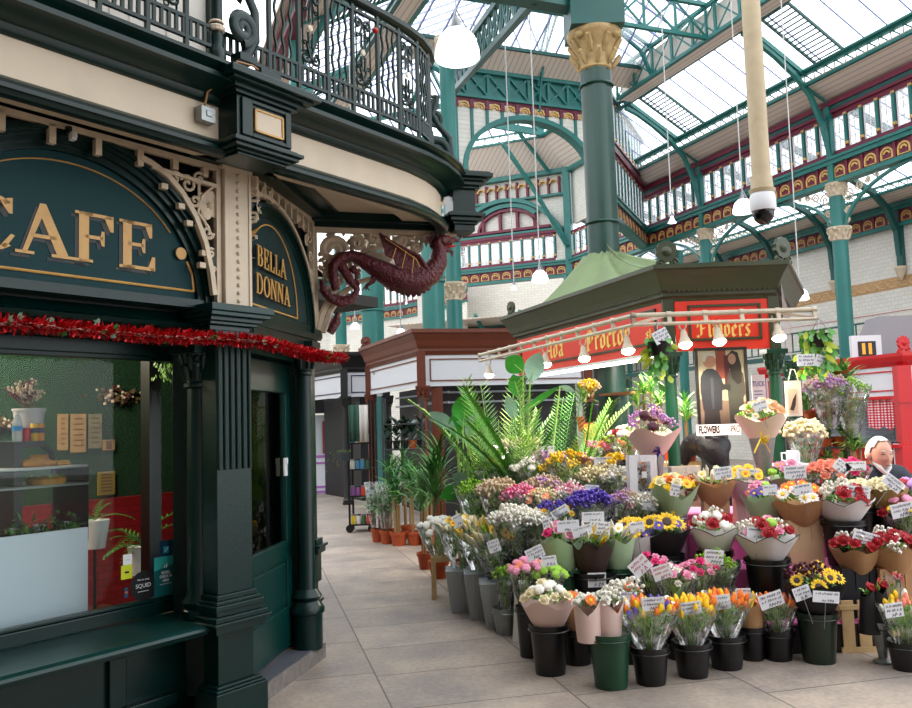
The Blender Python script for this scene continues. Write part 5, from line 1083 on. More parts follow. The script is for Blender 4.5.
def spot(px,py,F_,label):
    x,z=F_.at(px,py,-.5); p=F_.w(x,-.52,z); s_=1.0
    t=thing('spot_lamp',label,'spot lamp',p,'spot lamps clamped to the kiosk rail'); M=MX.Translation(p)@MX.Rotation(-.35,4,'X'); m=MB(M)
    m.lathe([(.062,-.02),(.060,-.01),(.045,.03),(.032,.06),(.028,.10),(.02,.12),(.0001,.125)],n=18); m.build('lamp_head',RAILM,t,smooth=True)
    m=MB(M); m.tube([(0,0,.11),(.03,.0,.16),(.035,.01,.20)],.008,6); m.tube([(0,0,.11),(-.03,.0,.15),(-.02,.01,.2)],.008,6); m.build('swivel_arm',RAILM,t)
    m=MB(M); m.ball((0,0,-.018),.058,14,(1,1,.6)); m.build('bulb',WBULB,t,smooth=True)
    ld=bpy.data.lights.new('spot_glow','SPOT'); ld.energy=50; ld.spot_size=2.5; ld.spot_blend=.6; ld.color=(1,.86,.66); ld.shadow_soft_size=.05; lo=bpy.data.objects.new('spot_glow',ld); COL.objects.link(lo); lo.location=p+V((0,-.01,-.08)); lo.rotation_euler=(radians(6),0,0)
for px,py,F_,l in ((490.5,374,KL,'spot lamp at the far left end of the kiosk rail'),(547.7,363,KL,'second spot lamp from the left, hanging over the first gold letters'),(586,357,KL,'third spot lamp from the left, in front of the large gold capital P'),(629.8,349,KL,'fourth spot lamp from the left, by the last letter of the name'),(684.6,343,KF,'spot lamp just right of the kiosk corner post'),(718.6,340,KF,'spot lamp in front of the Flowers lettering'),(778,336,KF,'spot lamp at the right end of the kiosk fascia')): spot(px,py,F_,l)
# area fills without a fixture, added to brighten the kiosk interior
for p in (KF.w(.4,1.2,2.4),KL.w(-1.6,1.3,2.4)):
    ld=bpy.data.lights.new('kiosk_fill','AREA'); ld.energy=70; ld.size=.9; ld.color=(1,.93,.82); lo=bpy.data.objects.new('kiosk_fill',ld); COL.objects.link(lo); lo.location=p
# framed picture of two people and sign under it
t=thing('framed_picture','tall black framed picture of two people talking, hung on the kiosk front','picture',KF.w(.6,-.06,1.5))
def kf(px,py,y=-.06): return KF.at(px,py,y)
a=kf(694,348.5);b=kf(750.5,425); X0,X1,Z1,Z0=a[0],b[0],a[1],b[1]; W_=X1-X0; H_=Z1-Z0
m=MB(KF.M); m.box(X0,X0+.025,-.08,-.04,Z0,Z1); m.box(X1-.025,X1,-.08,-.04,Z0,Z1); m.box(X0,X1,-.08,-.04,Z1-.025,Z1); m.box(X0,X1,-.08,-.04,Z0,Z0+.02); m.build('frame',BLACK,t)
m=MB(KF.M); m.box(X0,X1,-.06,-.045,Z0,Z1); pc=m.build('canvas',mat('photo_warm','c4a78c',.4,n=.15,ns=9),t)
def pic(pts,col,nm,y,mb=None):
    m=MB(KF.M); m.prism([(X0+u*W_,Z0+v*H_) for u,v in pts],y,-.058); m.build(nm,mat('photo_'+col,col,.45),pc)
el=lambda cx,cy,rx,ry,n=16:[(cx+rx*cos(2*pi*i/n),cy+ry*sin(2*pi*i/n)) for i in range(n)]
pic([(.05,.0),(.95,.0),(.95,.3),(.05,.35)],'8c6f62','printed_floor',-.061); pic([(.04,.55),(.96,.55),(.96,.98),(.04,.98)],'e3ccae','printed_wall',-.0612); pic([(.4,.6),(.6,.6),(.6,.98),(.4,.98)],'9c4a3c','printed_red_column',-.0613)
pic([(.56,.5),(.66,.5),(.66,.9),(.56,.9)],'5c1f2a','printed_scarf',-.0614)
pic([(.12,.2),(.08,.45),(.09,.62),(.15,.70),(.23,.735),(.33,.735),(.42,.70),(.49,.62),(.53,.53),(.66,.53),(.66,.48),(.50,.45),(.48,.2)],'34323c','printed_man_jacket',-.0618); pic([(.12,0),(.44,0),(.42,.25),(.14,.25)],'3b3135','printed_trousers',-.0616); pic(el(.28,.83,.125,.09),'c98f78','printed_face',-.0622); pic([(.15,.83),(.16,.91),(.27,.945),(.39,.92),(.41,.86),(.35,.90),(.24,.895),(.19,.82)],'dcd4ce','printed_hair',-.0626)
pic([(.62,.02),(.60,.5),(.62,.66),(.7,.74),(.82,.75),(.92,.66),(.94,.4),(.90,.36),(.88,.02)],'4a4640','printed_woman_coat',-.0618); pic([(.70,.6),(.64,.80),(.63,.90),(.72,.96),(.83,.93),(.89,.75),(.88,.55),(.80,.52)],'2e201e','printed_long_hair',-.0622); pic(el(.715,.85,.075,.07),'cf9c88','printed_woman_face',-.0626); pic([(.45,.48),(.66,.44),(.66,.5),(.45,.54)],'33302e','printed_arm',-.0628)
pic([(.28,.62),(.34,.62),(.33,.22),(.29,.22)],'4a4854','printed_zip',-.063)
m=MB(KF.M); m.box(X0+.03,X1-.03,-.0655,-.065,Z0+.02,Z1-.025); m.build('glass',GL,t)
t=thing('paper_sign','white paper sign reading Flowers for you in black letters under the picture','sign',KF.w(.6,-.09,1.4))
a=kf(696,425,-.09);b=kf(741,434.5,-.09); m=MB(KF.M); m.box(a[0],b[0],-.092,-.088,b[1],a[1]); m.build('sheet',mat('paper_white','e3dcdc',.7),t)
M=KF.M@MX.Translation(((a[0]+b[0])/2,-.0935,(a[1]+b[1])/2)); hh=a[1]-b[1]
txt('FLOWERS',M@MX.Translation((-.085,0,0)),hh*.95,BLACK,t,sx=.46,bold=.004); txt('for you',M@MX.Translation((.07,0,0)),hh*.5,mat('ink_grey','55505c',.6),t,sx=.7); txt('PRO',M@MX.Translation((.155,0,0)),hh*.95,BLACK,t,sx=.46,bold=.001)
# shelves inside kiosk, back counter
m=MB(); 
for z in (1.0,1.45,1.9): 
    a=KL.w(-3.3,.9,z); b=KL.w(-2.0,.9,z); m.bar(a,b,.3,.03)
t=thing('wooden_shelves','wooden shelves of plants and gifts inside the kiosk behind the column','shelves',KL.w(-1.7,1.7,0)); m.build('shelf_boards',mat('pine_board','8f6238',.6,n=.15,ns=12),t)
m=MB(); 
for x in (-3.2,): p=KL.w(x,.9,0); m.box(p.x-.02,p.x+.02,p.y-.02,p.y+.02,0,2.1)
m.build('uprights',MATS['pine_board'],t)
t=thing('kiosk_counter','low white counter inside the kiosk','counter',KF.w(.5,1.5,0)); m=MB(KF.M); m.box(-.1,1.5,1.5,1.9,.0,.85); m.build('base',WHITE,t); m=MB(KF.M); m.box(-.15,1.6,1.45,1.95,.85,.89); m.build('top',MATS['pine_board'],t)
t=thing('blue_notice','white and blue printed notice beside the framed picture','notice',KF.w(.9,.4,1.4)); a=KF.at(751,375,.7); b=KF.at(766,401,.7); m=MB(KF.M); m.box(a[0],b[0],.69,.70,b[1],a[1]); m.build('sheet',MATS['paper_white'],t)
txt('TUCK',KF.M@MX.Translation(((a[0]+b[0])/2,.688,(a[1]+b[1])/2+.04)),.075,mat('notice_blue','2b4a9c',.6),t,sx=.62)
m=MB(KF.M)
for k in range(3): m.box(a[0]+.02,b[0]-.03,.687,.69,b[1]+.03+k*.035,b[1]+.037+k*.035)
m.build('print_lines',mat('notice_blue','2b4a9c',.6),t)
# striped side awning panel to the right of the kiosk
m=MB(); SA=mat('pale_striped_sheet','a99a98',.7)
for i in range(9):
    a=Cw+V((.12,.02,2.95)); b=Cw+V((.95,1.95,2.95)); t0=i/9; t1=(i+.6)/9; p=a.lerp(b,t0); q=a.lerp(b,t1); m.add([p,q,q-V((0,0,.75)),p-V((0,0,.75))],[(0,1,2,3)])
o=m.build('side_panel',SA,ks)
# ---- generic stall ----
def stall(S,azl,azr,Ll,Lr,mc,mp,label,mframe,ztop=3.13,nm='market_stall',finials=True,post=True):
    FLt=Fr(S[:2],azl+180); FRt=Fr(S[:2],azr); t=thing(nm,label,'market stall',(S.x,S.y,0))
    a=FLt.w(-Ll,0); c=FRt.w(Lr,0); pth=[(a.x,a.y),(S.x,S.y),(c.x,c.y)]
    m=MB(); m.sweep(pth,[(-.3,2.72),(.02,2.72),(.04,2.76),(.06,2.78),(.06,2.82),(.09,2.86),(.12,2.95),(.18,ztop-.08),(.21,ztop-.06),(.21,ztop),(-.3,ztop)]); m.build('cornice',mc,t)
    m=MB(); m.sweep(pth,[(-.03,2.21),(.0,2.21),(.0,2.72),(-.03,2.72)]); o=m.build('fascia',mp,t)
    for F_,x0,x1 in ((FLt,-Ll+.1,-.1),(FRt,.14,Lr-.1)):
        m=MB(F_.M); z0,z1=2.29,2.66; e=.02
        for r_ in ((x0,x1,z0,z0+e),(x0,x1,z1-e,z1),(x0,x0+e,z0,z1),(x1-e,x1,z0,z1)): m.box(r_[0],r_[1],-.015,.0,r_[2],r_[3])
        m.build('panel_moulding',mframe,o)
    for p,s_ in ((S,1),(a,.9),(c,.9)): m=MB(); m.box(p.x-.07,p.x+.07,p.y-.07,p.y+.07,2.2,2.78); m.build('corner_post',mc,t)
    for p in (S,a,c): column(I4,p.x+.02,p.y+.06,.075,0,2.22).build('post',mc,t,smooth=True)
    if finials: finial(V((a.x-.05,a.y,ztop)),mm=mc,par=t,az=azr)
    return t,FLt,FRt
BRN=mat('brown_paint','5f2c18',.45,n=.08,ns=4); WPL=mat('white_panel','ccd0d6',.5); BRL=mat('brown_line','6a3a2c',.5)
S=PY(421,360,13.8); t,fa,fb=stall(S,-21,76,3.25,2.9,BRN,WPL,'brown and white market stall with white fascia panels beyond the cafe',BRL)
x_,z_=fa.at(374,373,-.01); txt('415',fa.M@MX.Translation((x_,-.012,z_)),.11,BLACK,t)
m=MB(); 
def fill(m,F1,F2,L1,L2,z0,z1,ins=.6): 
    a=F1.w(-L1,ins);b=F2.w(ins*.7,ins);c=F2.w(L2,ins); 
    for p,q in ((a,b),(b,c)): m.add([(p.x,p.y,z0),(q.x,q.y,z0),(q.x,q.y,z1),(p.x,p.y,z1)],[(0,1,2,3)])
fill(m,fa,fb,3.2,2.9,0,2.25); m.build('dim_interior_sheets',mat('dim_interior','15161a',.5),t)  # near-black sheets stand in for the dark inside of the stall
m=MB(); 
for z in (1.95,2.12): a=fa.w(-3.1,.5,z);b=fa.w(-.1,.5,z);c=fb.w(.2,.45,z);d=fb.w(2.8,.45,z); m.bar(a,b,.03,.03); m.bar(c,d,.03,.03)
m.build('cross_rails',mat('pale_rail','a9b4c4',.4),t)
m=MB(); m.box(S.x+.15,S.x+.33,S.y+.1,S.y+.25,0,2.2); m.build('brown_pier',BRN,t)
S=PY(344,370,17.6); BLK=mat('stall_black','101216',.45); t,fa,fb=stall(S,-30,70,3.2,.9,BLK,WPL,'black market stall with white fascia panels, between the cafe and the brown stall',mat('navy_line','2c2c50',.5),finials=False)
m=MB(); fill(m,fa,fb,3.0,.85,0,2.25,.7); m.build('dim_interior_sheets',MATS['dim_interior'],t)  # same near-black sheets in place of a dim interior
m=MB(); a=PY(312,352,17.0); m.box(a.x-1.2,a.x-.0,a.y,a.y+.3,3.1,3.5) if 0 else None
# pale stall with purple counter far down the aisle
pc_=PZ(338,492,0); F_=Fr(pc_[:2],80); t=thing('sweet_counter','white counter with purple frame far down the aisle left of the black post','counter',F_.w(0,0,0))
m=MB(F_.M); m.box(-1.1,.7,0,.6,0,.9); m.build('base',WPL,t); m=MB(F_.M); PU=mat('purple_line','a060b0',.5)
for r_ in ((-1.0,.6,.12,.17),(-1.0,.6,.70,.75),(-1.0,-.95,.12,.75),(-.1,-.05,.12,.75),(.55,.6,.12,.75),(-1.1,.7,.86,.92),(-1.1,.7,0,.05)): m.box(r_[0],r_[1],-.02,.0,r_[2],r_[3])
m.build('purple_frame',PU,t); m=MB(F_.M); m.box(-1.1,.7,.1,.12,.92,1.9); m.build('window_glass',mat('pale_window','b4bcc0',.3),t)
m=MB(F_.M)
for x,c in ((-.25,0),(.0,0),(.3,1)): m.box(x-.1,x+.1,.06,.1,.95,1.75)
m.build('display_boxes',mat('box_maroon','7a2430',.5),t); m=MB(F_.M); m.box(-.05,.12,.05,.1,1.3,1.85); m.build('green_panel',mat('panel_green','5aa860',.5),t)
m=MB(F_.M); m.box(-1.4,1.0,-.05,.8,1.95,2.3); m.build('lintel',BLK,t)
# ---- red stall at the right ----
RED_=mat('red_paint','c3141c',.35,n=.05,ns=4); WRP=mat('warm_white_panel','dcdde2',.5)
S=PY(903,360,16.); k=16/18.5
t=thing('market_stall','bright red and white market stall with gingham curtains at the right edge','market stall',(S.x,S.y,0))
fa=Fr(S[:2],161); fb=Fr(S[:2],75); zt_=2.66; a=fa.w(-4.0,0); c=fb.w(2,0); pth=[(a.x,a.y),(S.x,S.y),(c.x,c.y)]
m=MB(); m.sweep(pth,[(-.2,2.42),(.02,2.42),(.05,2.47),(.09,2.5),(.14,2.6),(.14,zt_),(-.2,zt_)]); m.sweep(pth,[(-.1,1.8),(.03,1.8),(.03,1.86),(-.1,1.86)]); m.build('cornice',RED_,t)
m=MB(); m.sweep(pth,[(-.03,1.86),(0,1.86),(0,2.42),(-.03,2.42)]); o=m.build('fascia',WRP,t)
m=MB(fa.M); z0,z1,e=1.95,2.34,.025
for x0,x1 in ((-3.8,-2.05),(-1.85,-.15)):
    for r_ in ((x0,x1,z0,z0+e),(x0,x1,z1-e,z1),(x0,x0+e,z0,z1),(x1-e,x1,z0,z1)): m.box(r_[0],r_[1],-.02,.0,r_[2],r_[3])
m.build('panel_moulding',RED_,o)
for F_,x in ((fa,-4.0),(fa,-.05)): p=F_.w(x,.0); m=MB(); m.box(p.x-.13,p.x+.13,p.y-.1,p.y+.1,0,2.42); m.box(p.x-.16,p.x+.16,p.y-.13,p.y+.13,1.72,1.84); m.box(p.x-.17,p.x+.17,p.y-.14,p.y+.14,.2,.9); m.build('post',RED_,t)
m=MB(fa.M); m.box(-4,0,-.25,.1,.88,.94); m.box(-4,0,-.1,.05,0,.88); m.build('counter',RED_,t)
finial(V((S.x,S.y-.05,zt_)),mm=RED_,par=t,az=75,s=1.3)
m=MB(fa.M); m.box(-3.9,-.1,.6,.65,.9,1.86); m.build('back_wall',mat('stall_back_grey','8c9aa0',.6),t)
m=MB(fa.M)
for i in range(9): m.box(-1.6,-.9,.57,.6,1.0+i*.09,1.06+i*.09)
m.build('roller_shutter',mat('shutter_slate','6a7e86',.5),t)
GH=mat('gingham_cloth','e8b4b8',.8); nt=GH.node_tree; ck=nt.nodes.new('ShaderNodeTexWave'); ck2=nt.nodes.new('ShaderNodeTexWave'); tcn=nt.nodes.new('ShaderNodeTexCoord'); ck.inputs['Scale'].default_value=6; ck2.inputs['Scale'].default_value=6; ck2.bands_direction='Z'; ad=nt.nodes.new('ShaderNodeMath'); ad.operation='ADD'; rr_=nt.nodes.new('ShaderNodeValToRGB'); rr_.color_ramp.elements[0].position=.3; rr_.color_ramp.elements[0].color=(.85,.8,.8,1); rr_.color_ramp.elements[1].position=1; rr_.color_ramp.elements[1].color=(.6,.03,.06,1)
nt.links.new(tcn.outputs['Object'],ck.inputs['Vector']); nt.links.new(tcn.outputs['Object'],ck2.inputs['Vector']); nt.links.new(ck.outputs['Fac'],ad.inputs[0]); nt.links.new(ck2.outputs['Fac'],ad.inputs[1]); nt.links.new(ad.outputs[0],rr_.inputs[0]); nt.links.new(rr_.outputs[0],nt.nodes['Principled BSDF'].inputs['Base Color'])
for (pa,pb,y0,y1,l) in ((866,903,398,428,'red gingham curtain hanging beside the red post'),(806,820,385,412,'red gingham curtain at the far left of the red stall')):
    a=fa.at(pa,y0,.05); b=fa.at(pb,y1,.05); m=MB(fa.M); n=24; vs=[]
    for i in range(n+1):
        x=a[0]+(b[0]-a[0])*i/n; y=.05+.03*sin(i*1.3); vs+=[(x,y,a[1]),(x,y*1.2,b[1]+.04*sin(i*.7))]
    m.add(vs,[(2*i,2*i+2,2*i+3,2*i+1) for i in range(n)]); tag(m.build('gingham_curtain',GH,smooth=True),l,'curtain')
t2=thing('white_notice','white printed notice with a dark frame at the red post','notice',fa.w(-.4,-.1,1.2)); a=fa.at(894,443,-.1);b=fa.at(905,465,-.1); m=MB(fa.M); m.box(a[0]-.02,b[0],-.11,-.1,b[1],a[1]); m.build('sheet',MATS['paper_white'],t2); m=MB(fa.M); m.box(a[0]-.04,a[0]-.02,-.12,-.1,b[1]-.02,a[1]+.02); m.box(a[0]-.04,b[0],-.12,-.1,a[1],a[1]+.02); m.build('frame',BLACK,t2)
# grey box hood, clock sign and railing above the red stall
q=PY(896,340,17.5); t2=thing('grey_canopy','sloping grey canopy standing above the red stall roof','canopy',(q.x,q.y,2.7)); m=MB(MX.Translation((q.x,q.y,0))); m.frust(2.66,1.6,.8,3.5,.9,.6); m.build('hood',mat('canopy_grey','8d8a8e',.7),t2)
q=PY(867,350,17); t2=thing('clock_sign','small black and orange clock display in a white frame above the red stall','sign',(q.x,q.y,2.66)); m=MB(MX.Translation((q.x,q.y,0))); m.box(-.3,.3,0,.1,2.66,3.1); m.build('frame',WRP,t2); m=MB(MX.Translation((q.x,q.y,0))); m.box(-.18,.18,-.01,.0,2.68,2.98); m.build('display',BLACK,t2); m=MB(MX.Translation((q.x,q.y,0))); m.box(-.1,-.04,-.02,-.01,2.72,2.94); m.box(.03,.09,-.02,-.01,2.72,2.94); m.build('digits',mat('digit_orange','e0902a',.4,emit=.8),t2)
t2=thing('balcony_rail','dark railing along the foot of the cream tiled wall','railing',W0.w(-6,1.5,2.9)); m=MB(W0.M); m.box(-14,8,1.45,1.5,3.95,4.0); m.box(-14,8,1.45,1.5,3.4,3.44)
for i in range(74): m.box(-14+i*.3,-13.97+i*.3,1.46,1.49,3.44,3.95)
m.box(-14,8,1.4,1.5,3.2,3.35); m.build('rails',TEALD,t2)
# ================= FLOWERS AND PLANTS =================
def pm(nm_,c,r=.6,**k): return mat(nm_,c,r,**k)
PW=pm('petal_white','e9e6da'); PC=pm('petal_cream','e8dcb4'); PP=pm('petal_pink','e58fae'); PHP=pm('petal_hot_pink','d82a6e'); PR=pm('petal_red','a01020'); PO=pm('petal_orange','ee7a24'); PYE=pm('petal_yellow','f2c51c'); PV=pm('petal_violet','5b45a8'); PMV=pm('petal_mauve','b98ac4'); PCO=pm('petal_coral','f08a70'); PPE=pm('petal_peach','f3b98a'); PBG=pm('petal_burgundy','4a1024'); PG=pm('petal_lime','8fbf3a'); PBE=pm('dried_beige','c8b496'); PBR=pm('seed_brown','3a2212')
FG=pm('foliage_green','4f8a3e',n=.3,ns=30); FG2=pm('foliage_light','9cc264',n=.25,ns=30); FG3=pm('foliage_sage','a3b99a',n=.2,ns=30); FD=pm('foliage_dark','2f6434',n=.3,ns=30)
CELL=glassmat('cellophane',(.97,.98,.98),1.5,.12)
nt=CELL.node_tree; m1=[q for q in nt.nodes if q.type=='MIX_SHADER'][0]; df=nt.nodes.new('ShaderNodeBsdfDiffuse'); df.inputs[0].default_value=(.85,.87,.9,1); m2=nt.nodes.new('ShaderNodeMixShader'); nz_=nt.nodes.new('ShaderNodeTexNoise'); nz_.inputs['Scale'].default_value=14; tc_=nt.nodes.new('ShaderNodeTexCoord'); nt.links.new(tc_.outputs['Object'],nz_.inputs['Vector']); rm=nt.nodes.new('ShaderNodeMapRange'); rm.inputs[1].default_value=.5; rm.inputs[2].default_value=.75; rm.inputs[3].default_value=.05; rm.inputs[4].default_value=.45; nt.links.new(nz_.outputs[0],rm.inputs[0]); nt.links.new(rm.outputs[0],m2.inputs[0]); nt.links.new(m1.outputs[0],m2.inputs[1]); nt.links.new(df.outputs[0],m2.inputs[2]); nt.links.new(m2.outputs[0],[q for q in nt.nodes if q.type=='OUTPUT_MATERIAL'][0].inputs[0])
KP=pm('kraft_brown','b38a62',.8,n=.08,ns=12); PKP=pm('pink_tissue','dcc0b8',.75); GP=pm('sage_paper','9db891',.75); WP=pm('white_wrap','dedcdc',.7); BP=pm('black_wrap','121114',.6); DBP=pm('dark_brown_paper','3a2a24',.7); LP=pm('lilac_paper','d8c4d2',.7); CP=pm('cream_paper_wrap','d8cdb8',.75); GW=pm('gold_wrap','a8905a',.35,metal=.5)
BUK=pm('black_bucket','0d0e12',.35); BUG=pm('green_bucket','15402a',.35); BDG=pm('dark_green_bucket','1c2a20',.35); GV=pm('grey_vase','a4aaac',.6,bump=.4,bs=120); MV=mat('zinc_vase','8a8f90',.4,metal=.7,n=.1,ns=20); WV=pm('white_vase','ced0cb',.4); CARD=pm('price_card','dfe2e8',.6); INK=pm('ink_navy','1d1f3c',.6); INKR=pm('ink_red','b03040',.6)
PINKC=pm('pink_cloth','d86aa8',.8); TERR=pm('terracotta','a34a26',.75,n=.12,ns=8)
HEADS={}
def head(kind,m):
    """shared bloom mesh, 1 unit across, opening towards +z"""
    key=(kind,m.name)
    if key in HEADS: return HEADS[key]
    b=MB(); mats=[m]
    if kind=='rose':
        b.lathe([(.05,-.3),(.3,-.25),(.42,.0),(.34,.12),(.30,.02)],n=10,wob=lambda a,z:1+.08*sin(5*a)); b.lathe([(.30,-.1),(.33,.1),(.22,.24),(.18,.1)],n=9,wob=lambda a,z:1+.1*sin(4*a+1)); b.lathe([(.16,0),(.17,.2),(.06,.3),(.0001,.22)],n=8)
        for i in range(6): a=i*pi/3; b.leaf((.25*cos(a),.25*sin(a),-.1),(.55*cos(a),.55*sin(a),.05),.2,.25)
    elif kind=='daisy':
        for i in range(13): a=2*pi*i/13; b.leaf((.1*cos(a),.1*sin(a),0),(.5*cos(a),.5*sin(a),.06*(i%2)),.10,.05)
        b.mi=1; b.lathe([(.16,0),(.14,.08),(.0001,.11)],n=9); mats=[m,PYE if m.name!='petal_yellow' else PO]
    elif kind=='sunflower':
        for i in range(22): a=2*pi*i/22; b.leaf((.18*cos(a),.18*sin(a),0),(.5*cos(a),.5*sin(a),.1*(i%2)),.07,.08)
        b.mi=1; b.lathe([(.23,0),(.2,.07),(.0001,.09)],n=12); mats=[m,PBR]
    elif kind=='tulip':
        b.lathe([(.05,-.5),(.22,-.35),(.28,-.05),(.22,.25),(.06,.5)],n=6,wob=lambda a,z:1+.12*cos(3*a)); b.mi=1; b.tube([(0,0,-.5),(0,0,-1.6)],.04,4); mats=[m,FG2]
    elif kind=='carn':
        b.lathe([(.05,-.3),(.3,-.1),(.45,.05),(.38,.2),(.2,.28),(.0001,.25)],n=14,wob=lambda a,z:1+.16*sin(7*a+9*z))
    elif kind=='lily':
        b.tube([(0,0,-.6),(.03,0,-.2),(.05,0,.2),(.03,0,.6)],[.05,.12,.15,.03],6); mats=[m]
    elif kind=='tiny':
        r_=random.Random(3)
        for i in range(9): q_=V((r_.uniform(-.4,.4),r_.uniform(-.4,.4),r_.uniform(-.3,.4))); b.ball(q_,.12,4); b.tube([(0,0,-.45),q_],.02,3,cap=False)
    o=b.build(kind,mats,smooth=kind in('rose','tulip','carn','lily')); HEADS[key]=o.data; bpy.data.objects.remove(o); return HEADS[key]
NAMES={'rose':'rose','daisy':'daisy_bloom','sunflower':'sunflower_head','tulip':'tulip_head','carn':'carnation','lily':'lily_bud','tiny':'flower_cluster'}
def put(parent,kind,m,p,d,s):
    o=bpy.data.objects.new(NAMES[kind],head(kind,m)); COL.objects.link(o); o.parent=parent
    q=V((0,0,1)).rotation_difference(d); o.location=p; o.rotation_mode='QUATERNION'; o.rotation_quaternion=q; o.scale=(s,s,s)
def merge_blooms(mb,kind,m,p,d,s,idx):
    pass
def bloomset(t,specs,r,zc,up=.5,dome=.35):
    """specs: (kind, material, count, size) spread over a dome of radius r at height zc"""
    specs=[(a_,b_,max(1,int(c_*(1.5 if c_>1 else 1))),e_*(2.1 if a_=='tiny' else 1.4)) for a_,b_,c_,e_ in specs]; tot=sum(s[2] for s in specs); ga=2.39996; L=[]
    for s in specs: L+= [s]*s[2]
    R.shuffle(L)
    for i,s in enumerate(L):
        k=sqrt((i+.5)/tot); a=i*ga+R.uniform(-.2,.2); x,y=r*k*cos(a),r*k*sin(a); z=zc+dome*r*(1-k*k)+R.uniform(-.12,.12)*r
        d=V((x/r*.6,y/r*.5-(.75 if s[0] in('sunflower','daisy') else .45),up+.25)).normalized()
        if s[0]=='tulip': d=V((x/r*.35,y/r*.35,1)).normalized()
        put(t,s[0],s[1],V((x,y,z)),d,s[3]*R.uniform(.85,1.12))
def foliage(t,m,r,z0,z1,n,w=.012,ln=.09,nm='foliage',spread=1.):
    mb=MB()
    for i in range(n):
        a=R.uniform(0,6.28); zz=R.uniform(z0,z1); k=sqrt(R.random())*r*min(1,.25+.75*(zz/max(z1,.01))**1.2); p=V((k*cos(a),k*sin(a),zz)); d=V((cos(a)*k/r*spread+R.gauss(0,.3),sin(a)*k/r*spread+R.gauss(0,.3),R.uniform(.3,1))).normalized()*ln*R.uniform(.6,1.2); mb.mi=R.randrange(len(m)); mb.leaf(p,p+d,w,.12)
    mb.build(nm,m,t)
def wrapcone(t,m,r,h,rb=.04,pts=5,peak=.22,nm='paper_wrap',line=None,phase=None):
    n=pts*6; ph=R.uniform(0,6.28) if phase is None else phase
    zf=lambda a: 1-peak*.6+peak*abs(1-2*(((a-ph)*pts/(2*pi))%1))
    for mm,sc,nn in ((m,1,nm),):
        mb=MB(); vs=[];fs=[];J=5
        for j in range(J+1):
            u=j/J
            for i in range(n):
                a=2*pi*i/n; z=h*zf(a)*u; rr=(rb+(r-rb)*(u**.8)*(zf(a)))*(1+.07*abs(sin(pts*a*.5+1))*u); vs.append((rr*cos(a),rr*sin(a),z))
        for j in range(J):
            for i in range(n): l=(i+1)%n; fs.append((j*n+i,j*n+l,(j+1)*n+l,(j+1)*n+i))
        mb.add(vs,fs); o=mb.build(nn,mm,t,smooth=True)
    if line:
        mb=MB(); mb.tube([V(v)*1.004 for v in vs[-n:]],.0035,4,closed=True); mb.build('black_edging',line,o)
    return o
def bucketmesh(t,r,h,m,kind='round'):
    mb=MB()
    if kind=='square': mb.frust(0,r*1.35,r*1.35,h,r*1.9,r*1.9)
    elif kind=='bag':
        mb.box(-r,r,-r*.55,r*.55,0,h)
    elif kind=='cone': mb.lathe([(.0001,0),(r*.8,0),(r*.8,.012),(r*.35,.03),(r*.45,h*.3),(r,h),(r*1.05,h)],n=20)
    else:
        mb.lathe([(.0001,0),(r*.78,0),(r*.8,.01),(r*.98,h-.03),(r*1.05,h-.028),(r*1.06,h),(r*1.0,h),(r*.9,h-.02),(.0001,h-.06)],n=24)
    o=mb.build('body',m,t,smooth=kind in('round','cone'))
    if kind=='round':
        mb=MB(); mb.tube([(r*1.08*cos(a),r*1.08*sin(a),h-.035) for a in [2*pi*i/24 for i in range(24)]],.005,5,closed=True); mb.build('rim_band',m,t)
    if kind=='bag':
        mb=MB(); 
        for sy in (-1,1): mb.tube([(-r*.35,sy*r*.56,h*.55),(-r*.33,sy*r*.58,h*.3 if 0 else h*1.0),(-r*.3,sy*r*.5,h*1.12),(r*.3,sy*r*.5,h*1.12),(r*.33,sy*r*.58,h),(r*.35,sy*r*.56,h*.55)],.004,5)
        mb.build('string_handle',m,t)
CN={'round':('flower_bucket','bucket'),'square':('square_vase','vase'),'bag':('paper_bag','bag'),'cone':('metal_vase','vase')}
def disp(px,py,d,w,h,wrap,specs,label,cont=None,fol=(FG,FG2),nf=None,cat='bouquet',name='bouquet',dome=.55,pts=5,peak=.22,line=None,up=.5,base=None,floor=None,bz=.97):
    """a bouquet centred at pixel (px,py) and depth d; w,h its size in pixels; cont=(kind,width px,height px,material,label)"""
    k=d/FL; c=PY(px,py,d); r=w*k/2; hh=h*k*(.95 if wrap is CELL else .84); z0=c.z-hh*(.8 if wrap is CELL else .72)
    t=thing(name,label,cat,(c.x,c.y,z0),world=False)
    if wrap is CELL: wrapcone(t,CELL,r*1.15,hh*1.08,.05,pts=7,peak=.12,nm='cellophane_sleeve')
    elif wrap: wrapcone(t,wrap,r*1.05,hh*.9,.07,pts=pts,peak=peak,line=line)
    foliage(t,list(fol),r*(.72 if wrap is not CELL else .95),hh*(.80 if (wrap and wrap is not CELL) else .35),hh*.95,int((nf or (40+r*400))*(.5 if wrap is not CELL else 1)),.010,min(.07,hh*.25))
    if wrap is CELL:
        mb=MB()
        for i in range(16): a=R.uniform(0,6.28); q=R.random(); mb.tube([(.02*cos(a)*q,.02*sin(a)*q,0),(r*.7*cos(a)*q,r*.7*sin(a)*q,hh*.85)],.003,4)
        mb.build('stems',FG2,t)
    bloomset(t,specs,r*(.9 if wrap is not CELL else 1.05),hh*bz,up,dome)
    if cont:
        kind,cw,ch,cm,cl=cont[:5]; cr=cw*k/2; chh=ch*k; zb=z0+.05-chh
        if zb<.03: chh+=zb; zb=0
        if floor is not None: chh+=zb-floor; zb=floor
        ct=thing(CN[kind][0],cl,CN[kind][1],(c.x,c.y,zb),world=False); bucketmesh(ct,cr,chh,cm,kind)
    return t
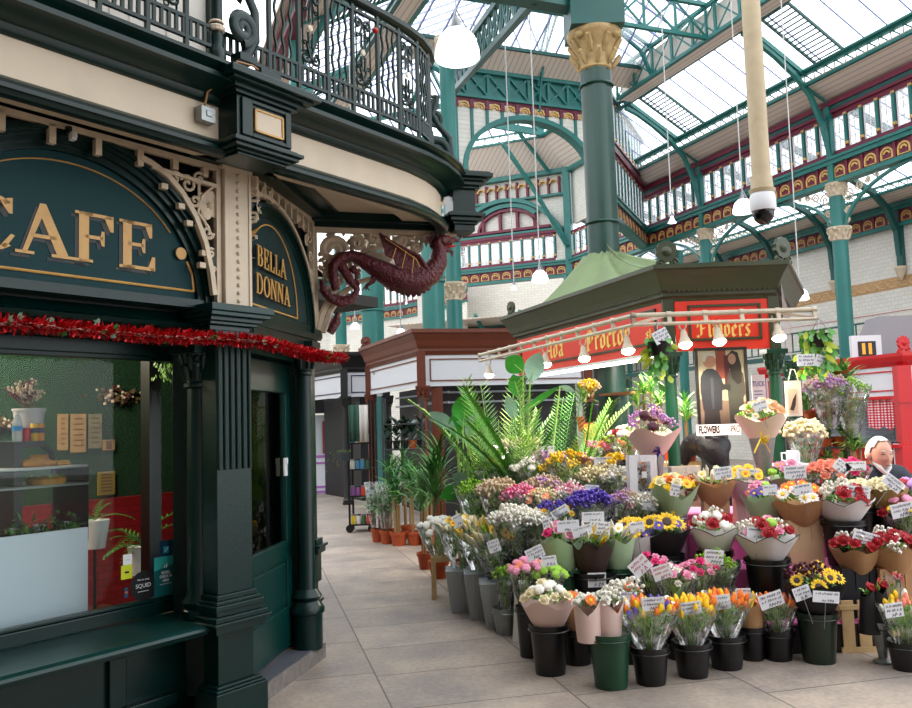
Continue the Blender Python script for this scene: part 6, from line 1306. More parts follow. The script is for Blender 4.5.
# ---- stands under the raised flowers ----
def stand(px0,px1,d,dep,z,label,m,az=90,cloth=None):
    a=PY(px0,500,d); b=PY(px1,500,d); t=thing('display_step',label,'stand',((a.x+b.x)/2,a.y+dep/2,0)); mb=MB(); mb.box(a.x,b.x,a.y,a.y+dep,0,z-.012); mb.build('base',m,t); mb=MB(); mb.box(a.x-.01,b.x+.01,a.y-.01,a.y+dep,z-.012,z); mb.build('top',cloth or m,t)
    return t
DKW=pm('dark_stand','241f1e',.7); PALE=pm('pale_wood','c9a878',.6,n=.15,ns=10)
stand(535,700,5.95,.42,.12,'lowest dark step of the flower display on the left',DKW); stand(512,690,6.42,.42,.26,'second dark step behind the black buckets',DKW); stand(500,680,6.90,.42,.45,'third dark step of the flower display under the bunches',DKW); stand(490,675,7.38,.6,.63,'top dark step of the flower display on the left',DKW)
T0=stand(738,925,5.80,.34,.2,'low pink covered step at the front right of the display',DKW,cloth=PINKC); T1=stand(690,925,6.16,.4,.5,'pink cloth covered table in the middle of the display',pm('white_cloth','d8d8dc',.8),cloth=PINKC); T2=stand(700,930,6.58,.4,.66,'pink covered upper step behind the pink table',PINKC,cloth=PINKC); T3=stand(640,945,7.0,.55,.8,'highest pink covered step in front of the kiosk',PINKC,cloth=PINKC)  # low step's base coloured dark for the shadowed gap behind the buckets
def bunting(px0,px1,d,z,label,drop=.2):
    a=PY(px0,500,d);b=PY(px1,500,d); n=max(2,round((b.x-a.x)/.22)); t=thing('cloth_panel',label,'tablecloth',((a.x+b.x)/2,a.y,z-drop)); s=(b.x-a.x)/n
    for mi,(mm,nm) in enumerate(((PINKC,'pink_triangles'),(pm('green_cloth','1f8a6a',.8),'green_triangles'),(MATS['white_cloth'],'white_triangles'))):
        mb=MB()
        for i in range(n):
            x=a.x+i*s
            if mi==0: mb.prism([(x,z),(x+s,z),(x+s/2,z-drop*.75)],a.y-.022,a.y-.014)
            if mi==1: mb.box(x+s*.1,x+s*.9,a.y-.012,a.y-.008,z-drop*1.25,z-drop*.6) if i%2==0 else None
            if mi==2: mb.box(x,x+s,a.y-.006,a.y-.003,z-drop*1.35,z)
        if mb.v: mb.build(nm,mm,t)
bunting(692,925,6.16,.49,'pink, white and green patterned cloth hanging from the middle table',.22)
# ---- front floor row ----
bk_=lambda w,h,l,m=BUK,k='round': (k,w,h,m,l)
disp(548,606,5.55,50,40,PKP,[('rose',PC,6,.055),('carn',PW,6,.05)],'pale pink paper bouquet of cream roses, leftmost of the front row',bk_(37,58,'black bucket holding the pale pink paper bouquet, front left'),pts=4,peak=.35)
disp(576,612,5.75,32,36,KP,[('daisy',PO,6,.055),('tiny',PW,5,.05)],'small kraft bouquet of orange daisies squeezed behind the green bucket',bk_(32,62,'black bucket half hidden left of the green bucket'))
disp(588,612,5.22,26,46,PKP,[('rose',PW,3,.05),('daisy',PO,1,.05)],'left of the two pink paper cones in the green bucket',pts=3,peak=.4)
disp(608,610,5.24,28,48,PKP,[('rose',PW,3,.05),('tiny',PW,3,.05)],'right of the two pink paper cones in the green bucket',bk_(40,56,'dark green bucket at the very front of the display',BUG),pts=3,peak=.4)
disp(628,600,5.75,30,40,KP,[('daisy',PO,3,.05),('tiny',PW,6,.06)],'kraft bouquet between the green bucket and the mixed tulips',bk_(34,70,'black bucket standing behind between the green bucket and the mixed tulips'))
tul=lambda *c: [('tulip',m,n,.045) for m,n in c]
disp(648,617,5.28,56,46,CELL,tul((PO,12),(PV,7),(PYE,5),(PW,3)),'sleeve of mixed orange and purple tulips at the front',bk_(36,50,'black bucket under the mixed orange and purple tulips'),fol=(FG2,FG),nf=130,dome=.25)
disp(690,614,5.4,50,44,CELL,tul((PYE,26),(PO,2)),'sleeve of bright yellow tulips',bk_(36,50,'black bucket under the yellow tulips'),fol=(FG2,FG),nf=120,dome=.25)
disp(724,608,5.55,48,42,CELL,tul((PO,16),(PYE,8)),'sleeve of orange and yellow striped tulips',bk_(36,48,'black bucket under the orange and yellow tulips'),fol=(FG2,FG),nf=110,dome=.25)
disp(750,610,5.72,26,36,KP,[('tulip',PYE,5,.045)],'little kraft cone of yellow tulips between two tulip buckets',bk_(27,48,'narrow black bucket under the little kraft cone'),nf=40)
disp(776,608,5.7,40,36,CELL,tul((PCO,10),(PO,8)),'sleeve of coral orange tulips, right of the little kraft cone',bk_(31,46,'black bucket under the coral orange tulips'),fol=(FG2,FG),nf=90,dome=.25)
disp(815,590,5.62,54,46,BP,[('sunflower',PYE,6,.07),('tiny',PBG,5,.05)],'black paper bouquet of sunflowers in the tall dark bucket',bk_(38,56,'tall olive green bucket under the black sunflower bouquet',BDG),pts=6,peak=.3)
for i,(x,yy,l) in enumerate(((868,600,'single red rose in a black sleeve, left in the grey metal vase'),(879,596,'single red rose in a black sleeve, middle of the grey metal vase'),(893,588,'single red rose in clear film leaning right in the grey metal vase'))):
    disp(x,yy,5.55,13,52,BP if i<2 else CELL,[('rose',PR,1,.055)],l,bk_(24,46,'grey conical metal vase holding three rose sleeves',MV,'cone') if i==1 else None,nf=8,cat='rose',name='wrapped_rose',pts=2,peak=.2)
disp(903,615,5.4,40,42,CELL,tul((PCO,6),(PYE,5),(PW,3)),'sleeve of pastel tulips at the right edge of the photo',bk_(32,46,'black bucket with a white sticker at the right edge'),fol=(FG2,FG),nf=110)
disp(528,578,5.95,34,44,CELL,[('carn',PP,9,.05),('carn',PCO,6,.05)],'sleeve of pink chrysanthemums at the left end of the black buckets',bk_(26,86,'tall black bucket behind the front left bucket'),nf=60)
disp(549,580,5.9,30,36,CELL,[('carn',PG,10,.055)],'sleeve of lime green chrysanthemums beside the pink ones',nf=50,floor=0,cont=bk_(28,80,'black bucket under the lime green chrysanthemums'))
# ---- second row ----
disp(562,545,6.1,40,48,GP,[('rose',PP,4,.06),('rose',PHP,2,.06),('daisy',PO,1,.06),('lily',PW,4,.07)],'sage green paper bouquet with pink ranunculus in the second row',bk_(38,44,'green bucket under the sage paper bouquet, second row',BUG),floor=.12)
disp(591,549,6.05,44,46,DBP,[('lily',PYE,4,.08),('rose',PP,1,.06),('lily',PW,3,.08)],'dark brown paper cones with yellow lilies',bk_(44,44,'large black bucket with a white price label in the second row'),floor=.12,pts=8,peak=.3)
disp(617,545,6.15,34,46,GP,[('lily',PW,7,.08),('daisy',PW,3,.05)],'pale green wrapped white lilies right of the brown paper cones',bk_(32,44,'green bucket under the white lilies',BUG),floor=.12)
disp(636,541,6.3,42,36,WP,[('sunflower',PYE,5,.09),('daisy',PV,4,.05)],'white wrapped sunflowers, left of the black wrapped ones',bk_(36,50,'black bucket under the white wrapped sunflowers'),floor=.26)
disp(664,537,6.25,46,38,BP,[('sunflower',PYE,4,.10),('daisy',PV,3,.05)],'black wrapped sunflower bouquet behind the pink roses',bk_(38,55,'black bucket under the black wrapped sunflowers'),floor=.26,pts=4,peak=.3)
for x,y,dd,m1,m2,l in ((653,574,5.95,PP,PHP,'sleeve of small pink roses behind the price tags'),(676,585,5.8,PP,PW,'sleeve of pale pink roses in the middle of the row'),(698,578,5.9,PHP,PP,'sleeve of rosy pink roses beside the green stems')): disp(x,y,dd,38,40,CELL,[('rose',m1,7,.04),('rose',m2,4,.04)],l,bk_(30,70,'black bucket almost hidden under the '+' '.join(l.split()[:9])),nf=80,fol=(FG2,FG3))
disp(716,573,5.98,42,38,CELL,[('tiny',PG,8,.04)],'sleeve of fine upright green stems in the middle row',bk_(30,50,'clear frosted bucket under the fine green stems',pm('frosted_bucket','8fa0a0',.3)),nf=260,fol=(FG3,FG2))
disp(714,534,6.2,46,36,WP,[('rose',PR,3,.075),('tiny',PW,3,.06),('carn',PW,3,.06)],'white paper bouquet of red roses with black edging, left of its twin',bk_(34,54,'black bucket under the left red rose bouquet'),line=BLACK,pts=4,peak=.35,floor=.2)
disp(766,541,6.0,56,38,WP,[('rose',PR,4,.075),('rose',PP,2,.05),('tiny',PW,3,.06),('carn',PG,3,.06)],'wide white paper bouquet of red roses over the free standing black bucket',bk_(42,46,'black bucket standing on the low pink step'),line=BLACK,pts=6,peak=.3,floor=.2)
disp(856,553,5.95,46,34,KP,[('rose',PR,6,.07),('tiny',PW,2,.06)],'kraft paper bouquet of red roses above the black bag',('bag',40,40,pm('navy_bag','10141f',.5),'black and navy paper bag on the low pink step'),floor=.2,pts=6)
disp(892,552,5.9,50,36,KP,[('rose',PR,6,.07),('tiny',PW,2,.06),('daisy',PW,3,.05)],'kraft paper bouquet of red roses above the kraft bag, far right',('bag',36,40,KP,'kraft paper bag on the low pink step at the right'),floor=.2,pts=6)
# ---- third row and above ----
BAG2=pm('pale_kraft_bag','cfae88',.75); BAGP=pm('pink_bag','dcb6b4',.75)
disp(673,495,6.65,44,40,GP,[('rose',PO,5,.06),('rose',PYE,4,.06),('daisy',PYE,4,.07),('rose',PC,3,.06)],'orange and yellow bouquet with sage wrap and yellow ribbon',bk_(24,50,'slim grey vase under the orange and yellow bouquet',MV),pts=3,peak=.6,floor=.45)
disp(714,487,6.75,42,32,KP,[('lily',PW,4,.07),('daisy',PC,4,.06)],'brown speckled paper bouquet with white buds on the pale bag',('bag',25,36,BAG2,'pale kraft bag left of the pink bag'),floor=.66,pts=4,peak=.35)
disp(746,484,6.8,44,32,LP,[('daisy',PYE,7,.06),('rose',PW,2,.05)],'lilac wrapped bouquet of yellow daisies on the pink bag',('bag',25,36,BAGP,'pale pink gift bag right of the pale kraft bag'),floor=.66,line=BLACK)
disp(764,502,6.45,40,36,GP,[('rose',PP,3,.06),('daisy',PV,3,.05),('daisy',PHP,3,.05),('carn',PG,2,.05)],'sage green bouquet of pink and purple flowers on the olive box',('bag',28,22,pm('olive_box','8a7446',.7),'small olive cardboard box on the pink step'),floor=.5,pts=4,peak=.35)
disp(800,505,6.3,54,34,KP,[('daisy',PO,4,.06),('daisy',PW,5,.07),('rose',PW,2,.06)],'kraft bouquet of orange and white daisies on the tall kraft bag',('bag',34,40,BAG2,'tall pale kraft bag on the middle pink table'),floor=.5,pts=5)
disp(842,505,6.2,54,34,WP,[('rose',PR,4,.075),('tiny',PW,4,.06)],'white paper bouquet of red roses and tiny white flowers, upper right',bk_(40,44,'black bucket under the upper right red rose bouquet'),line=BLACK,pts=6,peak=.3,floor=.5)
disp(790,482,6.9,50,30,GP,[('rose',PP,5,.06),('daisy',PP,4,.06),('carn',PG,3,.05)],'sage wrapped pink bouquet behind the kraft one',bk_(30,34,'black bucket under the sage wrapped pink bouquet'),floor=.66)
disp(828,478,6.75,38,30,CELL,[('rose',PCO,16,.055)],'dense bunch of coral roses left of the hot pink ones',bk_(34,30,'black bucket of coral roses'),floor=.66,dome=.5)
disp(851,475,6.75,34,28,CELL,[('rose',PHP,12,.055)],'bunch of hot pink roses in front of the seated man',bk_(30,30,'black bucket of hot pink roses'),floor=.66,dome=.5)
disp(860,495,6.4,36,30,GW,[('rose',PC,14,.055)],'gold wrapped bunch of cream roses, left of the pair',bk_(30,34,'black bucket of cream roses, left of the pair'),floor=.5,dome=.4,pts=8)
disp(884,494,6.35,40,32,GW,[('rose',PC,15,.055)],'gold wrapped bunch of cream roses, right of the pair',bk_(32,34,'black bucket of cream roses, right of the pair'),floor=.5,dome=.4,pts=8)
disp(903,516,6.25,40,36,CELL,[('daisy',PYE,5,.06),('carn',PP,5,.06),('rose',PR,3,.06)],'clear sleeve of yellow and pink daisies by the right edge',bk_(34,46,'black bucket under the yellow and pink daisies'),floor=.5)
disp(912,495,6.5,30,36,CELL,[('carn',PR,5,.06),('carn',PMV,5,.06)],'clear sleeve of red and mauve carnations at the right margin',bk_(30,46,'black bucket cut by the right margin'),floor=.5)
t=disp(761,422,7.1,48,34,CP,[('rose',PPE,5,.08),('rose',PC,4,.07),('rose',PG,3,.05),('daisy',PW,3,.05)],'tall bouquet of peach and cream roses in front of the right kiosk post',('cone',26,44,MV,'tapered metal vase under the peach rose bouquet'),floor=.94,pts=4,peak=.4,nf=140,bz=1.0)
t=disp(652,436,7.2,52,36,PKP,[('carn',PBG,4,.08),('tiny',PMV,7,.05)],'tall loose bouquet of burgundy ranunculus with purple ribbon',('cone',24,50,MV,'tapered grey vase under the burgundy bouquet'),floor=.8,pts=4,peak=.4,nf=160,fol=(FG,FD,FG3),bz=1.1)
# ribbons
def ribbon(px,py,d,m,label,s=1.):
    c=PY(px,py,d); t=thing('ribbon_bow',label,'ribbon',c,world=False); mb=MB()
    for i in range(7): a=R.uniform(0,6.28); mb.tube([(0,0,0),(.03*s*cos(a),-.01,.03*s*sin(a)),(.05*s*cos(a+.3),-.015,.04*s*sin(a+.3)),(0,-.005,0)],.008*s,4,flat=.3)
    mb.build('loops',m,t); mb=MB()
    for x in (-.03,.03): mb.tube([(0,0,0),(x*s,-.01,-.05*s),(x*1.6*s,-.005,-.09*s)],.008*s,4,flat=.3)
    mb.build('tails',m,t)
ribbon(660,452,7.0,pm('ribbon_purple','4a2f8a',.4),'purple ribbon bow tied on the burgundy bouquet',1.3); ribbon(674,517,6.5,pm('ribbon_yellow','e8c81c',.4),'yellow ribbon bow under the orange and yellow bouquet',1.2); ribbon(761,438,6.85,MATS['ribbon_yellow'],'yellow ribbon band on the peach rose vase',1.3)
# ---- grey vases, stool, zinc and white vases on the left ----
lil=[('lily',PC,9,.08),('lily',PG,6,.08),('daisy',PYE,3,.06)]
disp(462,538,7.45,44,46,CELL,[('lily',PC,6,.08),('carn',PC,5,.06),('daisy',PYE,4,.05)],'clear sleeves of pale alstroemeria in the left grey vase',('square',36,60,GV,'left tall grey square vase'),nf=140,fol=(FG,FG2))
disp(480,541,7.15,44,46,CELL,[('lily',PYE,6,.07),('lily',PC,8,.08)],'clear sleeves of yellow green lilies in the middle grey vase',('square',36,60,GV,'middle tall grey square vase'),nf=140,fol=(FG,FG2))
disp(498,549,6.85,48,48,CELL,lil,'clear sleeves of budding lilies in the right grey vase',('square',42,66,GV,'right tall grey square vase, nearest of the three'),nf=160,fol=(FG,FG2))
disp(440,535,8.0,40,34,CELL,[('carn',PW,12,.06),('rose',PPE,2,.06)],'clear bunch of white carnations on the wooden crate',nf=50)
c=PY(442,560,8.0); t=thing('wooden_stool','small pale wooden stool left of the grey vases','stool',(c.x,c.y,0)); mb=MB(); mb.box(c.x-.1,c.x+.12,c.y-.1,c.y+.1,.34,.38); mb.build('seat',PALE,t)
for sx in (-1,1):
    for sy in (-1,1): mb=MB(); mb.box(c.x+.01+sx*.09-.02,c.x+.01+sx*.09+.02,c.y+sy*.08-.02,c.y+sy*.08+.02,0,.34); mb.build('leg',PALE,t)
disp(505,582,6.6,16,40,CELL,[('tiny',PG,4,.05)],'narrow clear sleeve of greenery in the zinc vase',bk_(26,40,'round zinc vase right of the grey square vases',MV),nf=40)
c=PZ(524,640); t=thing('white_vase','tall white waisted vase between the zinc vase and the black buckets','vase',(c.x,c.y,0),world=False); mb=MB(); mb.lathe([(.0001,0),(.085,0),(.075,.1),(.06,.3),(.07,.42),(.05,.42),(.0001,.3)],n=20); mb.build('body',WV,t,smooth=True)
# ---- the heap of cellophane bunches ----
heap=[(516,528,6.75,44,46,[('tiny',PW,26,.055)],'cloud of white gypsophila in clear film, right of the lilies',.26,(FG3,FG2)),
(500,500,7.5,40,44,[('tiny',PBE,24,.06)],'beige dried statice bunch at the left of the heap',.45,(FG3,FG)),
(478,500,7.9,40,44,[('tiny',PG,10,.05)],'green leafy bunch behind the grey vases',.45,(FG,FG2)),
(522,503,7.15,34,34,[('tiny',PHP,8,.05),('tiny',PP,10,.05)],'rosy pink statice bunch in the heap',.45,(FG3,FG)),
(541,505,7.05,32,34,[('daisy',PCO,6,.045),('tiny',PC,8,.05)],'small coral and cream bunch beside the pink statice',.45,(FG3,FG2)),
(536,528,6.7,32,36,[('tiny',PW,14,.05),('daisy',PW,3,.05)],'second white bunch right of the gypsophila',.26,(FG3,FG2)),
(558,518,6.75,36,36,[('tiny',PV,8,.05),('daisy',PYE,5,.04)],'bunch of purple and yellow statice',.26,(FG,FG2)),
(592,512,6.8,44,44,[('tiny',PV,24,.055)],'large violet statice bunch in the middle of the heap',.26,(FG,FG3)),
(626,512,6.8,40,50,[('tiny',PMV,8,.04),('tiny',PBE,10,.04)],'dusky pink dried grass bunch right of the violet statice',.26,(pm('dried_pink_grass','a88890',.8),FG3)),
(530,476,7.9,38,36,[('carn',PW,9,.06),('tiny',PW,6,.05)],'white carnation bunch high in the heap',.63,(FG3,FG2)),
(551,468,7.9,34,36,[('tiny',PMV,10,.06),('rose',PP,3,.05)],'mauve bunch beside the white carnations',.63,(FG3,FG2)),
(569,474,7.6,48,50,[('tiny',PYE,12,.05)],'feathery yellow solidago bunch',.63,(FG2,pm('foliage_lime','9fb33c',n=.2,ns=20))),
(600,486,7.4,42,40,[('tiny',PC,16,.055)],'cream waxflower bunch right of the yellow solidago',.45,(FG3,FG2)),
(545,492,7.35,34,34,[('tiny',PBE,12,.05),('tiny',PMV,5,.05)],'faded lilac and beige bunch in the middle of the heap',.45,(FG3,FG2)),
(572,500,7.1,34,34,[('tiny',PP,8,.045),('tiny',PW,6,.05)],'blush pink waxflower bunch left of the violet statice',.45,(FG3,FG2)),
(622,487,7.2,40,44,[('daisy',PW,5,.05),('tiny',PW,6,.05)],'leafy green bunch with white daisies',.45,(FG,FG3)),
(617,468,7.5,36,30,[('rose',PYE,7,.065)],'bunch of bright yellow roses near the white gift bag',.63,(FG,FG2)),
(646,512,6.7,34,44,[('tiny',PW,6,.05),('rose',PP,3,.04)],'thin pink and white spray left of the orange bouquet',.26,(FG3,FG)),
(612,450,7.9,28,26,[('rose',PO,5,.06)],'orange bunch left of the gift bag',.8,(FG3,FG2)),
(520,455,8.2,44,34,[('tiny',PC,8,.05),('tiny',PG,6,.05)],'pale leafy bunch at the back of the heap, under the palm',.63,(FG,FG2)),
(494,475,8.2,36,40,[('tiny',PG,8,.05),('daisy',PYE,2,.05)],'green bunch at the back left of the heap',.63,(FG,FG2))]
for i,(x,y,d,w,h,sp,lb,fl,fo) in enumerate(heap): disp(x,y,d,w,h,CELL,sp,lb,bk_(w*.62,h,'black bucket almost hidden under the '+' '.join(lb.split(',')[0].split()[:8])),fol=fo,nf=150,floor=fl,dome=.45)
disp(603,460,7.7,52,20,pm('pink_tissue_bright','d89ab4',.7),[('tiny',PP,4,.05)],'flat bouquet wrapped in pink tissue lying behind the heap',nf=10,pts=4,peak=.5)
disp(628,442,7.6,38,26,CELL,[('carn',PW,10,.06),('rose',PR,3,.07),('tiny',PG,5,.06)],'white and red bouquet in clear film beside the great column',bk_(24,40,'black bucket behind the gift bag'),floor=.8,nf=40)
# ---- gift bags, boxes and other small things ----
def winbag(x0,y0,x1,y1,d,m,label,blm,wx=(.3,.75),wz=(.1,.85)):
    a=PY(x0,y0,d);b=PY(x1,y1,d); t=thing('window_bag',label,'gift bag',((a.x+b.x)/2,a.y,b.z)); W_=b.x-a.x; H_=a.z-b.z; xa,xb=a.x+W_*wx[0],a.x+W_*wx[1]; za,zb=b.z+H_*wz[0],b.z+H_*wz[1]
    mb=MB(); 
    for q in ((a.x,b.x,b.z,za),(a.x,b.x,zb,a.z),(a.x,xa,za,zb),(xb,b.x,za,zb)): mb.box(q[0],q[1],a.y,a.y+.004,q[2],q[3])
    mb.box(a.x,a.x+.003,a.y,a.y+.1,b.z,a.z); mb.box(b.x-.003,b.x,a.y,a.y+.1,b.z,a.z); mb.box(a.x,b.x,a.y+.1,a.y+.104,b.z,a.z); mb.box(a.x,b.x,a.y,a.y+.1,b.z,b.z+.003); mb.build('bag_body',m,t)
    mb=MB(); mb.box(xa,xb,a.y+.001,a.y+.002,za,zb); mb.build('clear_window',CELL,t)
    mb=MB(); 
    for i in range(60): mb.ball(((xa+xb)/2+R.gauss(0,W_*.09),a.y+.05,R.uniform(za,zb-.02)),.011,5); 
    mb.build('dried_posy',pm('posy_brown','6b4a2c',.8),t); mb=MB(); 
    for i in range(5): mb.ball(((xa+xb)/2+R.gauss(0,W_*.1),a.y+.04,zb-H_*.15+R.gauss(0,.02)),.018,7)
    mb.build('orange_blooms',blm,t); mb=MB(); mb.tube([((xa+xb)/2-.03,a.y-.004,a.z),((xa+xb)/2-.02,a.y-.006,zb),((xa+xb)/2+.02,a.y-.006,zb),((xa+xb)/2+.03,a.y-.004,a.z)],.003,5); mb.box((xa+xb)/2-.02,(xa+xb)/2+.02,a.y-.009,a.y-.007,(za+zb)/2-.01,(za+zb)/2+.04); mb.build('tag_and_cord',WHITE,t)
winbag(628,456,659,495,6.9,pm('bag_white','d9dadf',.6),'white gift bag with a window showing a dried orange posy',PO)
winbag(671,467,703,505,7.0,pm('bag_cream','dccfbf',.6),'cream gift box with a window and an orange flower, left of the brown bouquet',PO,(.4,.85))
c=PY(793,455,7.6); t=thing('white_jug','white enamel jug on a small shelf beside the right kiosk post','jug',(c.x,c.y,c.z-.08),world=False); mb=MB(); mb.lathe([(.0001,0),(.055,0),(.06,.09),(.05,.12),(.04,.12),(.0001,.05)],n=20); mb.build('body',WHITE,t,smooth=True); mb=MB(); mb.tube([(-.055,0,.10),(-.10,0,.10),(-.10,0,.04),(-.055,0,.025)],.008,6); mb.build('handle',WHITE,t)
mb=MB(); mb.box(c.x-.15,c.x+.15,c.y-.1,c.y+.25,c.z-.1,c.z-.08); tag(mb.build('wall_shelf',WHITE),'small white shelf on the right kiosk post carrying the jug','shelf')
c=PY(805,440,7.9); disp(805,440,7.9,34,36,CELL,[('tiny',PC,22,.07)],'cream dried flowers in clear film behind the white jug',bk_(24,36,'grey pot under the cream dried flowers',GV),nf=60,fol=(FG,FG3))
a=PY(786,381,7.5); t=thing('tote_bag','cream paper bag with a brown bird print hanging right of the kiosk post','bag',(a.x+.06,a.y,a.z-.25)); b=PY(803,416,7.5); mb=MB(); mb.box(a.x,b.x,a.y,a.y+.05,b.z,a.z); mb.build('bag_body',CP,t); mb=MB(); mb.box(a.x+.01,a.x+.09,a.y-.003,a.y,b.z+.03,a.z-.07); mb.build('print_panel',PBE,t); mb=MB(); mb.prism([(a.x+.02,b.z+.06),(a.x+.05,b.z+.15),(a.x+.08,b.z+.2),(a.x+.07,b.z+.1),(a.x+.05,b.z+.05)],a.y-.006,a.y-.003); mb.build('bird_print',PBR,t); mb=MB(); mb.tube([(a.x+.02,a.y,a.z),(a.x+.05,a.y,a.z+.1),(b.x-.05,a.y,a.z+.1),(b.x-.02,a.y,a.z)],.004,5); mb.build('handle',CP,t)
# wooden crate behind the rose vase
a=PZ(849,653); a.y-=.0; t=thing('wooden_crate','pale slatted wooden crate standing on the floor behind the rose vase','crate',(a.x+.2,a.y,0)); mb=MB(); 
for i in range(4): mb.box(a.x-.03+i*.11,a.x+.05+i*.11,a.y,a.y+.012,.02,.34)
mb.build('front_slats',PALE,t); mb=MB(); 
for i in range(3): mb.box(a.x-.045,a.x-.03,a.y+.02+i*.1,a.y+.09+i*.1,.02,.31); mb.box(a.x+.39,a.x+.405,a.y+.02+i*.1,a.y+.09+i*.1,.02,.31)
mb.build('side_slats',PALE,t); mb=MB(); mb.box(a.x-.045,a.x+.405,a.y-.005,a.y+.02,0,.035); mb.box(a.x-.045,a.x+.405,a.y-.005,a.y+.02,.28,.31); mb.box(a.x-.04,a.x+.4,a.y,a.y+.3,0,.02); mb.build('rails',PALE,t)
# ---- price cards ----
tags=[(567,524,16,10,6.0,.1),(590,521,20,12,6.1,0),(596,532,16,13,6.05,-.1),(568,553,0,0,0,0)]
cards=[(568,526,22,11,5.98,.05,'above the pink ranunculus'),(593,517,22,10,6.3,0,'blank looking, above the brown paper cones'),(582,531,20,10,5.95,.25,'tilted in front of the brown paper cones'),(600,528,20,13,6.05,-.1,'right behind the brown paper cones'),(597,580,18,14,5.9,0,'stuck on the large black bucket'),(549,561,15,10,5.8,.1,'above the lime green chrysanthemums'),(535,553,18,12,5.85,.4,'tilted over the pink chrysanthemums'),(583,601,14,10,5.4,0,'behind the two pink paper cones'),(626,597,12,10,5.55,-.1,'left of the tulip cards'),(637,527,14,10,6.1,.1,'above the white wrapped sunflowers'),(662,525,16,10,6.2,-.2,'above the black wrapped sunflowers'),(640,566,20,16,5.75,.7,'steeply tilted over the small pink roses'),(662,572,19,14,5.7,.3,'tilted between the rose sleeves'),(653,604,22,13,5.15,.05,'over the mixed tulips'),(691,608,20,12,5.25,.1,'over the yellow tulips'),(722,602,16,14,5.4,.1,'over the striped tulips'),(743,594,15,11,5.6,0,'over the little kraft cone'),(771,600,24,14,5.5,.3,'tilted over the coral tulips'),(714,557,19,14,5.9,-.1,'on the left red rose bouquet'),(757,533,20,11,5.9,-.1,'above the wide red rose bouquet'),(802,593,17,13,5.45,.3,'left of the sunflower cards'),(826,597,26,11,5.4,-.1,'right over the black sunflower bouquet'),(866,538,26,12,5.85,-.3,'between the two kraft rose bouquets'),(894,610,18,14,5.2,.1,'over the pastel tulips at the right edge'),(858,492,24,12,6.1,-.1,'over the upper right red roses'),(770,490,14,10,6.2,.05,'on the lilac bouquet'),(803,489,18,10,6.1,.15,'over the kraft daisy bouquet'),(795,472,22,13,6.7,.05,'behind the pink bouquet'),(748,474,22,10,6.7,-.1,'buff coloured, over the yellow daisies'),(723,473,18,12,6.6,.1,'over the brown speckled bouquet'),(856,466,20,9,6.6,0,'in front of the seated man'),(842,467,16,12,6.6,-.7,'steeply tilted over the hot pink roses'),(893,483,20,12,6.15,-.7,'tilted on the man\'s jacket'),(902,510,22,14,6.1,.2,'at the right edge over the daisies'),(560,512,18,9,6.6,.5,'tilted in the middle of the heap'),(548,525,10,14,6.5,.2,'narrow and upright by the gypsophila'),(562,531,14,12,6.4,-.5,'tilted over the purple and yellow statice'),(592,490,14,10,7.0,-.1,'over the violet statice'),(649,505,14,10,6.6,-.1,'by the dusky pink grass'),(675,490,9,12,6.4,-.2,'small, on the orange and yellow bouquet'),(494,546,12,12,6.6,.3,'on the right grey vase lilies'),(484,535,12,10,6.9,-.1,'on the middle grey vase lilies'),(458,520,9,11,7.2,.4,'on the left grey vase flowers'),(514,513,8,12,7.0,-.3,'small, over the rosy statice'),(603,461,18,8,7.4,0,'on the flat pink tissue bouquet'),(551,451,6,10,7.8,0,'tiny, standing over the mauve bunch'),(643,303,16,13,7.2,.45,'hanging from the lamp rail by the corner'),(806,360,18,12,7.3,0,'hanging at the right end of the lamp rail'),(824,362,18,12,7.3,-.3,'rightmost hanging from the lamp rail'),(760,406,14,9,6.9,.3,'on the peach rose bouquet'),(892,647,0,0,0,0,'x')]
for px,py,w,h,d,ti,wh in cards:
    if not w: continue
    if py==303: px,py=661,336
    c=PY(px,py,d); k=d/FL; W_=w*k;H_=h*k; T=MX.Translation(c)@MX.Rotation(-ti,4,'Y'); hang=py<370
    t=thing('price_card','white handwritten price card '+wh,'price card',c,world=True)
    mb=MB(T); mb.box(-W_/2,W_/2,-.002,.0,-H_/2,H_/2); mb.build('card',CARD,t)
    mb=MB(T); rows=3 if h>11 else 2
    for r_ in range(rows):
        z=H_*(.3-.6*r_/(rows-1)); x=-W_*.4; big=r_==rows-1; x=-W_*.15 if big else x; en=W_*.3 if big else W_*.4; s_=H_*(.10 if not big else .14)
        while x<en:
            q=[(x,-.003,z-s_),(x+s_*.6,-.003,z+s_*R.uniform(.2,1)),(x+s_*1.1,-.003,z-s_*R.uniform(0,1))]
            for a_,b2 in zip(q,q[1:]): mb.bar(a_,b2,s_*.28,.001,up=(0,1,0))
            x+=s_*R.choice((1.3,1.4,2.2))
    mb.build('handwriting',INKR if py in(566,572) else INK,t)
    mb=MB(T)
    if hang: mb.tube([(0,.0,H_/2),(0,.01,H_/2+.05)],.002,4)
    else: mb.tube([(0,.004,H_/3),(0,.008,-H_/2-.16)],.0025,5)
    mb.build('holder',STEEL,t)
